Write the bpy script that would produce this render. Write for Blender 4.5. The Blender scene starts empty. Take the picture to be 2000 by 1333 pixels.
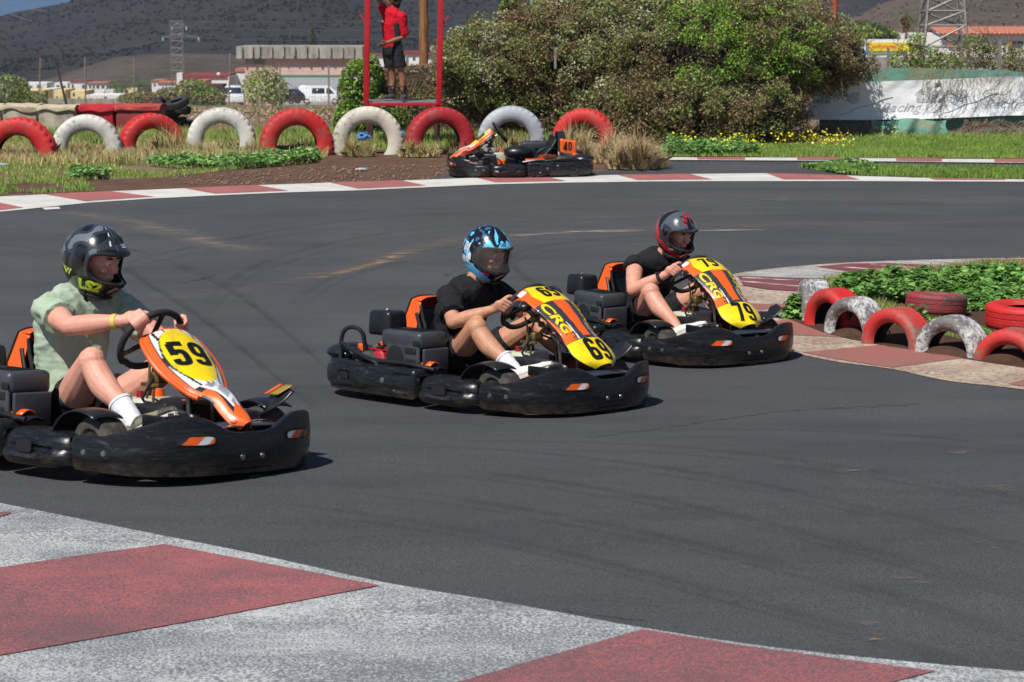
import bpy, bmesh, math, random
import numpy as np
from mathutils import Vector, Matrix, noise
R = math.radians
V = Vector
scene = bpy.context.scene

# ------------------------------------------------------------------ camera, sky, sun, exposure
CZ, FPX, YH = 2.3, 4450.0, 30.0
PITCH = math.atan((666.5 - YH) / FPX)
cam = bpy.data.cameras.new('camera')
cam.sensor_width = 36.0; cam.lens = FPX / 2000 * 36; cam.clip_start = 0.1; cam.clip_end = 6000
camo = bpy.data.objects.new('camera', cam); scene.collection.objects.link(camo)
camo.location = (0, 0, CZ); camo.rotation_euler = (math.pi / 2 - PITCH, 0, 0)
scene.camera = camo
cam.dof.use_dof = True; cam.dof.focus_distance = 13.5; cam.dof.aperture_fstop = 9.0

SUN_EL, SUN_AZ = 54.0, 238.0      # azimuth in the XY plane, direction TO the sun (from +X, counter-clockwise)
world = bpy.data.worlds.new('World'); scene.world = world; world.use_nodes = True
wn = world.node_tree.nodes; wl = world.node_tree.links
bg = wn['Background']; sky = wn.new('ShaderNodeTexSky'); sky.sky_type = 'NISHITA'; sky.sun_disc = False
sky.sun_elevation = R(SUN_EL); sky.sun_rotation = R(90 - SUN_AZ); sky.dust_density = 0.2; sky.ozone_density = 1.5; sky.air_density = 1.0
tcw = wn.new('ShaderNodeTexCoord'); mpw = wn.new('ShaderNodeVectorMath'); mpw.operation = 'ADD'; mpw.inputs[1].default_value = (0, 0, 0.32); wl.new(tcw.outputs['Generated'], mpw.inputs[0])
nmw = wn.new('ShaderNodeVectorMath'); nmw.operation = 'NORMALIZE'; wl.new(mpw.outputs[0], nmw.inputs[0]); wl.new(nmw.outputs[0], sky.inputs[0])
wl.new(sky.outputs[0], bg.inputs[0]); bg.inputs[1].default_value = 0.065
sl = bpy.data.lights.new('sun', 'SUN'); sl.energy = 4.7; sl.angle = R(0.5); sl.color = (1.0, 0.965, 0.90)
so = bpy.data.objects.new('sun', sl); scene.collection.objects.link(so)
sd = V((math.cos(R(SUN_EL)) * math.cos(R(SUN_AZ)), math.cos(R(SUN_EL)) * math.sin(R(SUN_AZ)), math.sin(R(SUN_EL))))
so.rotation_euler = sd.to_track_quat('Z', 'Y').to_euler()
scene.view_settings.view_transform = 'Standard'; scene.view_settings.look = 'None'
scene.view_settings.exposure = 0.22; scene.view_settings.gamma = 1.0
scene.cycles.max_bounces = 6; scene.cycles.transparent_max_bounces = 12

# ------------------------------------------------------------------ ground shape: drop below the camera by distance
_DY = [0, 6, 9.5, 13.3, 15.5, 20, 25, 29.7, 33, 40, 60, 80, 110, 235, 450, 700, 1200, 6000]
_DD = [2.0, 2.03, 2.08, 2.27, 2.31, 2.25, 2.15, 2.07, 2.01, 1.95, 2.62, 3.35, 4.35, 9.15, 16.2, 24, 40, 200]
def _slopes():
    n = len(_DY); m = []
    for i in range(n):
        if i == 0: m.append(0.0)
        elif i == n - 1: m.append((_DD[-1] - _DD[-2]) / (_DY[-1] - _DY[-2]))
        else:
            a = (_DD[i] - _DD[i-1]) / (_DY[i] - _DY[i-1]); b = (_DD[i+1] - _DD[i]) / (_DY[i+1] - _DY[i])
            m.append(0.0 if a * b <= 0 else 2 * a * b / (a + b))
    return m
_DM = _slopes()
def drop(y):
    if y <= 0: return _DD[0]
    for i in range(len(_DY) - 1):
        if y <= _DY[i+1]:
            h = _DY[i+1] - _DY[i]; t = (y - _DY[i]) / h; t2 = t*t; t3 = t2*t
            return (2*t3-3*t2+1)*_DD[i] + (t3-2*t2+t)*h*_DM[i] + (-2*t3+3*t2)*_DD[i+1] + (t3-t2)*h*_DM[i+1]
    return _DD[-1]
def gz(y): return CZ - drop(y)
_c, _s = math.cos(PITCH), math.sin(PITCH)
def ray(px, py):
    a, b = (px - 1000) / FPX, -(py - 666.5) / FPX
    return V((a, _c + b * _s, -_s + b * _c))
def P(px, py, Y):                        # point seen at a pixel, at depth Y
    d = ray(px, py); return V((0, 0, CZ)) + d * (Y / d.y)
def G(px, py, dz=0.0):                   # ground point seen at a pixel
    d = ray(px, py); k = -d.z / d.y
    lo, hi = 3.0, 5500.0
    for _ in range(60):
        mid = (lo + hi) / 2
        if (drop(mid) - dz) / mid > k: lo = mid
        else: hi = mid
    return V((d.x / d.y * lo, lo, gz(lo) + dz))
def M(Y): return Y / FPX                 # metres per photo pixel at depth Y

# ------------------------------------------------------------------ object helpers
def link(o, parent=None):
    scene.collection.objects.link(o)
    if parent is not None: o.parent = parent
    return o
def tag(o, label=None, cat=None, group=None, kind=None):
    if label: o['label'] = label
    if cat: o['category'] = cat
    if group: o['group'] = group
    if kind: o['kind'] = kind
    return o
def empty(name, loc=(0, 0, 0), rz=0.0, label=None, cat=None, group=None):
    o = bpy.data.objects.new(name, None); o.location = loc; o.rotation_euler = (0, 0, rz); o.empty_display_size = 0.2
    return tag(link(o), label, cat, group)
def copy_tree(o, parent=None):
    c = o.copy(); scene.collection.objects.link(c); c.parent = parent
    for ch in list(o.children): copy_tree(ch, c)
    return c

class MB:
    def __init__(s): s.v = []; s.f = []; s.m = []; s.c = []; s.cur = 0; s.col = None
    def add(s, vs, fs, col=None):
        b = len(s.v); s.v += [tuple(p) for p in vs]
        for f in fs: s.f.append([i + b for i in f]); s.m.append(s.cur)
        c = col if col is not None else (s.col or (1, 1, 1))
        if callable(c): s.c += [c(V(p)) for p in vs]
        elif len(c) == len(vs) and len(vs) > 0 and hasattr(c[0], '__len__'): s.c += list(c)
        else: s.c += [tuple(c)] * len(vs)
        return s
    def box(s, c, size, rot=None, bev=0.0, taper=1.0):
        x, y, z = size[0]/2, size[1]/2, size[2]/2; c = V(c)
        if bev > 0:
            bm = bmesh.new(); bmesh.ops.create_cube(bm, size=1.0)
            for v in bm.verts:
                k = taper if v.co.z > 0 else 1.0
                v.co = V((v.co.x*2*x*k, v.co.y*2*y*k, v.co.z*2*z))
            bmesh.ops.bevel(bm, geom=list(bm.edges), offset=bev, segments=3, profile=0.5, affect='EDGES')
            vs = [v.co.copy() for v in bm.verts]; bm.verts.index_update(); fs = [[v.index for v in f.verts] for f in bm.faces]; bm.free()
        else:
            vs = [V((i*x*(taper if k > 0 else 1), j*y*(taper if k > 0 else 1), k*z)) for k in (-1, 1) for j in (-1, 1) for i in (-1, 1)]
            fs = [[0,2,3,1],[4,5,7,6],[0,1,5,4],[2,6,7,3],[0,4,6,2],[1,3,7,5]]
        if rot is not None: vs = [rot @ v for v in vs]
        return s.add([v + c for v in vs], fs)
    def tube(s, pts, r, seg=8, closed=False, cap=True, flat=None):
        pts = [V(p) for p in pts]; n = len(pts); rs = r if hasattr(r, '__len__') else [r]*n
        t0 = None; rings = []; up = None
        for i, p in enumerate(pts):
            a = pts[(i-1) % n] if (closed or i > 0) else p; b = pts[(i+1) % n] if (closed or i < n-1) else p
            t = (b - a).normalized() if (b-a).length > 1e-9 else V((0, 0, 1))
            if up is None: up = V((0, 0, 1)) if abs(t.z) < 0.9 else V((1, 0, 0))
            x = (up - t * up.dot(t)); x = x.normalized() if x.length > 1e-6 else t.orthogonal().normalized()
            y = t.cross(x); up = x
            fx = 1.0 if flat is None else flat
            rings.append([p + (x * math.cos(2*math.pi*k/seg) * fx + y * math.sin(2*math.pi*k/seg)) * rs[i] for k in range(seg)])
        vs = [q for rg in rings for q in rg]; fs = []
        for i in range(n if closed else n-1):
            j = (i+1) % n
            for k in range(seg):
                l = (k+1) % seg; fs.append([i*seg+k, i*seg+l, j*seg+l, j*seg+k])
        if cap and not closed: fs.append(list(range(seg))[::-1]); fs.append([(n-1)*seg+k for k in range(seg)])
        return s.add(vs, fs)
    def lathe(s, prof, seg=32, mat=None, closed=False, arc=(0, 2*math.pi)):   # prof: (radius, z) around local Z
        vs = []; fs = []; n = len(prof); full = abs(arc[1]-arc[0]-2*math.pi) < 1e-6; ns = seg if full else seg+1
        for k in range(ns):
            a = arc[0] + (arc[1]-arc[0])*k/seg
            for (r, z) in prof: vs.append(V((r*math.cos(a), r*math.sin(a), z)))
        for k in range(seg):
            l = (k+1) % ns
            for i in range(n if closed else n-1):
                j = (i+1) % n; fs.append([k*n+i, l*n+i, l*n+j, k*n+j])
        if mat is not None: vs = [mat @ v for v in vs]
        return s.add(vs, fs)
    def grid(s, fn, nu, nv, cu=False, cv=False, skip=None, col=None):
        vs = []; uv = []
        for i in range(nu if cu else nu+1):
            for j in range(nv if cv else nv+1): vs.append(V(fn(i/nu, j/nv))); uv.append((i/nu, j/nv))
        W = nv if cv else nv+1; H = nu if cu else nu+1; fs = []
        for i in range(nu):
            for j in range(nv):
                if skip and skip((i+.5)/nu, (j+.5)/nv): continue
                a, b = (i+1) % H, (j+1) % W; fs.append([i*W+j, a*W+j, a*W+b, i*W+b])
        cols = [col(u, v) for (u, v) in uv] if col else None
        return s.add(vs, fs, cols)
    def ell(s, c, r, seg=16, rot=None, col=None):
        c = V(c); h = seg//2; vs = []; fs = []
        for i in range(h+1):
            th = math.pi*i/h
            for k in range(seg):
                p = V((r[0]*math.sin(th)*math.cos(2*math.pi*k/seg), r[1]*math.sin(th)*math.sin(2*math.pi*k/seg), r[2]*math.cos(th)))
                vs.append((rot @ p if rot is not None else p) + c)
        for i in range(h):
            for k in range(seg):
                l = (k+1) % seg; fs.append([i*seg+k, (i+1)*seg+k, (i+1)*seg+l, i*seg+l])
        return s.add(vs, fs, col)
    def build(s, name, mats, parent=None, smooth=True, attr=False, solid=0.0, merge=True):
        me = bpy.data.meshes.new(name); me.from_pydata(s.v, [], s.f)
        for m in (mats if isinstance(mats, (list, tuple)) else [mats]): me.materials.append(m)
        me.polygons.foreach_set('material_index', s.m)
        if attr:
            a = me.color_attributes.new('Col', 'FLOAT_COLOR', 'POINT')
            a.data.foreach_set('color', np.array([(c[0], c[1], c[2], c[3] if len(c) > 3 else 1.0) for c in s.c], dtype=np.float32).ravel())
        if merge:
            bm = bmesh.new(); bm.from_mesh(me); bmesh.ops.remove_doubles(bm, verts=bm.verts, dist=1e-5)
            bmesh.ops.recalc_face_normals(bm, faces=bm.faces); bm.to_mesh(me); bm.free()
        if smooth:
            me.polygons.foreach_set('use_smooth', [True]*len(me.polygons)); me.set_sharp_from_angle(angle=R(38))
        me.update()
        o = bpy.data.objects.new(name, me)
        if solid:
            md = o.modifiers.new('solid', 'SOLIDIFY'); md.thickness = solid; md.offset = -1
        return link(o, parent)

def np_mesh(name, verts, nper, mats, parent=None, cols=None, mi=None, smooth=False):
    """verts (N*nper,3): every nper verts make one face"""
    verts = np.asarray(verts, dtype=np.float32).reshape(-1, 3); nf = len(verts)//nper
    me = bpy.data.meshes.new(name); me.vertices.add(len(verts)); me.vertices.foreach_set('co', verts.ravel())
    me.loops.add(len(verts)); me.loops.foreach_set('vertex_index', np.arange(len(verts), dtype=np.int32))
    me.polygons.add(nf); me.polygons.foreach_set('loop_start', np.arange(0, len(verts), nper, dtype=np.int32))
    me.polygons.foreach_set('loop_total', np.full(nf, nper, dtype=np.int32))
    for m in (mats if isinstance(mats, (list, tuple)) else [mats]): me.materials.append(m)
    if mi is not None: me.polygons.foreach_set('material_index', np.asarray(mi, dtype=np.int32))
    if cols is not None:
        a = me.color_attributes.new('Col', 'FLOAT_COLOR', 'POINT')
        c = np.ones((nf, 4), dtype=np.float32); c[:, :3] = cols
        a.data.foreach_set('color', np.repeat(c, nper, axis=0).ravel())
    me.update(calc_edges=True)
    return link(bpy.data.objects.new(name, me), parent)

# ------------------------------------------------------------------ lettering
_txt = {}
def text_geo(s, bold=0.0, sub=0.12):
    """flat letters as triangles, height of a capital = 1, centred on 0"""
    key = (s, bold)
    if key in _txt: return _txt[key]
    cu = bpy.data.curves.new('t', 'FONT'); cu.body = s; cu.align_x = 'CENTER'; cu.size = 1.0; cu.offset = bold; cu.resolution_u = 4
    o = bpy.data.objects.new('t', cu); scene.collection.objects.link(o); bpy.context.view_layer.update()
    me = bpy.data.meshes.new_from_object(o.evaluated_get(bpy.context.evaluated_depsgraph_get()))
    bpy.data.objects.remove(o); bpy.data.curves.remove(cu)
    bm = bmesh.new(); bm.from_mesh(me); bpy.data.meshes.remove(me)
    bmesh.ops.triangulate(bm, faces=bm.faces)
    for _ in range(4):
        long_ = [e for e in bm.edges if e.calc_length() > sub]
        if not long_: break
        bmesh.ops.subdivide_edges(bm, edges=long_, cuts=1); bmesh.ops.triangulate(bm, faces=bm.faces)
    xs = [v.co.x for v in bm.verts]; ys = [v.co.y for v in bm.verts]; cx, cy = (min(xs)+max(xs))/2, (min(ys)+max(ys))/2; h = max(ys)-min(ys)
    bm.verts.index_update(); vs = [((v.co.x-cx)/h, (v.co.y-cy)/h) for v in bm.verts]; fs = [[v.index for v in f.verts] for f in bm.faces]; bm.free()
    _txt[key] = (vs, fs); return _txt[key]
def ribbon(path, sx, sy, closed=False):
    n = len(path); vs = []; fs = []
    for i in range(n):
        a = path[(i-1) % n] if (closed or i) else path[i]; b = path[(i+1) % n] if (closed or i < n-1) else path[i]
        tx, ty = b[0]-a[0], b[1]-a[1]; k = math.hypot(tx, ty) or 1; nx, ny = -ty/k*sx, tx/k*sy
        vs += [(path[i][0]+nx, path[i][1]+ny), (path[i][0], path[i][1]), (path[i][0]-nx, path[i][1]-ny)]
    for i in range(n if closed else n-1):
        j = (i+1) % n
        for q in (0, 1): fs.append([3*i+q, 3*i+q+1, 3*j+q+1, 3*j+q])
    return vs, fs
def _rr(x0, x1, y0, y1, a0=0, a1=360, k=28, pw=3.2):
    out = []
    for i in range(k+1):
        a = R(a0+(a1-a0)*i/k); c, s = math.cos(a), math.sin(a); r_ = 1/(abs(c)**pw+abs(s)**pw)**(1/pw); out.append(((x0+x1)/2+(x1-x0)/2*c*r_, (y0+y1)/2+(y1-y0)/2*s*r_))
    return out
def _dense(p, k=6): return [(a[0]+(b[0]-a[0])*i/k, a[1]+(b[1]-a[1])*i/k) for a, b in zip(p, p[1:]) for i in range(k)]+[p[-1]]
def digit_geo(s):
    X0, X1 = .095, .405; V_ = []; F_ = []
    for q, ch in enumerate(s):
        if ch == '0': st = [ribbon(_rr(X0, X1, .075, .925)[:-1], .095, .075, True)]
        elif ch in '69':
            st = [ribbon(_rr(X0, X1, .075, .53)[:-1], .095, .075, True), ribbon([(X0, .30)]+_dense([(X0, .30), (X0, .70)])+_rr(X0, X1, .50, .925, 180, 15, 18), .095, .075)]
        elif ch == '7': st = [ribbon(_dense([(.0, .92), (.47, .92)]), .08, .08), ribbon(_dense([(.40, .92), (.36, .75), (.20, .0)]), .095, .05)]
        elif ch == '5': st = [ribbon(_dense([(.46, .92), (.06, .92)]), .08, .08), ribbon(_dense([(X0, .92), (X0, .48)]), .095, .05), ribbon(_rr(X0, X1, .075, .60, 150, -170, 30), .095, .075)]
        elif ch == '4': st = [ribbon(_dense([(.34, 0), (.34, 1)]), .09, .08), ribbon(_dense([(.30, .95), (.05, .28)]), .085, .05), ribbon(_dense([(.0, .25), (.48, .25)]), .08, .07)]
        for vs, fs in st:
            if ch == '9': vs = [(.5-x, 1-y) for x, y in vs]
            b = len(V_); V_ += [(x+.60*q, y) for x, y in vs]; F_ += [[i+b for i in f] for f in fs]
    w = .60*len(s)-.10; return [(x-w/2, y-.5) for x, y in V_], F_
def lettering(name, s, fn, mat, parent, h, sx=1.0, bold=0.0, slant=0.0, sub=.12, rot=0.0):
    """fn(x, y) in metres -> 3D point on the carrying surface"""
    vs, fs = digit_geo(s) if s.isdigit() else text_geo(s, bold, sub); mb = MB(); cr_, sr_ = math.cos(rot), math.sin(rot)
    pts = [((x+slant*y)*h*sx, y*h) for x, y in vs]; mb.add([fn(x*cr_-y*sr_, x*sr_+y*cr_) for x, y in pts], fs)
    return mb.build(name, mat, parent, smooth=False, merge=False)

# ------------------------------------------------------------------ materials
def srgb(r, g, b):
    f = lambda c: (c/12.92 if c <= 0.04045 else ((c+0.055)/1.055)**2.4)
    return (f(r/255), f(g/255), f(b/255))
def newmat(name):
    m = bpy.data.materials.new(name); m.use_nodes = True
    return m, m.node_tree.nodes, m.node_tree.links, m.node_tree.nodes['Principled BSDF']
def nz(n, l, scale, detail=4, rough=0.6, vec=None, stretch=None, coord='Object', rot=None):
    t = n.new('ShaderNodeTexNoise'); t.inputs['Scale'].default_value = scale; t.inputs['Detail'].default_value = detail
    t.inputs['Roughness'].default_value = rough
    if vec is None:
        tc = n.new('ShaderNodeTexCoord'); vec = tc.outputs[coord]
    if stretch or rot:
        mp = n.new('ShaderNodeMapping'); l.new(vec, mp.inputs[0])
        if stretch: mp.inputs['Scale'].default_value = stretch
        if rot: mp.inputs['Rotation'].default_value = rot
        vec = mp.outputs[0]
    l.new(vec, t.inputs['Vector']); return t.outputs['Fac']
def rampf(n, l, fac, a, b, lo=0.0, hi=1.0):
    m = n.new('ShaderNodeMapRange'); m.clamp = True
    m.inputs['From Min'].default_value = a; m.inputs['From Max'].default_value = b
    m.inputs['To Min'].default_value = lo; m.inputs['To Max'].default_value = hi
    l.new(fac, m.inputs[0]); return m.outputs[0]
def mixc(n, l, fac, a, b, mode='MIX'):
    m = n.new('ShaderNodeMix'); m.data_type = 'RGBA'; m.blend_type = mode
    if isinstance(fac, (int, float)): m.inputs[0].default_value = fac
    else: l.new(fac, m.inputs[0])
    for i, c in ((6, a), (7, b)):
        if isinstance(c, (tuple, list)): m.inputs[i].default_value = (*c[:3], 1)
        else: l.new(c, m.inputs[i])
    return m.outputs[2]
def bump(n, l, b, h, strength, dist=0.01):
    bp = n.new('ShaderNodeBump'); bp.inputs['Strength'].default_value = strength; bp.inputs['Distance'].default_value = dist
    l.new(h, bp.inputs['Height']); l.new(bp.outputs[0], b.inputs['Normal'])
_mats = {}
def pm(name, c1, c2=None, scale=8.0, rough=0.6, metal=0.0, bs=0.0, bscale=60.0, bd=0.005, lo=0.35, hi=0.65, spec=None, coat=0.0, detail=4, stretch=None, c3=None, s3=2.0, trans=0.0, rvar=0.0):
    if name in _mats: return _mats[name]
    m, n, l, b = newmat(name)
    b.inputs['Roughness'].default_value = rough; b.inputs['Metallic'].default_value = metal
    if spec is not None: b.inputs['Specular IOR Level'].default_value = spec
    if coat: b.inputs['Coat Weight'].default_value = coat; b.inputs['Coat Roughness'].default_value = 0.06
    c2 = c2 or tuple(x*0.8 for x in c1)
    f = nz(n, l, scale, detail, stretch=stretch)
    col = mixc(n, l, rampf(n, l, f, lo, hi), c1, c2)
    if c3: col = mixc(n, l, rampf(n, l, nz(n, l, s3, 5), 0.5, 0.62), col, c3)
    l.new(col, b.inputs['Base Color'])
    if rvar: l.new(rampf(n, l, nz(n, l, scale*1.7, 5), 0.3, 0.7, rough-rvar, rough+rvar), b.inputs['Roughness'])
    if bs: bump(n, l, b, nz(n, l, bscale, 5), bs, bd)
    if trans: b.inputs['Transmission Weight'].default_value = trans
    _mats[name] = m; return m
def attr_mat(name, rough=0.5, coat=0.0, bs=0.0, bscale=80, var=0.15, vscale=20, trans=0.0, metal=0.0, dirt=None):
    """colour comes from the mesh's own colour attribute (paint, leaf kinds) with a procedural variation"""
    if name in _mats: return _mats[name]
    m, n, l, b = newmat(name)
    a = n.new('ShaderNodeAttribute'); a.attribute_name = 'Col'
    f = rampf(n, l, nz(n, l, vscale, 4), 0.3, 0.7, 1-var, 1+var)
    vm = n.new('ShaderNodeVectorMath'); vm.operation = 'SCALE'; l.new(a.outputs['Color'], vm.inputs[0]); l.new(f, vm.inputs['Scale'])
    col = vm.outputs[0]
    if dirt: col = mixc(n, l, rampf(n, l, nz(n, l, 14, 6), 0.52, 0.75, 0, 0.5), col, dirt)
    l.new(col, b.inputs['Base Color']); b.inputs['Roughness'].default_value = rough; b.inputs['Metallic'].default_value = metal
    if coat: b.inputs['Coat Weight'].default_value = coat; b.inputs['Coat Roughness'].default_value = 0.05
    if bs: bump(n, l, b, nz(n, l, bscale, 4), bs, 0.004)
    if trans:
        out = n['Material Output']; t = n.new('ShaderNodeBsdfTranslucent'); l.new(col, t.inputs[0])
        mx = n.new('ShaderNodeMixShader'); mx.inputs[0].default_value = trans
        l.new(b.outputs[0], mx.inputs[1]); l.new(t.outputs[0], mx.inputs[2]); l.new(mx.outputs[0], out.inputs[0])
    _mats[name] = m; return m

rng = np.random.default_rng(7); random.seed(7)

# ------------------------------------------------------------------ polygons laid on the ground
def sheet(name, pix, dz, mat, world=False, step=0.25, parent=None, kind='structure', ymax=60, thick=0.0):
    """ground polygon from photo pixels (or world xy), cut in strips so that it follows the ground's gentle swell"""
    pts = [V((p[0], p[1], 0)) for p in pix] if world else [G(*p) for p in pix]
    bm = bmesh.new(); vs = [bm.verts.new((p.x, p.y, 0)) for p in pts]; bm.faces.new(vs)
    ys = [p.y for p in pts]; y = math.ceil(min(ys)/step)*step
    while y < max(ys):
        bmesh.ops.bisect_plane(bm, geom=list(bm.verts)+list(bm.edges)+list(bm.faces), plane_co=(0, y, 0), plane_no=(0, 1, 0), dist=1e-5)
        y += step if y < ymax else step*20
    for v in bm.verts: v.co.z = gz(v.co.y) + dz
    bmesh.ops.recalc_face_normals(bm, faces=bm.faces)
    for f in bm.faces:
        if f.normal.z < 0: f.normal_flip()
    me = bpy.data.meshes.new(name); bm.to_mesh(me); bm.free(); me.materials.append(mat)
    return tag(link(bpy.data.objects.new(name, me), parent), kind=kind)
def multi_sheet(name, polys, mats, step=0.25):
    """several polygons (pixels, dz, material index) as one object"""
    obs = [sheet('tmp', p, dz, mats[mi], step=step) for (p, dz, mi) in polys]
    bm = bmesh.new(); 
    for (p, dz, mi), o in zip(polys, obs):
        k = len(bm.faces); bm.from_mesh(o.data); bm.faces.ensure_lookup_table()
        for f in bm.faces[k:]: f.material_index = mi
        me = o.data; bpy.data.objects.remove(o); bpy.data.meshes.remove(me)
    me = bpy.data.meshes.new(name); bm.to_mesh(me); bm.free()
    for m in mats: me.materials.append(m)
    return tag(link(bpy.data.objects.new(name, me)), kind='structure')
def crv(pts, n=8):
    """Catmull-Rom through 2D/3D tuples"""
    P_ = [V(p) if len(p) == 3 else V((p[0], p[1], 0)) for p in pts]; out = []
    for i in range(len(P_)-1):
        a = P_[max(i-1, 0)]; b = P_[i]; c = P_[i+1]; d = P_[min(i+2, len(P_)-1)]
        for k in range(n):
            t = k/n; q = 0.5*((2*b)+(c-a)*t+(2*a-5*b+4*c-d)*t*t+(3*b-a-3*c+d)*t**3); out.append(q)
    out.append(P_[-1]); return out
def crv2(pts, n=8): return [(p.x, p.y) for p in crv(pts, n)]

def asphalt_mat():
    m, n, l, b = newmat('asphalt')
    speck = nz(n, l, 130, 5, 0.85); grain = nz(n, l, 60, 4, 0.8)
    col = mixc(n, l, rampf(n, l, speck, 0.40, 0.62), srgb(38, 39, 42), srgb(98, 99, 101))
    big = nz(n, l, 0.5, 5, 0.6)
    col = mixc(n, l, rampf(n, l, big, 0.35, 0.7, 0, 0.5), col, srgb(52, 52, 55))
    # rubber laid down along the racing line
    st = nz(n, l, 1.0, 6, 0.65, stretch=(0.45, 1.3, 1), rot=(0, 0, R(-34)))
    col = mixc(n, l, rampf(n, l, st, 0.48, 0.72, 0, 0.45), col, srgb(40, 41, 44))
    st2 = nz(n, l, 1.7, 5, 0.6, stretch=(0.35, 1.6, 1), rot=(0, 0, R(28)))
    col = mixc(n, l, rampf(n, l, st2, 0.5, 0.72, 0, 0.3), col, srgb(78, 76, 76))
    dots = n.new('ShaderNodeTexVoronoi'); dots.inputs['Scale'].default_value = 38; tc = n.new('ShaderNodeTexCoord'); l.new(tc.outputs['Object'], dots.inputs[0])
    lt = rampf(n, l, dots.outputs['Distance'], 0.05, 0.085, 0.55, 0.0)
    l2 = n.new('ShaderNodeMath'); l2.operation = 'MULTIPLY'; l.new(lt, l2.inputs[0]); l.new(rampf(n, l, nz(n, l, 7, 2), 0.5, 0.6), l2.inputs[1])
    col = mixc(n, l, l2.outputs[0], col, srgb(150, 146, 138))
    l.new(col, b.inputs['Base Color']); b.inputs['Roughness'].default_value = 0.83
    b.inputs['Specular IOR Level'].default_value = 0.35
    bump(n, l, b, grain, 0.6, 0.008)
    return m
def worn_paint(name, paint, under=(0.10, 0.10, 0.105), wear=0.5, scale=90, tint=None, amt=0.9, streak_rot=-17):
    m, n, l, b = newmat(name)
    fine = nz(n, l, scale, 3, 0.75); big = nz(n, l, 1.4, 8, 0.75, stretch=(0.8, 1.4, 1), rot=(0, 0, R(streak_rot)))
    ad = n.new('ShaderNodeMath'); ad.operation = 'ADD'; l.new(fine, ad.inputs[0]); l.new(rampf(n, l, big, 0.3, 0.7, -0.10, 0.10), ad.inputs[1])
    pc = mixc(n, l, rampf(n, l, nz(n, l, 3, 5), 0.35, 0.65), paint, tint or tuple(c*0.75 for c in paint))
    col = mixc(n, l, rampf(n, l, ad.outputs[0], wear-0.03, wear+0.09, 0, amt), pc, under)
    l.new(col, b.inputs['Base Color']); b.inputs['Roughness'].default_value = 0.8
    bump(n, l, b, fine, 0.4, 0.004)
    return m

ASPH = asphalt_mat()
def earth_mat(name, a, b2, c, scale=3.0):
    m, n, l, b = newmat(name)
    col = mixc(n, l, rampf(n, l, nz(n, l, scale, 8, 0.7), 0.35, 0.65), a, b2)
    col = mixc(n, l, rampf(n, l, nz(n, l, scale*12, 4, 0.7), 0.5, 0.68), col, c)
    l.new(col, b.inputs['Base Color']); b.inputs['Roughness'].default_value = 0.95; b.inputs['Specular IOR Level'].default_value = 0.2
    bump(n, l, b, nz(n, l, 25, 8, 0.75), 0.9, 0.04); return m
EARTH = earth_mat('earth', srgb(116, 92, 76), srgb(140, 122, 98), srgb(100, 104, 66), 0.8)
DIRT = earth_mat('brown_dirt', srgb(84, 62, 52), srgb(112, 84, 70), srgb(126, 104, 90))
SOIL = earth_mat('garden_soil', srgb(78, 54, 44), srgb(100, 72, 60), srgb(84, 62, 50), 6)

# one terrain sheet out to the horizon
def terrain():
    ys = [-20, -8, 0, 3] + [3 + 0.25*i for i in range(1, 189)] + [51 + 3*i for i in range(25)] + [128 + 15*i for i in range(25)] + [520, 600, 700, 850, 1000, 1300, 1700, 2300, 3200, 4500, 6000]
    xs = [-2500, -800, -300, -120, -60, -30] + list(range(-20, 21, 4)) + [30, 60, 120, 300, 800, 2500]
    mb = MB(); vs = [V((x, y, gz(max(y, 0)) - 0.03)) for y in ys for x in xs]; W = len(xs)
    mb.add(vs, [[i*W+j, i*W+j+1, (i+1)*W+j+1, (i+1)*W+j] for i in range(len(ys)-1) for j in range(W-1)])
    tag(mb.build('ground', EARTH, merge=False), kind='structure')
terrain()

# far kerb edges in photo pixels
FK_LOW = [(-420, 448), (-200, 432), (0, 415), (175, 397), (298, 389), (420, 383), (563, 377), (700, 373), (832, 367), (968, 361), (1105, 358), (1245, 356), (1391, 355), (1531, 355), (1678, 355), (1825, 355.5), (1965, 356), (2200, 358), (2500, 362)]
FK_TOP = [(-420, 405), (-200, 394), (-60, 388), (86, 381), (213, 375), (360, 369), (500, 363), (644, 358), (783, 354), (930, 348.5), (1063, 346), (1206, 343), (1345, 341), (1496, 339.5), (1650, 344), (1814, 349), (1958, 351), (2200, 355), (2500, 359)]
NK = [(-500, 905), (-250, 940), (0, 985), (250, 1035), (500, 1085), (750, 1140), (1000, 1182), (1250, 1228), (1500, 1266), (1750, 1293), (2000, 1315), (2300, 1338), (2700, 1360)]
low_up = [(x, y - 3.2) for x, y in FK_LOW]
# track surface: between the near kerb edge and the far kerb
trk = crv2(NK, 5) + [(2900, 700), (2500, 362)] + crv2([(x, y-6) for x, y in FK_LOW], 3)[::-1] + [(-700, 470), (-700, 800)]
sheet('track_asphalt', trk, 0.0, ASPH)
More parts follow.
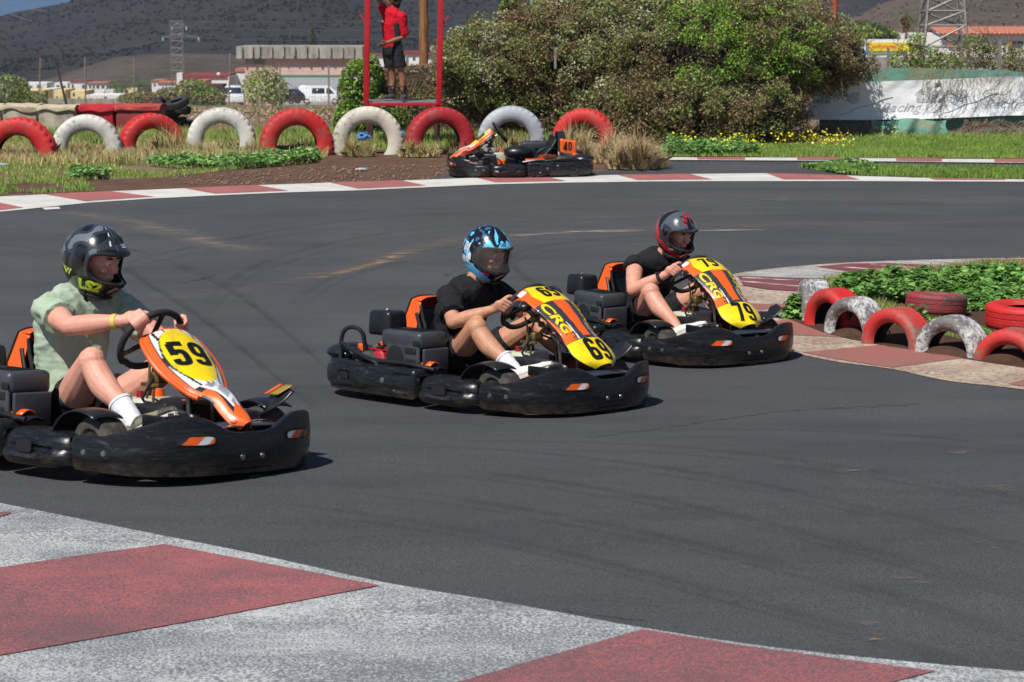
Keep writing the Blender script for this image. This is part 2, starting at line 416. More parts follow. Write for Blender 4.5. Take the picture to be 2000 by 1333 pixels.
# near kerb, white with red blocks
WHITE_W = worn_paint('kerb_white_near', srgb(192, 194, 192), srgb(84, 88, 95), 0.46, 95, srgb(164, 166, 166), 0.88)
RED_W = worn_paint('kerb_red_near', srgb(166, 92, 92), srgb(84, 72, 76), 0.46, 95, srgb(146, 84, 84), 0.85)
polys = [(crv2(NK, 5) + [(2900, 1700), (-900, 1700), (-900, 900)], 0.005, 0)]
polys += [([(-330, 1015), (20, 1004), (22, 1007), (-120, 1045), (-560, 1120)], 0.009, 1),
          ([(-40, 1119), (150, 1090), (322, 1067), (430, 1088), (600, 1120), (742, 1148), (400, 1213), (0, 1285), (-100, 1303), (-500, 1380), (-520, 1190)], 0.009, 1),
          ([(1255, 1234), (1450, 1266), (1640, 1292), (1826, 1316), (1500, 1400), (1000, 1520), (520, 1430), (910, 1333)], 0.009, 1),
          ([(2100, 1345), (2700, 1380), (2300, 1480)], 0.009, 1)]
multi_sheet('kerb_near', polys, [WHITE_W, RED_W])
# far kerb
WHITE_F = worn_paint('kerb_white_far', srgb(205, 203, 196), srgb(140, 138, 134), 0.62, 30, srgb(186, 184, 178), 0.8)
RED_F = worn_paint('kerb_red_far', srgb(172, 96, 92), srgb(120, 92, 88), 0.52, 30, srgb(156, 86, 84), 0.75)
polys = [(FK_LOW + FK_TOP[::-1], 0.006, 0)]
for i in range(0, len(FK_LOW)-1, 2):
    j = i + (0 if i < 2 else 0)
for a in (3-1+0, 5, 7, 9, 11, 13, 15, 17):
    pass
reds = [((-60, 388), (86, 381), (42, 412), (-200, 430), (-300, 400)), ]
redspans = [(-60, 86, None)]
def lerp_curve(cv, x):
    for (x0, y0), (x1, y1) in zip(cv, cv[1:]):
        if x0 <= x <= x1: return y0 + (y1-y0)*(x-x0)/(x1-x0)
    return cv[-1][1]
for (t0, t1, b0, b1) in [(-330, -200, -250, -105), (-180, -50, -90, 46), (86, 213, 168, 301), (360, 500, 420, 563), (644, 783, 700, 832), (930, 1063, 968, 1105), (1206, 1345, 1245, 1391), (1496, 1650, 1531, 1678), (1814, 1958, 1825, 1965), (2100, 2240, 2110, 2250)]:
    k = 6
    top = [(t0+(t1-t0)*i/k, lerp_curve(FK_TOP, t0+(t1-t0)*i/k)) for i in range(k+1)]
    bot = [(b0+(b1-b0)*i/k, lerp_curve(FK_LOW, b0+(b1-b0)*i/k) - 3.0) for i in range(k+1)]
    polys.append((top + bot[::-1], 0.010, 1))
multi_sheet('kerb_far', polys, [WHITE_F, RED_F])
# asphalt beyond the far kerb (run-off and second road)
sheet('runoff_road', [(820, 353), (870, 338), (1150, 338), (1290, 318), (1300, 314), (2500, 318), (2500, 362), (2300, 356)] + [(x, y+2) for x, y in FK_TOP[::-1] if 1000 <= x <= 2200] + [(900, 352)], -0.008, ASPH)
K2T = [(1240, 307.5), (1362, 309), (1455, 309), (1557, 309.5), (1650, 310), (1750, 311), (1840, 312), (1942, 312.5), (2100, 313), (2500, 315)]
K2B = [(1240, 313.5), (1362, 314), (1455, 314.5), (1557, 315), (1650, 315.7), (1750, 316.8), (1840, 318), (1942, 319), (2100, 320), (2500, 323)]
polys = [(K2B + K2T[::-1], 0.008, 0)]
for a in (1, 3, 5, 7): polys.append(([(K2B[a][0], K2B[a][1]-1), (K2B[a+1][0], K2B[a+1][1]-1), K2T[a+1], K2T[a]], 0.013, 1))
multi_sheet('kerb_second_road', polys, [WHITE_F, RED_F])
# dirt beside the far kerb and in front of the tyre row
sheet('dirt_verge', [(-200, 386), (86, 380), (213, 374), (360, 368), (500, 362), (644, 357), (783, 353), (900, 349), (900, 336), (1290, 335), (1300, 320), (1220, 300), (640, 290), (600, 318), (430, 332), (330, 345), (150, 352), (-200, 366)], -0.012, DIRT)

# infield kerb on the right, with soil bed
TANW = worn_paint('kerb_tan', srgb(184, 168, 148), srgb(120, 100, 86), 0.50, 24, srgb(160, 136, 118), 0.85, 10)
GREYW = worn_paint('kerb_grey', srgb(176, 174, 170), srgb(104, 104, 106), 0.52, 40, srgb(150, 148, 144), 0.8, 4)
REDI = worn_paint('kerb_red_infield', srgb(154, 88, 80), srgb(128, 104, 90), 0.50, 24, srgb(142, 86, 78), 0.8, 8)
REDD = worn_paint('kerb_red_dark', srgb(128, 62, 66), srgb(84, 66, 68), 0.52, 40, srgb(110, 56, 60), 0.8, 4)
IO = [(2600, 508), (2300, 504), (2000, 505), (1850, 507.5), (1700, 512), (1580, 519), (1490, 528), (1430, 537), (1390, 552), (1375, 575), (1385, 610), (1430, 650), (1500, 678), (1553, 691), (1640, 709), (1742, 722), (1850, 745), (2000, 762), (2200, 790), (2600, 830)]
II = [(2600, 520), (2300, 514), (2000, 513), (1910, 515), (1700, 540), (1610, 545), (1560, 572), (1535, 600), (1538, 622), (1610, 652), (1718, 675), (1880, 702), (2000, 720), (2200, 745), (2600, 775)]
polys = [(crv2(IO, 4) + crv2(II, 4)[::-1], 0.004, 0),
         ([(2600, 510), (2300, 506), (2000, 507), (1850, 509), (1700, 514), (1580, 521), (1490, 530), (1432, 539), (1450, 545), (1580, 548), (1612, 544), (1700, 538), (1800, 526), (1905, 514), (2000, 512.5), (2300, 513), (2600, 519)], 0.007, 1),
         ([(1913, 509.5), (2150, 506.5), (2150, 512), (2000, 512.5), (1925, 515)], 0.010, 3),
         ([(1592, 523), (1660, 517), (1735, 516), (1800, 519), (1833, 525), (1760, 532), (1690, 537)], 0.010, 3),
         ([(1440, 541), (1580, 546), (1606, 546), (1562, 571), (1505, 568), (1452, 560)], 0.010, 3),
         ([(1455, 594), (1536, 596), (1534, 606), (1460, 605)], 0.007, 2),
         ([(1538, 624), (1608, 652), (1640, 660), (1520, 655), (1480, 640)], 0.007, 2),
         ([(1567, 690), (1715, 676), (1800, 688), (1879, 701), (1742, 720), (1650, 706)], 0.007, 2),
         ([(1968, 752), (2000, 744), (2100, 742), (2200, 747), (2250, 790), (2120, 775)], 0.007, 2)]
multi_sheet('kerb_infield', polys, [TANW, GREYW, REDI, REDD])
# worn pale tyre marks over the infield kerb
m_, n_, l_, b_ = newmat('pale_marks'); 
l_.new(mixc(n_, l_, rampf(n_, l_, nz(n_, l_, 5, 3), 0.4, 0.6), srgb(214, 205, 190), srgb(190, 176, 160)), b_.inputs['Base Color']); b_.inputs['Roughness'].default_value = 0.85
l_.new(rampf(n_, l_, nz(n_, l_, 9, 5, 0.7, stretch=(0.4, 3, 1)), 0.42, 0.6), b_.inputs['Alpha'])
mk = []
for (a, b, w) in [((1700, 519), (1800, 527), 1.2), ((1640, 524), (1760, 533), 1.0), ((1600, 530), (1700, 539), 1.3), ((1450, 545), (1560, 551), 1.0), ((1446, 552), (1560, 562), 1.1), ((1760, 513), (1850, 521), 1.0), ((1820, 511), (1880, 517), .8)]:
    mk.append(([(a[0], a[1]-w), (b[0], b[1]-w), (b[0], b[1]+w), (a[0], a[1]+w)], 0.013, 0))
multi_sheet('kerb_marks', mk, [m_])
sheet('soil_bed', crv2(II, 4) + [(2600, 640)], 0.005, SOIL)

# pale dust lines and cracks on the asphalt
def dust(name, pts, w0, w1, colr, thr=(0.45, 0.62), dz=0.004, sc=6, amt=0.75):
    m, n, l, b = newmat(name + '_mat')
    b.inputs['Base Color'].default_value = (*colr, 1); b.inputs['Roughness'].default_value = 0.9
    f = rampf(n, l, nz(n, l, sc, 7, 0.75, stretch=(0.5, 1.5, 1)), thr[0], thr[1], 0, amt)
    a = n.new('ShaderNodeAttribute'); a.attribute_name = 'Col'
    mu = n.new('ShaderNodeMath'); mu.operation = 'MULTIPLY'; l.new(f, mu.inputs[0]); l.new(a.outputs['Fac'], mu.inputs[1]); l.new(mu.outputs[0], b.inputs['Alpha'])
    c = crv(pts, 10); mb = MB(); nn = len(c); ring = []; cols = []
    for i, p in enumerate(c):
        g = G(p.x, p.y); q0 = G(*c[max(i-1, 0)].xy); q1 = G(*c[min(i+1, nn-1)].xy); t = (q1-q0).normalized(); s = V((-t.y, t.x, 0))
        w = (w0 + (w1-w0)*i/nn)/2; e = math.sin(math.pi*min(1, max(0, i/(nn-1))))**0.4
        for k in (-1, -0.5, 0, 0.5, 1):
            q = g + s*w*k; q.z = gz(q.y) + dz; ring.append(q); h = e*(1-abs(k)); cols.append((h, h, h))
    mb.add(ring, [[i*5+k, i*5+k+1, i*5+6+k, i*5+5+k] for i in range(nn-1) for k in range(4)], cols)
    return tag(mb.build(name, m, attr=True, merge=False), kind='structure')
TD = srgb(128, 112, 96)
dust('dust_line', [(230, 590), (400, 577), (560, 552), (700, 522), (800, 492), (900, 468), (1060, 457), (1250, 448), (1500, 442), (1800, 436), (2050, 428)], 0.35, 0.7, TD, (0.42, 0.66), amt=0.55)
dust('dust_line', [(620, 545), (720, 520), (800, 490)], 0.12, 0.3, srgb(170, 140, 112), (0.4, 0.6), 0.006)
dust('dust_line', [(1000, 462), (1100, 455), (1260, 452)], 0.25, 0.3, srgb(176, 160, 140), (0.45, 0.6), 0.006)
dust('dust_line', [(1360, 452), (1500, 450)], 0.15, 0.15, srgb(176, 166, 150), (0.35, 0.6), 0.006)
dust('dust_line', [(120, 415), (240, 432), (350, 458), (430, 478), (520, 490)], 0.5, 0.7, srgb(136, 126, 114), (0.42, 0.62))
dust('dust_line', [(1150, 395), (1500, 390), (2000, 395)], 1.5, 1.5, srgb(108, 106, 106), (0.42, 0.65))
for (x, y, w) in [(1928, 1072, 50), (1776, 1136, 60), (1714, 1250, 46), (1660, 922, 70), (1960, 955, 40), (1705, 1222, 40), (1880, 885, 60)]:
    dust('dust_patch', [(x-w*.45, y+2), (x, y), (x+w*.45, y-2)], 0.16, 0.2, srgb(140, 128, 108), (0.50, 0.62), 0.006, 22)
for k_, pts_ in enumerate([[(640, 945), (900, 975), (1300, 1050), (1700, 1150), (2050, 1260)], [(700, 900), (1000, 930), (1400, 1000), (2050, 1170)], [(760, 870), (1100, 890), (1500, 950), (2050, 1080)], [(900, 862), (1300, 872), (1700, 920), (2050, 985)],
        [(1050, 850), (1400, 840), (1750, 850), (2050, 880)], [(560, 985), (900, 1035), (1300, 1130), (1700, 1240), (1900, 1300)], [(620, 800), (420, 640), (300, 560), (200, 510), (-60, 470)], [(640, 720), (500, 600), (380, 530), (180, 470), (-60, 440)], [(1400, 480), (1000, 470), (700, 520), (560, 600)], [(1900, 420), (1300, 425), (800, 450), (500, 520), (380, 620)], [(2050, 400), (1300, 405), (700, 430), (300, 500), (100, 560)], [(2050, 455), (1600, 450), (1200, 465), (1000, 500), (1050, 560)]]):
    dust('rubber_line', [(a_, b_+(7+.012*b_)*0) for a_, b_ in pts_], 0.10, 0.16, srgb(34, 34, 37), (0.34, 0.58), 0.003, 1.6, 0.19); dust('rubber_line', [(a_+12, b_+5+b_*.012) for a_, b_ in pts_], 0.05, 0.08, srgb(34, 34, 37), (0.36, 0.56), 0.0035, 2.1, 0.16)
def crack(pts, w=0.006, nm='asphalt_crack'):
    c = crv(pts, 14); mb = MB(); r_ = []
    for i, p in enumerate(c):
        jx, jy = random.uniform(-3, 3), random.uniform(-1.6, 1.6)
        g = G(p.x + jx, p.y + jy); ww = w*random.uniform(0.4, 1.3)
        for k in (-1, 1): q = g + V((0.2, 1, 0))*ww*k; q.z = gz(q.y)+0.004; r_.append(q)
    mb.add(r_, [[2*i, 2*i+1, 2*i+3, 2*i+2] for i in range(len(c)-1)])
    tag(mb.build(nm, pm('crack_dark', srgb(38, 38, 40)), merge=False), kind='structure')
crack([(1150, 856), (1260, 842), (1400, 822), (1520, 806), (1640, 798), (1790, 790)])
crack([(870, 540), (900, 526), (960, 506)], 0.008); crack([(360, 552), (400, 545), (430, 535)], 0.008)
crack([(690, 1230), (672, 1260), (664, 1300), (668, 1333)], 0.004, 'kerb_crack'); crack([(1095, 1192), (1180, 1205), (1260, 1215)], 0.003)
# white dab of paint at the far left
sheet('paint_mark', [(82, 407), (115, 405), (118, 409), (88, 411)], 0.006, WHITE_F)
# ================================================================== hills
def hill(name, fn, x0, x1, y0, y1, nx, ny, mat):
    mb = MB()
    mb.grid(lambda u, v: fn(x0+(x1-x0)*u, y0+(y1-y0)*v), nx, ny)
    return tag(mb.build(name, mat, merge=False), kind='structure')
def hill_mat(name, a, b2, c, d, terr=0.0):
    m, n, l, b = newmat(name)
    col = mixc(n, l, rampf(n, l, nz(n, l, 0.012, 8, 0.65), 0.42, 0.6), a, b2)
    col = mixc(n, l, rampf(n, l, nz(n, l, 0.05, 8, 0.7, stretch=(0.5, 1, 2.5)), 0.5, 0.68, 0, 0.85), col, c)
    col = mixc(n, l, rampf(n, l, nz(n, l, 0.35, 5, 0.75), 0.52, 0.66, 0, 0.8), col, d)
    if terr:
        w = n.new('ShaderNodeTexWave'); w.wave_type = 'BANDS'; w.bands_direction = 'Z'; w.inputs['Scale'].default_value = 0.09
        w.inputs['Distortion'].default_value = 5.0; w.inputs['Detail'].default_value = 4; tc = n.new('ShaderNodeTexCoord'); l.new(tc.outputs['Object'], w.inputs[0])
        col = mixc(n, l, rampf(n, l, w.outputs['Fac'], 0.6, 0.95, 0, terr), col, c)
    l.new(col, b.inputs['Base Color']); b.inputs['Roughness'].default_value = 1.0; b.inputs['Specular IOR Level'].default_value = 0.1
    bump(n, l, b, nz(n, l, 0.3, 9, 0.8), 1.0, 3.5); return m
# left hill skyline in pixels at its ridge, far right shoulder falls behind the hedge
RID = [(-900, 200), (-500, 130), (-200, 70), (0, 34), (60, 24), (120, 10), (170, -2), (350, -60), (600, -110), (800, -90), (900, -60), (990, -40), (1200, -40), (1420, -50), (1540, -50), (1640, -55), (1900, -55), (2600, -60)]
def ridge(x, Y):
    px = 1000 + x/Y*FPX
    for (a, ya), (b, yb) in zip(RID, RID[1:]):
        if a <= px <= b:
            t = (px-a)/(b-a); t = t*t*(3-2*t)*0.4+t*0.6; return P(px, ya+(yb-ya)*t, Y).z
    return P(0, 200, Y).z
def h1(x, y):
    t = (y-650)/(1250-650); xr = x*1250/y if y < 1250 else x
    top = ridge(xr, 1250); base = gz(650)-1.0
    if t <= 1: z = base + (top-base)*(max(0, t)**1.25)
    else: z = top - (t-1)*80
    n1 = noise.fractal(V((x*0.006, y*0.006, 1.3)), 1.0, 2.0, 6)
    return (x, y, z + n1*9*min(1, t*2.5)*(0.35 if t > 0.9 else 1) + 1.5*noise.noise(V((x*.05, y*.05, 0)))*min(1, t*4))
HILL1 = hill_mat('hill_scrub', srgb(62, 61, 66), srgb(72, 69, 70), srgb(82, 77, 74), srgb(52, 55, 54), 0.25)
hill('scrub_hill', h1, -520, 620, 650, 1400, 240, 130, HILL1)
RID2 = [(1500, 90), (1640, 60), (1720, 10), (1790, -18), (1900, -45), (2050, -60), (2400, -100), (3000, -100)]
def h2(x, y):
    t = (y-420)/(900-420); xr = x*900/y; px = 1000+xr/900*FPX
    ya = lerp_curve(RID2, max(1500, min(2990, px))); top = P(px, ya, 900).z; base = gz(420)-1
    z = base+(top-base)*max(0, min(1, t))**1.15
    return (x, y, z + 5*noise.fractal(V((x*0.012, y*0.012, 5)), 1.0, 2.0, 6)*min(1, t*3))
HILL2 = hill_mat('hill_dry', srgb(128, 110, 98), srgb(112, 100, 90), srgb(140, 124, 108), srgb(92, 88, 74), 0.2)
hill('dry_hill', h2, 55, 480, 420, 960, 130, 90, HILL2)
HILLFN = [(h1, -330, 420, 660, 1240, 15000, 1.7, [srgb(48, 52, 46), srgb(56, 59, 52), srgb(46, 48, 47), srgb(60, 61, 55)]), (h2, 80, 400, 430, 900, 4000, 1.1, [srgb(96, 96, 78), srgb(112, 104, 88), srgb(88, 88, 72)])]
# pale eroded spur at the foot of the left hill
def h3(x, y):
    px = 1000 + x/y*FPX; top = lerp_curve([(-600, 176), (60, 168), (150, 142), (230, 118), (330, 104), (450, 110), (560, 132), (700, 150), (1400, 170)], max(-599, min(1399, px)))
    t = (y-560)/(720-560); zt = P(px, top, 720).z; base = gz(560)-1
    return (x, y, base+(zt-base)*min(1, max(0, t)) - max(0, t-1)*12 + 1.2*noise.fractal(V((x*0.03, y*0.03, 9)), 1.0, 2.0, 5)*min(1, t*3))
HILL3 = hill_mat('hill_pale', srgb(98, 88, 82), srgb(122, 110, 102), srgb(136, 122, 112), srgb(86, 84, 70), 0.15)
hill('eroded_slope', h3, -260, 130, 560, 760, 130, 50, HILL3)

# ================================================================== foliage helpers
LEAF = attr_mat('leaf', rough=0.55, var=0.2, vscale=3, trans=0.25)
GRASSM = attr_mat('grass_blade', rough=0.7, var=0.25, vscale=2, trans=0.3)
DRYM = attr_mat('dry_stalk', rough=0.85, var=0.2, vscale=4, trans=0.1)
WOOD = pm('branch_bark', srgb(92, 76, 62), srgb(120, 104, 88), 20, 0.9, bs=0.5)
def unit(n):
    v = rng.normal(size=(n, 3)); return v/np.linalg.norm(v, axis=1, keepdims=True)
def pick(n, pal, w=None):
    pal = np.array(pal); w = np.array(w if w is not None else [1]*len(pal), float); w /= w.sum()
    return pal[rng.choice(len(pal), n, p=w)] * rng.uniform(0.75, 1.25, (n, 1))
def leaves(name, pts, size, pal, w=None, mat=None, parent=None, nrm=None, up=0.0, asp=0.55):
    """each leaf is a small pointed quad with its own tilt"""
    pts = np.asarray(pts); n = len(pts); a = unit(n)
    if nrm is not None: a = a*0.8 + nrm*0.0
    nm = unit(n); nm[:, 2] += up
    nm /= np.linalg.norm(nm, axis=1, keepdims=True); b = np.cross(nm, a); b /= np.linalg.norm(b, axis=1, keepdims=True)+1e-9; a = np.cross(b, nm)
    s = (size*rng.uniform(0.6, 1.35, n))[:, None]
    v = np.stack([pts - a*s*0.5, pts + b*s*asp*0.5 + nm*s*0.06, pts + a*s*0.5, pts - b*s*asp*0.5 + nm*s*0.06], 1)
    return np_mesh(name, v, 4, mat or LEAF, parent, pick(n, pal, w) if not isinstance(pal, np.ndarray) else pal)
def blades(name, base, h, w, pal, wt=None, lean=0.35, mat=None, parent=None, segs=1):
    base = np.asarray(base); n = len(base); hh = h*rng.uniform(0.5, 1.3, n)
    ang = rng.uniform(0, 2*np.pi, n); d = np.stack([np.cos(ang), np.sin(ang), np.zeros(n)], 1); ln = rng.uniform(0, lean, n)[:, None]
    sa = rng.uniform(0, 2*np.pi, n); sdir = np.stack([np.cos(sa), np.sin(sa)*0.4, np.zeros(n)], 1)*w/2
    up = np.zeros((n, 3)); up[:, 2] = 1
    mid = base + up*hh[:, None]*0.55 + d*hh[:, None]*ln*0.35; tip = base + up*hh[:, None]*(1-ln*0.4) + d*hh[:, None]*ln*1.2
    v = np.stack([base - sdir, base + sdir, mid + sdir*0.7, tip, mid - sdir*0.7], 1)
    return np_mesh(name, v, 5, mat or GRASSM, parent, pick(n, pal, wt))
def in_poly(pt, poly):
    x, y = pt; c = False; j = len(poly)-1
    for i in range(len(poly)):
        if (poly[i][1] > y) != (poly[j][1] > y) and x < (poly[j][0]-poly[i][0])*(y-poly[i][1])/(poly[j][1]-poly[i][1])+poly[i][0]: c = not c
        j = i
    return c
def scatter(pix, n, dens=None, dz=0.0):
    """n random ground points inside a polygon given in photo pixels (even in ground area)"""
    w = [G(*p) for p in pix]; poly = [(p.x, p.y) for p in w]; xs = [p[0] for p in poly]; ys = [p[1] for p in poly]; out = []
    k = 0
    while len(out) < n and k < n*30:
        k += 1; x, y = random.uniform(min(xs), max(xs)), random.uniform(min(ys), max(ys))
        if in_poly((x, y), poly) and (dens is None or dens(x, y) > random.random()): out.append((x, y, gz(y)+dz))
    return np.array(out)
def nclump(sc, th=0.0, k=3.0, off=0):
    return lambda x, y: 0.5 + k*(noise.noise(V((x*sc, y*sc, off)))-th)
GREEN = [srgb(122, 154, 62), srgb(140, 172, 72), srgb(100, 132, 54), srgb(160, 172, 94)]
DRYP = [srgb(206, 182, 132), srgb(180, 152, 106), srgb(222, 202, 158), srgb(150, 126, 86)]

# scrub growing on the hills: small tufted clumps
pm_scrub = attr_mat('far_scrub', rough=1.0, var=0.2, vscale=.3); pm_scrub.node_tree.nodes['Principled BSDF'].inputs['Specular IOR Level'].default_value = .05
for k_, (fn, x0, x1, y0, y1, n_, sz, pal) in enumerate(HILLFN):
    q = []
    while len(q) < n_:
        x, y = random.uniform(x0, x1), random.uniform(y0, y1)
        if noise.noise(V((x*.012, y*.012, 3)))+random.uniform(-.5, .5) > .0: q.append(fn(x, y))
    c = np.array(q); pts = np.repeat(c, 5, axis=0); d = rng.normal(0, 1, pts.shape)*[sz*.45, sz*.45, sz*.22]; d[:, 2] = np.abs(d[:, 2])
    cols = np.repeat(pick(n_, pal), 5, axis=0)*.85; tag(leaves('hill_scrub_growth', pts+d, sz*.8, cols, up=.5, asp=.8, mat=pm_scrub), kind='stuff')
# ---- grass areas
GL = [(-250, 300), (0, 288), (300, 290), (500, 296), (640, 290), (640, 306), (600, 320), (430, 334), (330, 347), (150, 354), (180, 362), (-250, 384)]
def grass(name, pix, n, h, w, pal, wt, dens=None, lean=0.5, mat=None):
    return tag(blades(name, scatter(pix, n, dens), h, w, pal, wt, lean, mat), kind='stuff')
grass('grass_verge', GL, 26000, 0.055, 0.012, GREEN+DRYP, [4, 4, 3, 2, 1.0, .8, .8, .5], nclump(1.1, -0.12, 2.6))
grass('dry_grass', [(-200, 292), (0, 292), (300, 285), (480, 290), (640, 298), (640, 306), (470, 314), (300, 318), (0, 330), (-200, 332)], 15000, 0.16, 0.012, DRYP+GREEN[:2], [4, 3, 4, 2, 2, 2], nclump(0.8, -0.15, 3), 0.7)
grass('grass_verge', [(-250, 368), (0, 368), (180, 367), (186, 373), (60, 379), (-250, 388)], 2500, 0.06, 0.012, GREEN, None, nclump(2.0, -0.1))
grass('grass_behind_tyres', [(-250, 262), (300, 262), (900, 262), (1150, 268), (1150, 296), (640, 292), (-250, 292)], 22000, 0.16, 0.014, GREEN+DRYP, [6, 6, 4, 3, 1, 1, 1, 1], None, 0.5)
grass('grass_right_verge', [(1290, 284), (1500, 284), (2250, 276), (2400, 300), (2250, 310), (1940, 309), (1500, 306.5), (1290, 306)], 42000, 0.055, 0.013, GREEN, [3, 5, 2, 2])
grass('grass_right_verge', [(1640, 280), (1700, 272), (2250, 268), (2250, 290), (1700, 292)], 14000, 0.08, 0.014, GREEN, [3, 5, 2, 1])
grass('grass_island', [(1560, 327), (1640, 326), (1800, 330), (2000, 332), (2300, 336), (2300, 352), (1958, 349.5), (1814, 347.5), (1700, 344), (1600, 334)], 16000, 0.08, 0.012, GREEN, [4, 4, 3, 1])
grass('grass_behind_banner', [(1560, 262), (2300, 262), (2300, 275), (1560, 278)], 3000, 0.06, 0.014, GREEN+DRYP[:1], None)
# leafy ground weeds: low mats of small leaves
def weeds(name, pix, n, leaf, h, pal, dens=None):
    b = scatter(pix, n, dens)
    hh = np.abs(rng.normal(0, 1, len(b)))*h*0.4
    if dens is None: k = np.array([0.6+0.9*noise.noise(V((p[0]*2.2, p[1]*2.2, 4))) for p in b]); hh = h*np.clip(k, 0.1, 1.4)*rng.uniform(0.5, 1.0, len(b))
    b[:, 2] += hh
    return tag(leaves(name, b, leaf, pal, up=1.6, asp=0.9), kind='stuff')
WEED = [srgb(104, 146, 76), srgb(128, 168, 92), srgb(84, 122, 62), srgb(150, 182, 104)]
weeds('leafy_weeds', [(285, 322), (330, 306), (430, 306), (560, 297), (628, 300), (620, 318), (480, 330), (380, 330)], 7000, 0.055, 0.14, WEED)
weeds('leafy_weeds', [(128, 342), (165, 330), (215, 338), (200, 350), (140, 350)], 1400, 0.055, 0.12, WEED)
weeds('leafy_weeds', [(1290, 300), (1310, 276), (1350, 282), (1480, 292), (1480, 305), (1300, 306)], 3500, 0.06, 0.18, WEED)
weeds('leafy_weeds', [(1565, 328), (1640, 322), (1700, 326), (1720, 340), (1640, 340)], 1800, 0.05, 0.10, WEED)
# yellow flowers
fl = np.concatenate([scatter(q, k, None) for q, k in (([(1328, 284), (1356, 284), (1356, 292), (1328, 292)], 30), ([(1412, 288), (1480, 286), (1482, 298), (1412, 300)], 130), ([(1520, 286), (1655, 280), (1655, 291), (1520, 296)], 230), ([(1740, 277), (1765, 277), (1765, 281), (1740, 281)], 30))])
fl += rng.normal(0, 1, fl.shape)*[.12, .12, 0]; fl[:, 2] = np.array([gz(y) for y in fl[:, 1]]) + rng.uniform(0.06, 0.24, len(fl))
tag(leaves('yellow_flowers', fl, 0.034, [srgb(238, 220, 40), srgb(250, 236, 60)], up=1.0, asp=0.95), kind='stuff')
# stones on the dirt
sb = scatter([(300, 350), (600, 325), (870, 322), (870, 350), (640, 356), (400, 364)], 520); smb = MB()
for p in sb:
    r_ = random.uniform(0.005, 0.022); smb.ell((p[0], p[1], p[2]), (r_*random.uniform(.8, 1.5), r_, r_*0.6), 6)
tag(smb.build('gravel', pm('stone', srgb(150, 122, 104), srgb(110, 86, 74), 12, 0.9), smooth=False, merge=False), kind='stuff')

# ---- infield mallow bed (right): lobed rosette leaves on short stalks
INF = [(1622, 562), (1700, 556), (1800, 546), (1905, 533), (2000, 530), (2300, 530), (2300, 640), (2000, 600), (1900, 610), (1800, 600), (1700, 592), (1640, 572)]
def lobed(name, base, size, pal, parent=None):
    n = len(base); K = 10; a0 = rng.uniform(0, 6.28, n); s = size*rng.uniform(0.5, 1.3, n)
    nm = unit(n)*0.55; nm[:, 2] = np.abs(nm[:, 2])+0.7; nm /= np.linalg.norm(nm, axis=1, keepdims=True)
    a = np.cross(nm, np.tile([0.3, 1, 0.1], (n, 1))); a /= np.linalg.norm(a, axis=1, keepdims=True); b = np.cross(nm, a)
    v = []
    for k in range(K):
        r_ = s*(0.5 if k % 2 == 0 else 0.36); th = a0+2*np.pi*k/K
        v.append(base + a*(np.cos(th)*r_)[:, None] + b*(np.sin(th)*r_)[:, None] + nm*(s*0.10*(k % 2))[:, None])
    return np_mesh(name, np.stack(v, 1), K, LEAF, parent, pick(n, pal))
MAL = [srgb(92, 136, 58), srgb(120, 164, 76), srgb(72, 112, 48), srgb(140, 178, 92), srgb(100, 146, 66)]
b = scatter(INF, 15000, lambda x, y: 1)
hh = np.array([0.07+0.10*noise.noise(V((p[0]*1.6, p[1]*1.6, 2)))+0.09*noise.noise(V((p[0]*5, p[1]*5, 7))) for p in b]); b[:, 2] += np.clip(hh, 0.01, 0.22)*rng.uniform(0.6, 1.1, len(b))
tag(lobed('mallow_ground_cover', b, 0.062, MAL), kind='stuff')
grass('infield_grass', [(1560, 566), (1612, 545), (1800, 526), (1905, 514), (2000, 512), (2200, 514), (2200, 520), (1905, 522), (1800, 534), (1640, 556), (1800, 620), (1780, 635), (1660, 600)], 4000, 0.06, 0.006, GREEN+DRYP[:2], None)
grass('infield_grass', [(1640, 640), (2000, 690), (2200, 700), (2200, 620), (1900, 600), (1700, 600)], 4200, 0.05, 0.006, GREEN+DRYP[:1], [3, 3, 3, 3, .5], nclump(1.8, 0.12, 4))
def plant(name, px, py, n, rad, h, label, cat='plant', leaf=0.06, pal=MAL, parent=None, grp=None):
    g = G(px, py); q = rng.normal(size=(n, 3)); r_ = np.linalg.norm(q, axis=1); q = q/r_[:, None]*np.clip(rng.uniform(0, 1, n)**0.5, 0, 1)[:, None]
    q[:, 2] = np.abs(q[:, 2]); q *= [rad, rad, h]
    t = empty(name, g, 0, label, cat, grp); ob = lobed('foliage', q, leaf, pal, t)
    mb = MB()
    for k in range(14):
        e = q[random.randrange(n)]; mb.tube([(0, 0, 0), (e[0]*.4, e[1]*.4, e[2]*.6), tuple(e)], [0.004, 0.003, 0.002], 4)
    mb.build('stem', pm('green_stem', srgb(110, 140, 76)), t); return t
plant('mallow_plant', 1560, 622, 420, 0.13, 0.2, 'green lobed-leaf plant growing beside the upright white tyre')
plant('mallow_plant', 1790, 632, 70, 0.10, 0.16, 'small leafy sprig in front of the flat dark red tyre', leaf=0.05)
plant('mallow_plant', 1912, 655, 90, 0.12, 0.07, 'low green sprig beside the red tyre lying at the right edge', leaf=0.05)

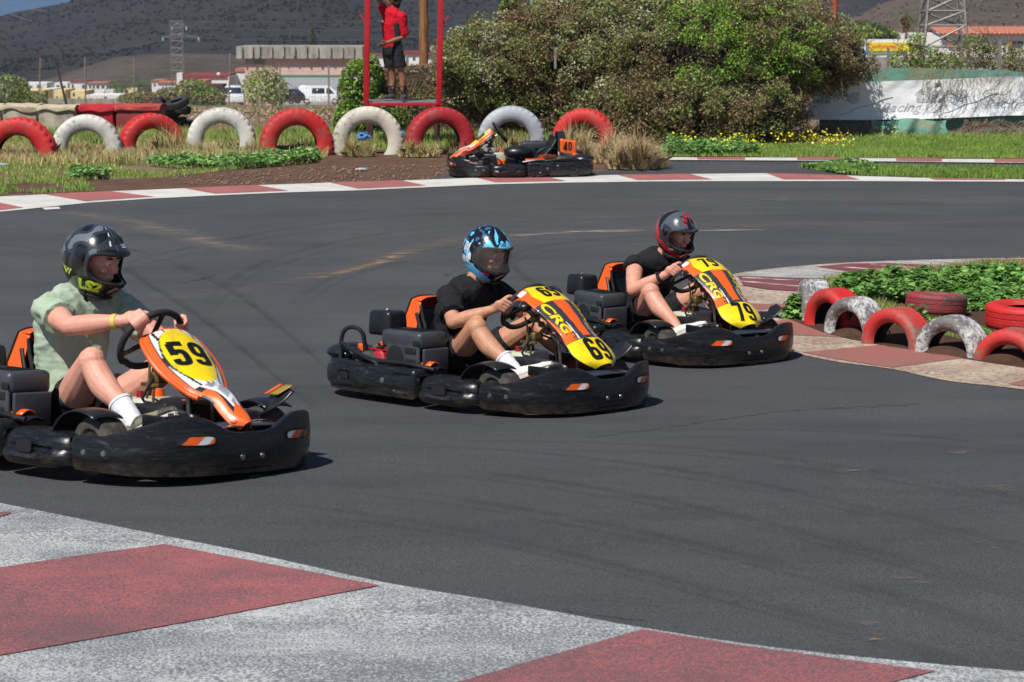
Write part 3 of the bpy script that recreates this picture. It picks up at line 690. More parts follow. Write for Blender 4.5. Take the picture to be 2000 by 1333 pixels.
# ================================================================== tyres
def paint_flake(name, paint, under, amount, scale=9):
    m, n, l, b = newmat(name)
    f1 = nz(n, l, scale*2.2, 9, 0.85, stretch=(1, 1, 1.8)); f2 = rampf(n, l, nz(n, l, 3.2, 3), 0.3, 0.7, -0.10, 0.10); f_ = n.new('ShaderNodeMath'); f_.operation = 'ADD'; l.new(f1, f_.inputs[0]); l.new(f2, f_.inputs[1]); f = f_.outputs[0]; g = nz(n, l, scale*6, 3, 0.6)
    pc = mixc(n, l, rampf(n, l, nz(n, l, 3, 4), 0.35, 0.65), paint, tuple(c*0.82 for c in paint))
    col = mixc(n, l, rampf(n, l, f, 1-amount-0.02, 1-amount+0.03), pc, under)
    col = mixc(n, l, rampf(n, l, nz(n, l, 5, 6, 0.7), 0.5, 0.75, 0, 0.45), col, srgb(134, 112, 96))
    l.new(col, b.inputs['Base Color']); b.inputs['Roughness'].default_value = 0.62
    bump(n, l, b, g, 0.6, 0.008); return m
RUB = srgb(58, 58, 60)
T_RED = paint_flake('tyre_red', srgb(198, 36, 36), RUB, 0.36); T_WHITE = paint_flake('tyre_white', srgb(214, 212, 204), srgb(120, 118, 112), 0.38)
T_CREAM = paint_flake('tyre_cream', srgb(206, 200, 184), srgb(120, 116, 106), 0.40); T_DRED = paint_flake('tyre_darkred', srgb(168, 28, 38), RUB, 0.38)
T_WHITE_SHADED = paint_flake('tyre_white_shaded', srgb(172, 178, 184), srgb(110, 112, 116), 0.38)  # white paint toned grey-blue for the shade this tyre stands in
T_WFL = paint_flake('tyre_white_flaked', srgb(196, 196, 194), srgb(96, 96, 98), 0.52, 11); T_RFL = paint_flake('tyre_red_flaked', srgb(192, 50, 48), srgb(130, 96, 84), 0.46, 8)
T_RDIRTY = paint_flake('tyre_red_dirty', srgb(146, 50, 54), srgb(74, 62, 62), 0.46, 10)
T_IN = pm('tyre_inside', srgb(40, 39, 39), srgb(64, 60, 56), 8, 0.85)
def tyre_mb(Ro, Ri, w, tread=True, seg=96, lugs=0, dep=.965):
    h = w/2; prof = []
    def pf(a):
        # outer section, sidewall bulge, bead
        return [(Ri*0.99, -h*0.62), (Ri*1.03, -h*0.72), (Ri*1.14, -h*0.92), ((Ro+Ri)/2, -h*1.02), (Ro*0.90, -h*0.96), (Ro*0.955, -h*0.86), (Ro*0.985, -h*0.74),
                (Ro*0.997, -h*0.55), (Ro*0.997, -h*0.50), (Ro*0.985, -h*0.49), (Ro*0.985, -h*0.44), (Ro*0.999, -h*0.43), (Ro, -h*0.06), (Ro*0.987, -h*0.05), (Ro*0.987, h*0.05), (Ro, h*0.06), (Ro*0.999, h*0.43), (Ro*0.985, h*0.44), (Ro*0.985, h*0.49), (Ro*0.997, h*0.50), (Ro*0.997, h*0.55),
                (Ro*0.985, h*0.74), (Ro*0.955, h*0.86), (Ro*0.90, h*0.96), ((Ro+Ri)/2, h*1.02), (Ri*1.14, h*0.92), (Ri*1.03, h*0.72), (Ri*0.99, h*0.62)]
    P0 = pf(0); inn = [(Ri*1.05, h*0.62), (Ro*0.90, h*0.75), (Ro*0.94, 0), (Ro*0.90, -h*0.75), (Ri*1.05, -h*0.62)]
    mb = MB(); mb.cur = 0; n = len(P0); vs = []; fs = []
    for k in range(seg):
        a = 2*math.pi*k/seg
        for i, (r_, z) in enumerate(P0):
            if lugs and (5 <= i <= 8 or 19 <= i <= 22):
                if (k*lugs//seg*2) % 2 == 0 and k % 3 == 0: r_ *= dep
            vs.append(V((r_*math.cos(a), r_*math.sin(a), z)))
    for k in range(seg):
        l = (k+1) % seg
        for i in range(n-1): fs.append([k*n+i, l*n+i, l*n+i+1, k*n+i+1])
    mb.add(vs, fs); mb.cur = 1; mb.lathe([P0[-1]]+inn+[P0[0]], seg)
    return mb
def tyre(name, loc, R_, w, mat, label, axis_yaw=0.0, lean=0.0, Ri=None, flat=False, grp=None, lugs=0, spin=0.0, cat='tyre', inmat=None):
    me = tyre_mb(R_, Ri or R_*0.6, w, lugs=lugs, dep=.984 if R_ < .4 else .962)
    o = me.build(name, [mat, inmat or T_IN], merge=True); o.location = loc
    if flat: o.rotation_euler = (lean, axis_yaw, spin)
    else: o.rotation_euler = Matrix.Rotation(axis_yaw, 3, 'Z').to_4x4().to_3x3().to_euler(); m = Matrix.Rotation(axis_yaw, 3, 'Z') @ Matrix.Rotation(math.pi/2+lean, 3, 'X') @ Matrix.Rotation(spin, 3, 'Z'); o.rotation_euler = m.to_euler()
    return tag(o, label, cat, grp)
GT = 'painted lorry tyres half buried in a row beyond the track'
# (centre px, top py, base py, outer width px, material, yaw, label)
row = [(38, 229, 318, 156, T_RED, -6, 'red half-buried tyre at the left edge of the photo'),
       (170, 224, 310, 140, T_WHITE, 8, 'white half-buried tyre in front of the beige covered blocks'),
       (297, 221, 305, 134, T_RED, 26, 'red half-buried tyre with dry weeds, in front of the red blocks'),
       (433, 210, 304, 136, T_WHITE, 4, 'bright white half-buried tyre with a muddy left foot'),
       (579, 212, 306, 146, T_RED, 14, 'red half-buried tyre with a black patch at its left foot'),
       (719, 208, 304, 142, T_CREAM, 6, 'cream half-buried tyre with a blue rag inside, under the red platform'),
       (860, 209, 306, 138, T_DRED, 16, 'dark red half-buried tyre under the right post of the platform'),
       (999, 207, 300, 134, T_WHITE_SHADED, 2, 'white half-buried tyre with shade painted into its colour, behind the parked kart'),
       (1141, 212, 300, 128, T_RED, -14, 'red half-buried tyre at the right end of the far row')]
for i, (cx, ty, by, w, mt, yaw, lb) in enumerate(row):
    g = G(cx, by - 4); Y = g.y; Ro = w*M(Y)/2*0.98; zt = P(cx, ty, Y).z
    tyre('half_buried_tyre', (g.x, Y, zt - Ro), Ro, 0.30, mt, lb, R(yaw), 0, Ro*0.55, grp=GT, lugs=34, spin=i*0.7)
GN = 'small half-buried tyres edging the infield bed'
# near small tyres: (centre px, top px, base px, outer width if seen face-on px, yaw of axis)
near = [(1589, 546, 619, 142, T_WFL, 84, 'peeling white tyre standing edge-on at the left end of the infield row'),
        (1630, 563, 640, 150, T_RED, 52, 'bright red half-buried tyre second from the left in the infield row'),
        (1672, 580, 656, 150, T_WFL, 48, 'flaking white and grey half-buried tyre between two red ones'),
        (1752, 600, 676, 158, T_RFL, 40, 'red half-buried tyre with a scraped grey tread, in front of the flat dark tyre'),
        (1860, 616, 692, 160, T_WFL, 34, 'grey and white half-buried tyre between two red ones at the right'),
        (1978, 641, 706, 166, T_RFL, 30, 'worn red half-buried tyre at the right edge of the photo')]
for (cx, ty, by, w, mt, yaw, lb) in near:
    g = G(cx, by); Y = g.y; Ro = w*M(Y)/2*0.92; zt = P(cx, ty, Y).z
    tyre('half_buried_tyre', (g.x, Y, zt - Ro), Ro, 0.22, mt, lb, R(-yaw-8), 0, Ro*0.60, grp=GN, lugs=30, spin=cx)
g = G(1828, 618); tyre('lying_tyre', (g.x, g.y, g.z+0.10), 0.235, 0.155, T_RDIRTY, 'dirty dark red tyre lying flat among the green weeds', R(3), R(-3), 0.145, flat=True)
g = G(1990, 640); tyre('lying_tyre', (g.x+0.06, g.y, g.z+0.09), 0.31, 0.18, T_RED, 'bright red tyre lying flat at the right edge of the photo', R(0), R(1), 0.17, flat=True)
# ridge of soil among the near tyres
smb = MB()
for (cx, cy, rx, rz) in [(1640, 632, .16, .07), (1700, 655, .2, .08), (1790, 668, .22, .08), (1900, 690, .25, .09), (1990, 704, .2, .09), (1840, 676, .15, .06)]:
    g = G(cx, cy); smb.ell((g.x, g.y+.05, g.z-.02), (rx*1.5, rx, rz), 20)
smb2 = smb.build('soil_mound', SOIL); tag(smb2, kind='structure')
# ================================================================== hedge, shrubs, trees behind the track
def unshift(t):                          # children built in world coordinates: bring them under their thing's base
    for c in t.children: c.location = c.location - t.location
    return t
def ellip_shell(ells, n, jit=0.25, back=True):
    """points scattered near the outer surface of a union of ellipsoids (c, r)"""
    out = []; areas = [r[0]*r[2]+r[1]*r[2]+r[0]*r[1] for c, r in ells]; tot = sum(areas)
    for (c, r), a in zip(ells, areas):
        k = int(n*a/tot); d = unit(k); rad = 1 - np.abs(rng.normal(0, jit, k)); rad = np.clip(rad, 0.3, 1.1)
        q = np.array(c) + d*np.array(r)*rad[:, None]
        keep = np.ones(len(q), bool)
        for (c2, r2) in ells:
            if c2 is c: continue
            keep &= (((q-np.array(c2))/np.array(r2))**2).sum(1) > 0.45
        out.append(q[keep])
    q = np.concatenate(out); g = np.array([gz(y) for y in q[:, 1]]); return q[q[:, 2] > g-0.02]
def patchcol(pts, pals, sc, off=0):
    """colour per leaf: kinds of growth come in patches"""
    cols = np.zeros((len(pts), 3)); 
    for i, p in enumerate(pts):
        v = noise.noise(V((p[0]*sc, p[1]*sc, p[2]*sc+off)))*1.8 + random.gauss(0, 0.28)
        k = 0 if v < -0.35 else (1 if v < 0.15 else (2 if v < 0.6 else 3)); k = min(k, len(pals)-1)
        c = random.choice(pals[k]); f = random.uniform(0.7, 1.3); cols[i] = (c[0]*f, c[1]*f, c[2]*f)
    return cols
def twigs(name, ells, n, L, r, parent, mat=None, droop=0.0, out=1.0):
    mb = MB(); q = ellip_shell(ells, n, 0.2)
    for p in q[:n]:
        d = V(rng.normal(size=3)).normalized(); d.z -= droop; p0 = V(p); pts = [p0]
        for k in range(4): d = (d + V(rng.normal(size=3))*0.45).normalized(); pts.append(pts[-1] + d*L/4*random.uniform(.6, 1.3))
        mb.tube(pts, [r, r*.9, r*.7, r*.5, r*.3], 3, cap=False)
    return mb.build(name, mat or WOOD, parent, merge=False)
def core(name, ells, parent, mat, k=0.72):  # solid filler added inside the foliage to stop see-through
    mb = MB()
    for c, r in ells: mb.ell(c, [x*k for x in r], 18)
    return mb.build(name, mat, parent)
SHADECORE = pm('hedge_inner_shade', srgb(32, 29, 22), srgb(50, 44, 32), 14, 1.0, bs=1.0, bscale=30, bd=0.05)  # near-black colour stands in for the shade deep between the leaves
def pe(px, py, Y, rx, ry, rz):      # ellipsoid at a pixel: rx, rz in pixels, ry in metres
    c = P(px, py, Y); return ((c.x, c.y, c.z), (rx*M(Y), ry, rz*M(Y)))
OLIVE = [srgb(130, 142, 76), srgb(154, 160, 96), srgb(104, 120, 60)]
PALE = [srgb(180, 182, 138), srgb(204, 200, 164), srgb(156, 160, 114)]
BRIGHT = [srgb(126, 166, 54), srgb(148, 188, 66), srgb(98, 138, 44)]
BROWN = [srgb(132, 112, 80), srgb(160, 138, 100), srgb(104, 88, 62)]
# the big overgrown hedge
HE = [pe(1010, 130, 37.5, 150, 1.1, 92), pe(1120, 110, 37.6, 170, 1.3, 108), pe(1240, 90, 37.6, 190, 1.5, 118), pe(1380, 110, 37.3, 210, 1.6, 135), pe(1480, 90, 37.4, 160, 1.5, 110),
      pe(1330, 215, 36.6, 190, 1.2, 95), pe(1450, 210, 36.5, 120, 1.1, 100), pe(1240, 225, 36.7, 130, 1.0, 78), pe(1590, 110, 37.5, 110, 0.9, 66), pe(1560, 70, 37.8, 90, 0.9, 55), pe(1130, 215, 37.1, 120, 0.8, 80), pe(930, 120, 37.6, 72, 0.7, 50)]
hedge = empty('overgrown_hedge', (HE[3][0][0], 37.3, gz(37.3)), 0, 'huge overgrown green and brown hedge mound rising behind the far tyre row', 'hedge')
core('filler_core', HE, hedge, SHADECORE, 0.80)
def clumps(ells, nc, rmin, rmax, dens, out=.10):
    """leaf points gathered in separate clumps on the hull, so that dark gaps stay between them"""
    c = ellip_shell(ells, int(nc*2.2), 0.03); rng.shuffle(c); c = c[:nc]; P_ = []; I_ = []
    for i, p in enumerate(c):
        r_ = random.uniform(rmin, rmax)*(1 if random.random() < .85 else 1.4); p = p+unit(1)[0]*random.uniform(0, out); k = int(dens*r_*r_); d = unit(k); rad = np.abs(1-np.abs(rng.normal(0, .28, k)))
        P_.append(p+d*np.array([r_, r_*.9, r_*.7])*rad[:, None]); I_.append(np.full(k, i))
    return np.concatenate(P_), np.concatenate(I_), c
pts, ids, cc = clumps(HE, 1600, .07, .25, 4600)
keep = (pts[:, 1] < 38.7) & (pts[:, 2] > gz(37)-.02); pts, ids = pts[keep], ids[keep]
kinds = []
for p in cc:
    px = 1000 + p[0]/p[1]*FPX; hgt = p[2]-gz(p[1]); nn = noise.noise(V((p[0]*.9, p[1], p[2]*.9)))*1.2 + random.gauss(0, .22)
    if px > 1590: kinds.append(BROWN if random.random() < .65 else OLIVE)
    elif 1310 < px < 1600 and hgt > .95 and nn > -.12: kinds.append(BRIGHT if random.random() < .8 else OLIVE)
    elif px < 1120 and hgt > 1.55 and nn > .12: kinds.append([srgb(140, 92, 66), srgb(120, 84, 62)])
    elif nn+hgt*.30 < .28+(.15 if px > 1250 else 0): kinds.append(BROWN if random.random() < .75 else OLIVE)
    elif px < 1330 and random.random() < .45: kinds.append(PALE)
    else: kinds.append(OLIVE)
cols = np.zeros((len(pts), 3))
for i, k in enumerate(ids):
    pal = kinds[k] if random.random() < .82 else (OLIVE if random.random() < .5 else BROWN); c = random.choice(pal); f = random.uniform(.65, 1.25); cols[i] = (c[0]*f, c[1]*f, c[2]*f)
q_ = ellip_shell([(c, [x*.90 for x in r]) for c, r in HE], 60000, .04); q_ = q_[q_[:, 1] < 38.4]
leaves('inner_leaves', q_, .05, patchcol(q_, [BROWN, OLIVE, OLIVE, BROWN], 1.5), parent=hedge, asp=.6)
leaves('leaves', pts, 0.042, cols, parent=hedge, up=0.4, asp=0.6)
twigs('twigs', HE, 3400, 0.55, 0.006, hedge, droop=0.1, mat=pm('dead_twig', srgb(140, 118, 98), srgb(96, 76, 62), 10, 0.95))
unshift(hedge)
# low dry hedge left of it, with a clipped flat top
def dry_hedge():
    t = empty('dry_hedge', P(880, 285, 37.4), 0, 'low clipped dry brown hedge with a flat top behind the red platform', 'hedge')
    x0, x1 = P(700, 130, 37.4).x, P(1130, 130, 37.4).x; zt = P(880, 134, 37.4).z; zb = gz(37.4)
    mb = MB(); mb.box(((x0+x1)/2, 37.75, (zt+zb)/2-.03), (x1-x0-.1, 0.7, zt-zb-.1)); mb.build('filler_core', pm('dry_core', srgb(74, 62, 48), srgb(98, 82, 64), 16, 1, bs=1, bscale=40, bd=.05), t, smooth=False)
    n = 52000; q = np.stack([rng.uniform(x0, x1, n), 37.36+np.abs(rng.normal(0, .06, n)), rng.uniform(zb, zt, n)], 1)
    for i in range(n): q[i, 1] += 0.14*noise.noise(V((q[i, 0]*1.7, 0, q[i, 2]*1.7)))
    n2 = 14000; q2 = np.stack([rng.uniform(x0, x1, n2), rng.uniform(37.35, 38.1, n2), zt+rng.normal(0, .02, n2)], 1)
    for i in range(n2): q2[i, 2] += 0.05*noise.noise(V((q2[i, 0]*1.2, 3, 0)))
    q = np.concatenate([q, q2]); cols = np.zeros((len(q), 3))
    for i, p in enumerate(q):
        px = 1000+p[0]/p[1]*FPX; g = noise.noise(V((p[0]*1.5, 2, p[2]*1.5)))
        gr = (0.75 if px < 780 else .28)*(1-(p[2]-zb)/(zt-zb)*0.8) + g*.5
        c = random.choice(OLIVE+BRIGHT[:1]) if random.random() < gr-0.05 else random.choice([srgb(150, 124, 96), srgb(122, 98, 76), srgb(172, 148, 120), srgb(100, 82, 66)])
        f = random.uniform(.7, 1.2); cols[i] = (c[0]*f, c[1]*f, c[2]*f)
    leaves('leaves', q, 0.042, cols, parent=t, asp=0.3, mat=DRYM); unshift(t)
dry_hedge()
# creeper with pale flowers at the left end
CE = [pe(700, 190, 37.0, 42, .5, 75), pe(690, 240, 36.8, 40, .5, 50), pe(740, 235, 36.9, 60, .4, 50), pe(722, 150, 37.3, 25, .4, 45)]
cr = empty('flowering_creeper', (CE[0][0][0], 37, gz(37)), 0, 'green creeper dotted with pale violet flowers left of the platform', 'shrub')
core('filler_core', CE, cr, SHADECORE, .75); q = ellip_shell(CE, 12000, .14); leaves('leaves', q, .05, patchcol(q, [OLIVE, BRIGHT, [srgb(84, 112, 52)], BRIGHT], 2), parent=cr, up=.4, asp=.7)
ff = ellip_shell(CE, 34, .01); ff = ff[ff[:, 1] < 37.0]; leaves('flowers', ff + [0, -.05, 0], .085, [srgb(206, 190, 220), srgb(222, 208, 230)], parent=cr, asp=.95); unshift(cr)

def bush(name, ells, n, leaf, pals, label, cat='bush', asp=.5, tw=60, grp=None, k=.7, corem=None, sc=1.5):
    c = ells[0][0]; t = empty(name, (c[0], c[1], gz(c[1])), 0, label, cat, grp)
    if k: core('filler_core', ells, t, corem or SHADECORE, k)
    q = ellip_shell(ells, n, .22); leaves('leaves', q, leaf, patchcol(q, pals, sc), parent=t, up=.3, asp=asp)
    if tw: twigs('twigs', ells, tw, max(.4, ells[0][1][2]*.7), .008*c[1]/40, t)
    return unshift(t)
GREYG = [srgb(120, 132, 96), srgb(140, 150, 112)]
bush('feathery_bush', [pe(20, 178, 80, 40, 1.2, 32), pe(60, 195, 80, 30, 1, 18), pe(-40, 180, 80, 50, 1.2, 36)], 5200, .12, [OLIVE, GREYG, GREYG, BRIGHT], 'feathery grey-green bush at the left edge behind the beige blocks', k=0)
bush('straggly_bush', [pe(505, 172, 75, 32, 1, 36), pe(540, 180, 75, 24, .8, 28), pe(525, 150, 75, 18, .6, 22)], 2100, .11, [OLIVE, PALE, PALE, BRIGHT], 'straggly pale bush in front of the pink building', k=0, tw=90)
bush('scrub_bush', [pe(375, 176, 150, 34, 2.5, 22), pe(400, 188, 150, 44, 2.5, 18)], 2200, .22, [BROWN, OLIVE, OLIVE, BRIGHT], 'green scrub bush below the small lattice pylon', k=.5, tw=50)
bush('scrub_bush', [pe(290, 193, 120, 60, 2, 14), pe(330, 190, 120, 34, 2, 18)], 2800, .16, [BROWN, BROWN, OLIVE, OLIVE], 'brown scrub behind the heap of black tyres', k=.5, tw=90)
# dry brushwood along the fence foot
bb = scatter([(0, 212), (0, 202), (700, 201), (700, 214), (480, 216), (200, 214)], 9000); bb[:, 2] += rng.uniform(0, .55, len(bb))
tag(leaves('dry_brush', bb, .12, BROWN+[srgb(150, 128, 104), srgb(176, 158, 130)]+OLIVE[:1], asp=.16, mat=DRYM), kind='stuff')
bb = scatter([(330, 236), (340, 222), (640, 220), (700, 232), (700, 250), (420, 252)], 7000); bb[:, 2] += rng.uniform(0, .2, len(bb))
tag(leaves('dry_brush', bb, .10, BROWN+[srgb(168, 146, 122), srgb(186, 170, 146)], asp=.2, mat=DRYM), kind='stuff')

# weeds and dry tufts around the tyre feet
def tuft(name, px, py, n, rad, h, pal, label, lean=.7, wt=None):
    g = G(px, py); a = rng.uniform(0, 6.28, n); r_ = rad*rng.uniform(0, 1, n)**.6
    b = np.stack([g.x+np.cos(a)*r_, g.y+np.sin(a)*r_*.5, np.full(n, g.z)], 1)
    hh = h*(1.2-.8*(r_/rad)**1.4)*np.clip(1+.8*np.array([noise.noise(V((p[0]*9, p[1]*9, 1))) for p in b]), .4, 1.6)
    o = blades(name, b-np.array(g), hh, .010, pal, wt, lean+.4, DRYM); o.location = g; return tag(o, label, 'grass tuft', 'dry tufts along the far verge')
for (px, py, n, rad, h, lb) in [(90, 308, 700, .3, .28, 'dry brown tuft between the first red and white tyres'), (335, 305, 900, .42, .38, 'tall dry weeds in front of the red tyre below the red blocks'), (400, 306, 500, .25, .24, 'dry tuft at the muddy foot of the bright white tyre'),
        (500, 306, 700, .25, .22, 'dry tuft between the bright white tyre and the red tyre'), (595, 300, 500, .25, .2, 'dry tuft inside the red tyre with a black foot'), (700, 305, 900, .25, .28, 'tuft with a blue rag inside the cream tyre'),
        (820, 306, 900, .3, .25, 'dry tuft at the foot of the dark red tyre'), (905, 300, 700, .3, .3, 'dry tuft behind the nose of the parked kart'), (1000, 296, 900, .4, .3, 'tuft behind the parked kart under the shade-toned white tyre'), (1120, 300, 1200, .3, .38, 'pale straw tuft inside the last red tyre'),
        (1195, 318, 1300, .25, .34, 'pale straw tuft right of the parked kart'), (1235, 330, 3000, .34, .40, 'large straw-coloured grass clump at the road fork'), (1268, 328, 1600, .24, .30, 'straw clump at the right end of the verge')]:
    tuft('dry_grass_tuft', px, py, n, rad, h, DRYP + (OLIVE[:2] if n < 950 else [DRYP[2]]), lb)
# blue rag and litter
def crumple(name, loc, r_, mat, label, cat, fl=.6):
    bm = bmesh.new(); bmesh.ops.create_icosphere(bm, subdivisions=3, radius=1)
    for v in bm.verts:
        d = v.co.normalized(); k = 1+.45*noise.noise(d*2.3+V((r_*99, 0, 0)))+.25*noise.noise(d*6); v.co = V((d.x*r_*k*1.2, d.y*r_*k, d.z*r_*k*fl))
    me = bpy.data.meshes.new(name); bm.to_mesh(me); bm.free(); me.materials.append(mat); o = link(bpy.data.objects.new(name, me)); o.location = loc
    return tag(o, label, cat)
BLUE = pm('blue_cloth', srgb(48, 98, 170), srgb(80, 140, 200), 30, .8)
g = G(713, 292); crumple('blue_rag', (g.x, g.y-.25, g.z+.20), .075, BLUE, 'crumpled blue rag caught in the weeds inside the cream tyre', 'rag', .9)
g = G(790, 296); mb = MB(); mb.tube([g+V((-.02, -.2, .32)), g+V((.0, -.24, .2)), g+V((-.03, -.22, .08)), g+V((.01, -.24, 0))], [.02, .03, .02, .01], 7); tag(mb.build('blue_strap', BLUE), 'blue strap hanging between the cream and the dark red tyre', 'strap')
WP = pm('white_litter', srgb(206, 208, 206), srgb(160, 170, 176), 20, .6)
g = G(706, 333); crumple('plastic_litter', g+V((0, 0, .015)), .06, WP, 'white and grey scrap of plastic lying on the brown dirt', 'litter', .25)
g = G(4, 325); crumple('plastic_litter', g+V((0, 0, .02)), .07, WP, 'white scrap in the grass at the left edge', 'litter', .3)

# ================================================================== covered blocks and tyre heap
def block(x0, x1, yt, yb, Y, mat, matd, label, dpt=.7, sag=1.0):
    a = P(x0, yt, Y); b = P(x1, yt, Y); zb = gz(Y); W_ = b.x-a.x; H_ = a.z-zb
    t = empty('covered_block', ((a.x+b.x)/2, Y+dpt/2, zb), 0, label, 'barrier block', 'tarpaulin covered barrier blocks')
    mb = MB(); mb.box((0, 0, H_/2), (W_*.97, dpt, H_-.03), bev=.03); mb.build('body', matd, t)
    def f(u, v):
        x = (u-.5)*W_*1.02; s = v*(dpt+.36)-(.17)
        wob = .02*noise.noise(V((x*5+x0, s*4, 0))) 
        if v < .25: return (x, -dpt/2-.03+wob, H_+.0-(.25-v)*4*(.10+.05*noise.noise(V((x*3+x0, 0, 2)))*sag*2)) 
        if v > .75: return (x, dpt/2+.03, H_-(v-.75)*4*.12)
        return (x, (v-.5)*2*(dpt/2+.03), H_+.012+wob)
    mb = MB(); mb.grid(f, 30, 16); mb.build('tarpaulin', mat, t, solid=.012)
BEIGE = pm('beige_tarp', srgb(196, 184, 156), srgb(166, 152, 126), 6, .8, bs=.4, bscale=18, bd=.02, c3=srgb(150, 132, 104), s3=3)
BEIGED = pm('beige_side', srgb(186, 178, 158), srgb(156, 148, 130), 5, .85, c3=srgb(132, 124, 108), s3=3)
REDT = pm('red_tarp', srgb(196, 40, 48), srgb(166, 32, 40), 6, .5, bs=.4, bscale=16, bd=.02)
REDT2 = pm('faded_red_tarp', srgb(180, 76, 66), srgb(150, 56, 50), 5, .7, bs=.4, bscale=16, bd=.02)
REDD2 = pm('red_block_side', srgb(176, 26, 40), srgb(150, 20, 34), 5, .5); REDD3 = pm('dull_red_side', srgb(146, 50, 50), srgb(120, 44, 44), 5, .7)
block(-75, 2, 206, 250, 38.6, BEIGE, BEIGED, 'beige covered block cut by the left edge of the photo')
block(3, 72, 206, 250, 38.4, BEIGE, BEIGED, 'beige covered block next to the left edge, behind the red tyre')
block(73, 146, 208, 250, 38.2, BEIGE, BEIGED, 'beige covered block with a dark slit, beside the bright red one')
block(148, 222, 207, 246, 38.4, REDT, REDD2, 'bright red covered block beside the beige ones')
block(224, 312, 206, 246, 38.4, REDT2, REDD3, 'faded red covered block at the right end of the blocks')
BLK = pm('black_rubber', srgb(34, 34, 36), srgb(52, 52, 54), 8, .8)
LBH = ['black tyre at the top of the loose heap', 'black tyre leaning at the left of the heap', 'black tyre at the right of the heap', 'black tyre in the middle of the heap', 'black tyre low in the heap next to the red block', 'black tyre lying flat below the heap', 'black tyre at the lower right of the heap']
for i, (px, py, tx, ty_) in enumerate([(346, 202, 14, -16), (324, 208, 38, 12), (350, 213, 8, -8), (330, 221, 10, 9), (326, 230, 4, 4), (342, 237, 5, 0), (357, 241, 0, 5)]):
    p = P(px, py, 40.0+.1*i); o = tyre_mb(.21, .12, .13, seg=40).build('scrap_tyre', [BLK, T_IN]); o.location = p; o.rotation_euler = (R(tx), R(ty_), i); tag(o, LBH[i], 'tyre', 'heap of old black tyres')

# ================================================================== fence
STEEL = pm('galvanised_steel', srgb(150, 150, 148), srgb(118, 116, 112), 12, .55, .4)
def fence():
    t = empty('wire_fence', P(300, 205, 108), 0, 'tall wire mesh fence on thin posts in front of the village', 'fence')
    Y = 108.0
    for (xb, yb, xt, yt, w) in [(77, 205, 79, 113, 3), (167, 205, 166, 112, 3), (262, 206, 262, 113, 3), (447, 205, 450, 104, 3), (546, 205, 547, 126, 3), (642, 206, 642, 127, 3)]:
        mb = MB(); mb.tube([P(xb, yb, Y), P(xt, yt, Y)], w*M(Y)/2, 6); mb.build('post', pm('rusty_post', srgb(140, 128, 118), srgb(110, 92, 80), 3, .8), t)
    mb = MB(); x0, x1 = P(60, 205, Y).x, P(690, 205, Y).x; z0, z1 = P(300, 206, Y).z, P(300, 128, Y).z
    k = 0; x = x0
    while x < x1: mb.tube([(x, Y, z0), (x, Y, z1)], .0035, 3, cap=False); x += .14
    z = z0
    while z < z1: mb.tube([(x0, Y, z), (x1, Y, z)], .0035, 3, cap=False); z += .20
    mb.build('wire_mesh', pm('dull_wire', srgb(112, 108, 104), None, 4, .8), t, merge=False, smooth=False); unshift(t)
fence()
mb = MB(); mb.tube([P(130, 206, 100), P(107, 112, 100)], [.06, .04], 7); tag(mb.build('leaning_pole', pm('black_wood', srgb(44, 42, 42), srgb(66, 60, 56), 4, .9)), 'dark pole leaning left behind the beige blocks', 'pole')
mb = MB(); mb.tube([P(91, 206, 95), P(91, 178, 95)], .045, 6); tag(mb.build('short_post', pm('black_wood', (0, 0, 0))), 'short dark post beside the leaning pole', 'post')

# ================================================================== vans and cars far behind
GLASSD = pm('dark_glass', srgb(40, 48, 54), srgb(60, 70, 76), 2, .12, spec=.6)
CARW = pm('white_car_paint', srgb(226, 228, 230), srgb(212, 214, 216), 2, .3, coat=.6); CARG = pm('silver_car_paint', srgb(156, 164, 172), None, 2, .35, .3, coat=.5); CARD = pm('dark_car_paint', srgb(42, 44, 48), None, 2, .3, coat=.5)
BUMP = pm('grey_plastic', srgb(70, 72, 76), None, 4, .6)
def vehicle(name, px, py, Y, L, prof, W_, mat, label, cat, rz=0, glass=(), wheels=(.2, .8), sc=1.0, lights=True):
    """side profile (x from rear 0 to front L, z) pushed out to width W_, with windows, wheels and lights as parts"""
    g = P(px, py, Y); t = empty(name, g, R(rz), label, cat)
    mb = MB(); n = len(prof); rows = []
    for s, k in ((-1, .0), (-.96, 1.0), (.96, 1.0), (1, .0)):
        for (x, z) in prof:
            zc = .8; tum = 1-.10*max(0, (z-.95)) ; kk = 1.0 if k else .97
            rows.append(V(((x-L/2)*kk, s*W_/2*tum, zc+(z-zc)*kk)))
    fs = [[i*n+j, (i+1)*n+j, (i+1)*n+(j+1) % n, i*n+(j+1) % n] for i in range(3) for j in range(n)] + [list(range(n))[::-1], [3*n+j for j in range(n)]]
    mb.add(rows, fs); mb.build('body', mat, t)
    for (x0, x1, z0, z1, sl) in glass:
        for s in (-1, 1):
            mb = MB(); y0 = s*W_/2*(1-.10*max(0, z0-.95))*1.012; y1 = s*W_/2*(1-.10*max(0, z1-.95))*1.012
            mb.add([(x0-L/2, y0, z0), (x1-L/2, y0, z0), (x1-L/2-sl, y1, z1), (x0-L/2+min(sl, .05), y1, z1)], [[0, 1, 2, 3]]); mb.build('side_window', GLASSD, t, solid=.01)
    for fx in wheels:
        for s in (-1, 1):
            w = empty('wheel', (fx*L-L/2, s*(W_/2-.1), .32)); w.parent = t
            m_ = Matrix.Rotation(math.pi/2, 4, 'X'); a = MB(); a.lathe([(.19, -.1), (.3, -.11), (.32, -.07), (.32, .07), (.3, .11), (.19, .1)], 20, m_); a.build('wheel_tyre', BLK, w)
            a = MB(); a.lathe([(.0, -.07), (.19, -.09), (.19, .09), (0, .07)], 14, m_); a.build('rim', STEEL, w)
    return t
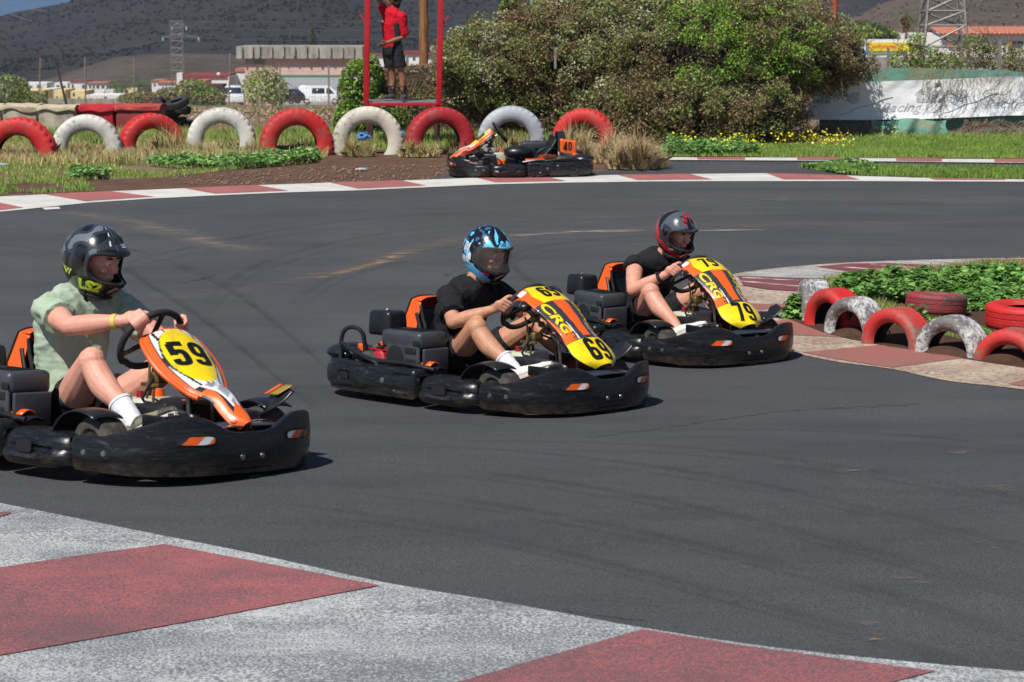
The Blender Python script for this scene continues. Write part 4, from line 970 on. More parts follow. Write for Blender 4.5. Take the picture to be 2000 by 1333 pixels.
VAN = [(0, .35), (0, .95), (.12, 1.75), (.3, 1.88), (3.0, 1.9), (3.35, 1.8), (4.1, 1.12), (4.55, 1.0), (4.68, .75), (4.7, .35), (4.3, .28), (.4, .28)]
vehicle('white_van', 628, 204.5, 232, 4.7, VAN, 1.8, CARW, 'white van parked sideways in front of the pink building', 'van', 0, [(1.45, 2.75, 1.15, 1.68, .03), (2.9, 3.75, 1.12, 1.66, .5)])
v = vehicle('white_van', 453, 205, 225, 4.6, VAN, 1.9, CARW, 'white van seen head-on beside the straggly bush', 'van', -78, [(1.45, 2.75, 1.15, 1.68, .03), (2.9, 3.75, 1.12, 1.66, .5)])
mb = MB(); mb.add([(1.14, -.78, 1.72), (1.14, .78, 1.72), (1.80, .84, 1.16), (1.80, -.84, 1.16)], [[0, 1, 2, 3]]); mb.build('windscreen', GLASSD, v, solid=.02)
for s in (-1, 1):
    mb = MB(); mb.box((2.32, s*.7, .82), (.06, .3, .18), bev=.02); mb.build('headlight', pm('lamp_glass', srgb(200, 205, 210), None, 3, .2), v)
mb = MB(); mb.box((2.33, 0, .48), (.1, 1.7, .2), bev=.03); mb.build('bumper', BUMP, v)
CAR = [(0, .3), (0, .8), (.15, .95), (.7, 1.4), (1.0, 1.45), (2.3, 1.45), (3.0, .98), (3.9, .85), (4.1, .6), (4.1, .3), (3.6, .24), (.4, .24)]
vehicle('grey_car', 583, 198, 238, 4.1, CAR, 1.7, CARG, 'silver car parked behind the white van', 'car', 200, [(.85, 1.7, .95, 1.36, .03), (1.78, 2.6, .95, 1.36, .35)])
vehicle('dark_car', 553, 203, 226, 4.1, CAR, 1.7, CARD, 'dark car between the straggly bush and the white van', 'car', 160, [(.85, 1.7, .95, 1.36, .03), (1.78, 2.6, .95, 1.36, .35)])

# ================================================================== buildings
def wallm(nm, c, c2=None): return pm(nm, c, c2 or tuple(x*.85 for x in c), .6, .9, bs=.3, bscale=6, bd=.03)
WHW = wallm('white_wall', srgb(226, 224, 220)); YEL = wallm('cream_wall', srgb(226, 208, 150)); PINK = wallm('pink_wall', srgb(214, 180, 170), srgb(196, 166, 156))
CONC = pm('weathered_concrete', srgb(170, 164, 154), srgb(124, 118, 110), 1.2, .95, bs=.5, bscale=8, bd=.03, stretch=(1, 1, .3)); TILE = pm('roof_tiles', srgb(186, 120, 96), srgb(164, 98, 78), 3, .85, bs=.5, bscale=12, bd=.05)
MAROON = pm('maroon_band', srgb(138, 60, 62), None, 2, .8); GLW = pm('window_dark', srgb(64, 72, 80), srgb(90, 98, 104), 2, .2)
GREENF = pm('green_frame', srgb(78, 122, 100), None, 3, .6)
def pbox(name, x0, x1, y0, y1, Y, dpt, mat, t, bev=0.0, fr=0.0):
    """box whose front face covers a pixel rectangle at depth Y (fr: how far it stands proud)"""
    a = P(x0, y0, Y-fr); b = P(x1, y1, Y-fr); mb = MB(); L_ = t.matrix_world.inverted() if False else None
    o = V(t.location); c = V(((a.x+b.x)/2, Y-fr+dpt/2, (a.z+b.z)/2))-o
    mb.box(c, (b.x-a.x, dpt, a.z-b.z), bev=bev); return mb.build(name, mat, t, smooth=bool(bev))
# pink workshop with concrete parapet
pb = empty('pink_workshop', P(590, 205, 250), 0, 'pink walled workshop with a weathered concrete parapet and a wide shutter', 'building')
pbox('wall', 478, 706, 112, 206, 250, 9, PINK, pb); pbox('parapet', 461, 708, 91, 115, 249.4, 10.4, CONC, pb)
for x in (472, 492, 506, 530, 553, 575, 598, 620, 645, 668, 690): pbox('parapet_rib', x-1.6, x+1.6, 88 if x in (506, 553, 598) else 91.5, 111 if x % 2 else 113, 249.4, .25, CONC, pb, fr=.25)
pbox('shutter_frame', 548, 690, 147, 205, 250, .12, GREENF, pb, fr=.12); sh = pbox('shutter', 552, 686, 152, 205, 250, .1, pm('shutter_grey', srgb(176, 182, 186), srgb(160, 166, 170), 2, .5, stretch=(.1, 1, 30), bs=.4, bscale=3), pb, fr=.2)
pbox('wall_patch', 480, 520, 116, 126, 250, .05, CONC, pb, fr=.05)
rb = empty('white_hall', P(395, 188, 320), 0, 'long white hall with a maroon roof band behind the green kiosk', 'building')
pbox('wall', 346, 448, 150, 190, 320, 12, WHW, rb); pbox('roof_band', 356, 444, 146, 154, 320, 11, MAROON, rb, fr=.15); pbox('side_pier', 345, 357, 143, 188, 320, 2, WHW, rb, fr=.3)
mb = MB(); mb.ell(P(427, 145.5, 318)-rb.location, (.28, .28, .25), 12); mb.build('dome_vent', WHW, rb)
sm = empty('small_house', P(468, 180, 330), 0, 'small white house with a red roof left of the pink workshop', 'building')
pbox('wall', 460, 482, 138, 190, 330, 6, WHW, sm); pbox('roof', 459, 483, 134, 140, 330, 6.4, TILE, sm, fr=.2)
ki = empty('green_kiosk', P(395, 204, 215), 0, 'dark green hut with white notices left of the head-on white van', 'hut')
pbox('wall', 376, 432, 171, 207, 215, 3, pm('green_boards', srgb(44, 108, 62), srgb(34, 84, 50), 1.5, .7), ki); pbox('side_wall', 358, 376, 180, 207, 215, 2.5, pm('green_boards', (0, 0, 0)), ki); pbox('doorway', 397, 406, 172, 206, 215, .05, GLW, ki, fr=.05)
for x in (378, 414): pbox('notice', x, x+11, 172, 178, 215, .04, WHW, ki, fr=.04)
pbox('roof', 380, 434, 165, 171, 215, 3.2, pm('twig_roof', srgb(96, 66, 58), srgb(70, 50, 46), 6, .95), ki, fr=.2)
def house(px0, px1, yt, yb, Y, wall, label, wins=(), roof=None, dpt=7, name='village_house', grp='houses of the village'):
    h_ = empty(name, P((px0+px1)/2, yb, Y), 0, label, 'house', grp); pbox('wall', px0, px1, yt, yb, Y, dpt, wall, h_)
    if roof: pbox('roof', px0-1, px1+1, yt-roof[0], yt, Y, dpt+.6, roof[1], h_, fr=.3)
    for (a, b_, c, d) in wins: pbox('window', a, b_, c, d, Y, .06, GLW, h_, fr=.06)
    return h_
house(44, 92, 162, 188, 455, WHW, 'low white house with round windows at the left of the village', [(52, 55, 168, 171), (60, 63, 168, 171), (72, 80, 166, 172)])
house(40, 84, 177, 206, 300, YEL, 'cream house front left of the leaning pole', [(46, 51, 190, 206), (62, 66, 184, 190)])
house(84, 106, 174, 206, 310, WHW, 'narrow white house behind the leaning pole', [(92, 98, 188, 196)])
house(106, 133, 162, 186, 460, WHW, 'white house with a porch right of the leaning pole', [(110, 116, 167, 174), (122, 128, 168, 173)])
house(106, 128, 176, 206, 300, YEL, 'cream house with a narrow doorway, centre of the village', [(110, 113, 188, 206)])
house(136, 168, 159, 190, 440, WHW, 'tall white house with a dark upper window', [(140, 144, 165, 172), (160, 167, 166, 173)], (1, MAROON))
house(138, 166, 178, 206, 295, YEL, 'cream house beside the third fence post', [(142, 146, 182, 188), (152, 156, 190, 206)])
house(170, 208, 163, 188, 430, WHW, 'wide white house with a row of balcony windows', [(174, 178, 168, 173), (181, 185, 168, 173), (188, 194, 168, 173), (198, 204, 168, 173)], (1.5, TILE))
house(168, 234, 186, 206, 290, WHW, 'long low white wall-like house in front of the palms', [(203, 208, 181+8, 187+8), (176, 180, 192, 197)])
house(196, 222, 177, 190, 380, WHW, 'small white house with a dark door left of the palms', [(203, 208, 181, 188)])
house(241, 268, 174, 190, 400, YEL, 'small yellow house between the palms', [(246, 250, 178, 183)])
house(296, 318, 158, 184, 420, WHW, 'white house partly behind the right palm', [(300, 304, 164, 169)], (1.5, TILE))
house(308, 345, 163, 186, 410, WHW, 'white house with an orange roof beside the pylon', [(316, 320, 170, 175), (330, 334, 170, 175)], (3, TILE))
house(380, 400, 160, 176, 300, YEL, 'yellow shed with an orange roof behind the green kiosk', [], (2, TILE))
house(690, 760, 108, 150, 300, WHW, 'white house glimpsed behind the red platform', [(700, 706, 118, 124)], (2, MAROON))
house(788, 832, 106, 150, 320, WHW, 'white house with a maroon roof between platform and wooden pole', [(806, 811, 112, 118)], (5, MAROON))
house(832, 872, 110, 150, 300, WHW, 'white house with a dish right of the wooden pole', [(846, 850, 116, 121)], (5, MAROON))
mb = MB(); dm = P(848, 97, 298); mb.ell(dm, (.55, .12, .6), 14, rot=Matrix.Rotation(.5, 3, 'X')); mb.tube([dm, dm+V((.2, .3, -2.0))], .08, 6); tag(mb.build('satellite_dish', CARW), 'white satellite dish right of the wooden pole', 'satellite dish')
# long white wall below the village
wl_ = empty('boundary_wall', P(120, 205, 280), 0, 'low pale boundary wall running below the village houses', 'wall'); pbox('wall_face', -60, 255, 193, 206, 280, .3, CONC, wl_)
# palms, conifer
def palm(px, yb, yt, Y, label, fr=26, L_=1.0, skirt=0, pal=None):
    g = P(px, yb, Y); top = P(px, yt, Y); t = empty('palm_tree', g, 0, label, 'palm tree'); h_ = top.z-g.z
    mb = MB(); mb.tube([(0, 0, 0), (.02*h_, 0, h_*.5), (0, 0, h_)], [L_*.16, L_*.12, L_*.13], 8); mb.build('trunk', WOOD, t)
    q = []
    for k in range(fr):
        a = k*2.4; el = random.uniform(-.5, 1.1); d = V((math.cos(a)*math.cos(el), math.sin(a)*math.cos(el), math.sin(el))); p = V((0, 0, h_))
        for s in range(9):
            p = p + d*L_/9*1.4; d = (d+V((0, 0, -.16))).normalized(); side = d.cross(V((0, 0, 1))).normalized()
            for sg in (-1, 1):
                e = p+side*sg*L_*.32*math.sin((s+1)/9*3)+d*L_*.12-V((0, 0, L_*.1)); q += [p, p+d*L_*.05, e, e-d*L_*.02]
    np_mesh('fronds', [tuple(x) for x in q], 4, LEAF, t, pick(len(q)//4, pal or [srgb(78, 106, 60), srgb(96, 124, 70)]))
    if skirt:
        q = ellip_shell([((0, 0, h_-L_*.9), (L_*.5, L_*.5, L_))], 300, .2) if False else np.array([[random.gauss(0, L_*.28), random.gauss(0, L_*.28), h_-random.uniform(0.1, 1.5)*L_] for _ in range(420)])
        leaves('dead_fronds', q, L_*.4, [srgb(150, 128, 96), srgb(120, 102, 78)], asp=.25, mat=DRYM, parent=t)
    return t
palm(228, 200, 166, 300, 'left palm of the two in front of the village', 26, 1.5); palm(271, 196, 163, 320, 'right palm of the two in front of the village', 26, 1.7); palm(246, 200, 172, 290, 'small palm between the two village palms', 18, .9)
def conifer(px, yb, yt, Y):
    g = P(px, yb, Y); h_ = P(px, yt, Y).z-g.z; t = empty('conifer', g, 0, 'slender conifer rising behind the pink workshop', 'tree')
    mb = MB(); mb.tube([(0, 0, 0), (0, 0, h_)], [.25, .04], 7); mb.build('trunk', WOOD, t); q = []
    for k in range(20):
        z = h_*(.25+.73*k/20); r_ = (1-k/21)*h_*.16
        for j in range(7):
            a = j*.9+k; q += [(math.cos(a)*r_*s, math.sin(a)*r_*s, z+.1*r_*s+random.gauss(0, .1)) for s in rng.uniform(.1, 1, 18)]
    leaves('crown', np.array(q), .28, [srgb(92, 104, 76), srgb(78, 90, 66)], parent=t, asp=.3)
conifer(612, 205, 46, 300)

# ================================================================== lattice pylon, power lines
def lattice(name, px, Y, yb, levels, hw, label, r_=.05, ry=None, braces=2, mat=None, arms=()):
    """four tapering corner legs, rings and crossed braces; levels: list of (y pixel, half width px)"""
    g = P(px, yb, Y); t = empty(name, g, 0, label, 'pylon'); mat = mat or STEEL
    L_ = [(P(px, y, Y).z-g.z, w*M(Y)) for y, w in levels]
    for sx, sy in ((-1, -1), (1, -1), (1, 1), (-1, 1)):
        mb = MB(); mb.tube([(sx*w, sy*w, z) for z, w in L_], r_*1.5, 5); mb.build('leg', mat, t)
    mb = MB(); cs = ((-1, -1), (1, -1), (1, 1), (-1, 1))
    for (z0, w0), (z1, w1) in zip(L_, L_[1:]):
        for i in range(4):
            a, b = cs[i], cs[(i+1) % 4]
            A0, B0, A1, B1 = V((a[0]*w0, a[1]*w0, z0)), V((b[0]*w0, b[1]*w0, z0)), V((a[0]*w1, a[1]*w1, z1)), V((b[0]*w1, b[1]*w1, z1))
            mb.tube([A0, B1], r_, 4); mb.tube([A1, B1], r_, 4)
            if braces > 1: mb.tube([B0, A1], r_, 4)
    mb.build('bracing', mat, t)
    for (y, x0, x1) in arms:
        a, b = P(x0, y, Y)-g, P(x1, y, Y)-g; w = levels[0][1]*M(Y)*.6; mb = MB()
        zc = P(px, y-7, Y).z-g.z
        for e in (a, b): 
            for s in (-1, 1): mb.tube([e, (0, s*.5, zc)], r_*.9, 4); mb.tube([e, (0, s*.5, a.z)], r_*.9, 4)
        mb.build('cross_arm', mat, t)
        for e in (a, b): mb = MB(); mb.tube([e, e+V((0, 0, -.35)), e+V((0, 0, -.7))], [.06, .14, .06], 6); mb.build('insulator', pm('porcelain', srgb(190, 190, 186), None, 3, .3), t)
    return t
lattice('power_pylon', 348, 380, 190, [(190, 11), (172, 11), (154, 11), (138, 11), (122, 11), (108, 11), (94, 11), (80, 11), (68, 11), (55, 11), (42, 11)], 11, 'grey lattice power pylon standing behind the village at the left', .035, braces=1, arms=[(73, 318, 388), (52, 336, 364)])
lattice('lattice_mast', 1838, 62, 150, [(150, 47), (92, 43), (50, 38), (22, 36), (-10, 33), (-60, 26)], 40, 'big galvanised lattice mast cut off by the top edge at the right', .028, braces=1)
def cable(a, b, sag, label, r_=.035, name='power_line'):
    mb = MB(); pts = [a.lerp(b, i/24)+V((0, 0, -sag*4*(i/24)*(1-i/24))) for i in range(25)]; mb.tube(pts, r_, 4, cap=False)
    tag(mb.build(name, pm('cable', srgb(120, 122, 124), None, 3, .6)), label, 'cable', 'overhead lines')
cable(P(364, 43, 380), P(1120, 8, 560), 1.5, 'uppermost power line running right from the small pylon')
cable(P(388, 55, 380), P(1120, 34, 560), 1.5, 'middle power line running right from the small pylon')
cable(P(388, 73, 380), P(1120, 20, 560), 3.0, 'lowest power line running right from the small pylon')
cable(P(-40, -14, 300), P(90, 24, 300), .2, 'thin overhead line in the sky at the top left, nearer the corner', .03); cable(P(0, 14, 300), P(60, 42, 300), .2, 'thin overhead line in the sky at the top left, lower one', .03)
mb = MB(); mb.tube([P(1895, 50, 62), P(1930, 90, 60), P(1990, 110, 58)], .012, 4, cap=False); tag(mb.build('stay_wire', pm('cable', (0, 0, 0))), 'thin stay wire right of the big lattice mast', 'cable')

# ================================================================== wooden poles
def wood_m(nm, a, b_): return pm(nm, a, b_, 5, .85, stretch=(6, 6, .5), bs=.5, bscale=20, bd=.01)
mb = MB(); p0, p1 = P(826, 150, 41), P(829, -130, 41); p0.z = gz(41); n_ = 22
mb.tube([p0.lerp(p1, i/n_)+V((.008*math.sin(i*1.7), 0, 0)) for i in range(n_+1)], [.088-.014*i/n_+.004*math.sin(i*2.3) for i in range(n_+1)], 14)
tag(mb.build('wooden_pole', wood_m('brown_pole', srgb(150, 104, 62), srgb(108, 72, 42))), 'brown wooden pole standing behind the red platform', 'pole')
mb = MB(); p0, p1 = P(1632, 120, 60), P(1631, -120, 60); p0.z = gz(60); mb.tube([p0, p0.lerp(p1, .5), p1], [.09, .085, .08], 12)
tag(mb.build('wooden_pole', wood_m('red_pole', srgb(160, 84, 50), srgb(126, 60, 38))), 'reddish wooden pole rising from the right end of the big hedge', 'pole')
for (x, yt, yb, w, Y, lb) in [(796, 106, 140, 5, 38.6, 'grey metal post behind the dry hedge, right of the standing person'), (884, 96, 140, 4.5, 38.6, 'grey metal post at the left foot of the big hedge'), (1085, 93, 135, 4.5, 36.0, 'grey perforated post sticking out of the big hedge'),
                        (1735, 95, 150, 5, 38.7, 'grey metal post in front of the yellow billboard'), (1953, 77, 150, 5, 38.7, 'grey metal post near the right edge above the netting')]:
    mb = MB(); a, b = P(x, yt, Y), P(x-1, yb, Y); b.z = min(b.z, gz(Y)+.3) if yb >= 140 else b.z; w2 = w*M(Y); mb.box((a+b)/2, (w2, w2*.6, (a-b).length)); mb.box((a+b)/2+V((w2*.45, w2*.4, 0)), (w2*.12, w2*.7, (a-b).length*.998))
    tag(mb.build('metal_post', STEEL, smooth=False), lb, 'post')

# ================================================================== banner and netting
YB = 38.0
def ban_mat():
    m, n, l, b = newmat('banner_vinyl'); l.new(mixc(n, l, rampf(n, l, nz(n, l, 2.2, 6), .35, .7), srgb(250, 250, 252), srgb(238, 240, 244)), b.inputs['Base Color'])
    b.inputs['Roughness'].default_value = .55; bump(n, l, b, nz(n, l, 2.5, 4, stretch=(.5, 1, 1.2)), .35, .05)
    out = n['Material Output']; t = n.new('ShaderNodeBsdfTranslucent'); t.inputs[0].default_value = (.7, .7, .72, 1); mx = n.new('ShaderNodeMixShader'); mx.inputs[0].default_value = .12
    l.new(b.outputs[0], mx.inputs[1]); l.new(t.outputs[0], mx.inputs[2]); l.new(mx.outputs[0], out.inputs[0]); return m
TOPB = [(1500, 160), (1560, 159), (1690, 160), (1800, 157), (1900, 153), (1970, 149), (2000, 151), (2100, 150), (2300, 152)]
BOTB = [(1500, 232), (1560, 234), (1690, 235), (1800, 233), (1900, 229), (1970, 226), (2000, 226), (2100, 226), (2300, 228)]
def ban(px, v, off=0.0):
    yt, yb = lerp_curve(TOPB, px), lerp_curve(BOTB, px); wv = .05*noise.noise(V((px*.012, v*1.2, 0))) + .02*noise.noise(V((px*.05+v*3, v*3, 4)))
    return P(px, yt+(yb-yt)*v, YB-off)+V((0, wv+.04*math.sin(v*3.1), 0))
bt = empty('banner', P(1750, 235, YB), 0, 'long white vinyl racing banner hung on the green netting at the right', 'banner')
mb = MB(); o_ = V(bt.location); mb.grid(lambda u, v: ban(1500+780*u, v)-o_, 130, 16); mb.build('vinyl_sheet', ban_mat(), bt)
NET = pm('green_netting', srgb(104, 150, 132), srgb(84, 126, 112), 3, .9, bs=.5, bscale=10, bd=.05, c3=srgb(124, 126, 100), s3=3)
nt = empty('green_netting', P(1850, 270, YB+.25), 0, 'green windbreak netting behind the white banner', 'netting')
def net(px, v):
    yt = lerp_curve([(1500, 136), (1695, 135), (1790, 133), (1900, 137), (1950, 137), (2000, 142), (2300, 142)], px); yb = 285
    q = P(px, yt+(yb-yt)*v, YB+.15); q.z = max(q.z, gz(q.y)-.02); return q+V((0, .03*noise.noise(V((px*.02, v*2, 0)))+.015*math.sin(px*.09)*v, 0))
mb = MB(); mb.grid(lambda u, v: net(1600+680*u, v)-V(nt.location), 150, 14); mb.build('net_sheet', NET, nt)
# netting fold hanging in front below the banner
def fold(u, v):
    px = 1700+150*u; q = P(px, 234+38*v+3*math.sin(u*9), YB-.12-.10*math.sin(v*2.5)); return q+V((.05*math.sin(v*6)*(.5-u), .05*math.sin(u*21+v*2), 0))-V(nt.location)
mb = MB(); mb.grid(fold, 60, 12); mb.build('loose_fold', NET, nt)
mb = MB(); a = P(1832, 162, YB-.12)-V(nt.location); mb.grid(lambda u, v: a+V(((u-.5)*.11, -.01*math.sin(u*6), -v*.09*(1-.3*u))), 8, 5); mb.build('net_scrap', NET, nt)
# dead vines hanging over the netting
def vines(px0, px1, yt, yb, n, label):
    t = empty('dead_vines', P((px0+px1)/2, yb, YB-.15), 0, label, 'vine'); o = V(t.location); mb = MB()
    for k in range(n):
        x = random.uniform(px0, px1); p = P(x, random.uniform(yt, yb-8), YB-.16)-o; d = V((random.gauss(0, .5), random.gauss(0, .1), -1)).normalized(); pts = [p]
        for j in range(6): d = (d+V((random.gauss(0, .5), random.gauss(0, .12), random.gauss(0, .3)-.05))).normalized(); pts.append(pts[-1]+d*random.uniform(.04, .09))
        mb.tube(pts, [.0045, .004, .004, .003, .003, .002, .002], 3, cap=False)
    mb.build('vine_stems', pm('vine_stem', srgb(150, 130, 106), srgb(112, 94, 78), 8, .95), t, merge=False, smooth=False); return t
vines(1880, 2060, 232, 282, 520, 'tangle of dry vines on the netting below the banner at the right edge')
vines(1770, 1885, 252, 282, 260, 'patch of dry stems below the banner, left of the right-edge tangle')
vines(1800, 2000, 138, 170, 90, 'dry vines hanging over the upper edge of the banner')
vines(1560, 1700, 236, 282, 420, 'dark dry stems under the left part of the banner')
vines(1826, 1842, 150, 262, 26, 'single dry creeper trailing down the middle of the banner')
# faded print on the banner
GREYP = pm('faded_print', srgb(160, 164, 170), srgb(204, 207, 212), 9, .6)
def bprint(txt, px0, vtop, h_px, sx, slant, bold):
    lettering('banner_print', txt, lambda x, y: ban(px0+x/M(YB), vtop-y/(M(YB)*75), .006)-V(bt.location), GREYP, bt, h_px*M(YB), sx, bold, slant, sub=.2)
for x0 in (1630, 1838, 2040):
    bprint('tires', x0, .38, 30, 1.35, .1, .05); bprint('Racing', x0-76, .72, 24, 1.15, .45, .005)
for x0 in (1700, 1905):
    mb = MB(); mb.tube([ban(x0+8*i-60, .86-.035*i+.02*math.sin(i), .008)-V(bt.location) for i in range(14)], .006, 4); mb.build('banner_swash', GREYP, bt)
# shrubs above the netting, billboard and the white building behind
bush('green_shrub', [pe(1765, 118, 39.6, 34, .4, 20), pe(1800, 112, 39.6, 40, .4, 24), pe(1840, 122, 39.6, 40, .4, 18), pe(1790, 85, 39.6, 18, .3, 22)], 2300, .055, [OLIVE, BRIGHT, OLIVE, PALE], 'leafy shrub growing over the netting in front of the yellow billboard', k=0, tw=120, sc=3)
bush('brown_shrub', [pe(1900, 108, 39.8, 44, .4, 28), pe(1950, 112, 39.8, 40, .4, 28), pe(2000, 118, 39.7, 46, .4, 24), pe(1905, 85, 39.8, 24, .4, 20)], 3000, .055, [OLIVE, BROWN, OLIVE, PALE], 'thin brownish shrub above the netting at the right edge', k=0, tw=200, sc=3)
bb_ = empty('billboard', P(1740, 110, 90), 0, 'yellow billboard in a white frame behind the green shrub', 'billboard')
pbox('frame', 1688, 1800, 77, 109, 90, .15, CARW, bb_); pbox('panel', 1695, 1796, 83, 106, 90, .05, pm('yellow_poster', srgb(228, 208, 50), srgb(210, 190, 60), 1, .5), bb_, fr=.05); pbox('lower_strip', 1695, 1796, 101, 106, 90, .03, pm('green_strip', srgb(110, 150, 120), srgb(160, 176, 150), 1, .5), bb_, fr=.085); pbox('side_strip', 1691.5, 1696, 83, 108, 90, .03, pm('blue_strip', srgb(90, 130, 170), None, 1, .5), bb_, fr=.085)
lettering('billboard_name', 'Conforama', lambda x, y: P(1722, 91, 89.85)-V(bb_.location)+V((x, -.03, y)), pm('sign_red', srgb(206, 80, 50), None, 3, .5), bb_, 9*M(90), 1.0, .03)
for x in (1706, 1780): pbox('support_post', x, x+4, 109, 150, 90, .15, STEEL, bb_)
tb = empty('tiled_roof_building', P(1920, 125, 130), 0, 'white building with an orange tiled roof behind the big lattice mast', 'building')
pbox('wall', 1720, 2120, 66, 150, 130, 8, WHW, tb)
for (a, b_) in ((1852, 1874), (1968, 1998), (2040, 2066)): w_ = pbox('window', a, b_, 81, 92, 130, .06, GLW, tb, fr=.06); pbox('wooden_shutter', a, a+9, 81, 92, 130, .05, pm('shutter_wood', srgb(170, 110, 60), None, 3, .7), tb, fr=.14)
a = P(1836, 67, 129.6)-V(tb.location); b_ = P(2120, 67, 129.6)-V(tb.location); mb = MB()
mb.grid(lambda u, v: (a.x+(b_.x-a.x)*u, a.y+v*3.4, a.z+v*.38+.035*math.sin(u*math.pi*2*34)), 34*8, 6); mb.build('tiled_roof', TILE, tb, solid=.05)
lw = empty('grey_wall', P(1740, 130, 70), 0, 'low grey wall below the yellow billboard', 'wall'); pbox('wall_face', 1650, 2100, 112, 150, 70, .2, pm('dull_grey_wall', srgb(150, 146, 140), srgb(126, 124, 118), .8, .9), lw)
bush('round_tree', [pe(1685, 66, 110, 50, 2.2, 24), pe(1718, 74, 110, 38, 2, 20), pe(1650, 74, 110, 30, 1.6, 18)], 5200, .2, [[srgb(84, 100, 58)], OLIVE, BRIGHT, OLIVE], 'dark green round-crowned tree right of the reddish pole', 'tree', k=.8, tw=10, corem=pm('tree_inner_shade', srgb(50, 60, 36), None, 3, 1), sc=.6)
palm(1768, 100, 32, 120, 'thin palm with a skirt of dead fronds left of the big lattice mast', 22, .55, 1); palm(1582, 60, 34, 70, 'palm fronds showing above the big hedge', 22, .6)
def bare(px, yb, Y, H_, label, s=0, lean=0.0):
    random.seed(31+s); t = empty('bare_tree', P(px, yb, Y), 0, label, 'tree'); mb = MB()
    def br(p, d, L_, r_, k):
        pts = [p]
        for i in range(5): d = (d+V((random.gauss(0, .14), random.gauss(0, .14), .03))).normalized(); pts.append(pts[-1]+d*L_/5)
        mb.tube(pts, [r_*(1-.1*i) for i in range(6)], 5, cap=False)
        if k:
            for i in range(3): br(pts[random.randint(2, 5)], (d+V((random.gauss(0, .6), random.gauss(0, .5), random.uniform(-.1, .4)))).normalized(), L_*.62, r_*.5, k-1)
    br(V((0, 0, 0)), V((lean, 0, 1)).normalized(), H_, H_*.018, 3); mb.build('branches', pm('pale_bark', srgb(150, 138, 124), srgb(120, 106, 94), 6, .9), t, merge=False)
bare(1808, 108, 56, .75, 'bare pale tree leaning left in front of the lattice mast', 0, -.9); bare(1750, 108, 57, .6, 'bare twiggy tree left of the palm with the dead skirt', 5, .1); bare(1300, 20, 39, .5, 'bare grey twigs sticking out of the top of the big hedge', 9, .1)
conif2 = bush('green_conifer', [pe(1003, -2, 44, 18, .3, 22), pe(990, 14, 44, 16, .3, 14)], 900, .09, [OLIVE, [srgb(92, 120, 62)], OLIVE, OLIVE], 'small green tree top at the upper edge above the big hedge', 'tree', k=.6, tw=8)
tk = empty('green_tank', P(1075, 40, 52), 0, 'pale green ribbed structure cut by the top edge above the big hedge', 'tank')
pbox('body', 1036, 1112, -40, 60, 52, 1.2, pm('tank_green', srgb(150, 174, 148), srgb(128, 152, 128), 2, .7), tk)
for x in range(1038, 1112, 12): pbox('rib', x, x+3, -40, 60, 52, .06, pm('tank_green', (0, 0, 0)), tk, fr=.06)

# ================================================================== marshal platform
YP = 34.6
REDP = pm('red_paint', srgb(186, 26, 38), srgb(166, 22, 34), 3, .42, coat=.2)
pf = empty('marshal_platform', P(785, 290, YP), 0, 'red steel frame platform standing behind the cream and dark red tyres', 'platform'); po = V(pf.location); po.z = gz(YP); pf.location = po
def bar(a, b, w, name, mat=REDP, t=pf, d=None):
    mb = MB(); ax = (b-a); L_ = ax.length; q = ax.to_track_quat('Z', 'Y').to_matrix(); mb.box((a+b)/2-V(t.location), (w, d or w, L_), rot=q, bev=w*.08); return mb.build(name, mat, t)
w8 = 11*M(YP)
zt_ = P(785, 205, YP).z
lp, lq = P(715, 206, YP), P(721, -160, YP); rp, rq = P(857, 206, YP), P(865, -160, YP)
bar(lp-V((0, 0, .0)), lq, .085, 'post'); bar(rp, rq, .085, 'post')
bar(lp+V((0, .9, 0)), lq+V((0, .9, 0)), .05, 'rear_post') if False else None
bar(P(710, 204, YP)+V((.045, 0, 0)), P(862, 204, YP)-V((.045, 0, 0)), .05, 'front_beam')
bar(P(706, 203, YP)+V((0, .85, 0)), P(864, 203, YP)+V((0, .85, 0)), .05, 'rear_beam')
deck = MB(); a = P(706, 201.5, YP); b_ = P(863, 201.5, YP); deck.box(V(((a.x+b_.x)/2, YP+.44, a.z+.008))-po, (b_.x-a.x, .80, .025)); deck.build('deck', pm('deck_plate', srgb(120, 132, 136), srgb(96, 104, 108), 8, .6), pf, smooth=False)
for (x, dy) in ((718, .0), (852, .0), (718, .85), (852, .85)):
    q = P(x, 205, YP)+V((0, dy, -.02)); bar(V((q.x, q.y, gz(q.y))), q, .05, 'support_leg', pm('dark_leg', srgb(70, 40, 42), None, 3, .7))
bar(P(714, 46, YP), P(704, 28, YP), .022, 'hook'); bar(P(866, 47, YP), P(877, 31, YP), .022, 'hook')
# ================================================================== kart materials
def kplastic(name, base, scuff, amt, rough):
    m, n, l, b = newmat(name)
    st = nz(n, l, 9, 7, .75, stretch=(.6, .6, 5)); fine = nz(n, l, 70, 4, .7, stretch=(.25, .25, 3))
    col = mixc(n, l, rampf(n, l, st, .5, .68, 0, amt), base, scuff); col = mixc(n, l, rampf(n, l, fine, .60, .72, 0, amt*.9), col, srgb(110, 108, 106))
    sep = n.new('ShaderNodeSeparateXYZ'); tc = n.new('ShaderNodeTexCoord'); l.new(tc.outputs['Object'], sep.inputs[0])
    low = rampf(n, l, sep.outputs[2], .02, .09, .45, 0); mu = n.new('ShaderNodeMath'); mu.operation = 'MULTIPLY'; l.new(low, mu.inputs[0]); l.new(rampf(n, l, nz(n, l, 16, 6), .4, .65), mu.inputs[1])
    col = mixc(n, l, mu.outputs[0], col, srgb(112, 92, 74))
    l.new(col, b.inputs['Base Color']); l.new(rampf(n, l, st, .4, .7, rough-.08, rough+.22), b.inputs['Roughness']); b.inputs['Specular IOR Level'].default_value = .5
    bump(n, l, b, fine, .25, .003); return m
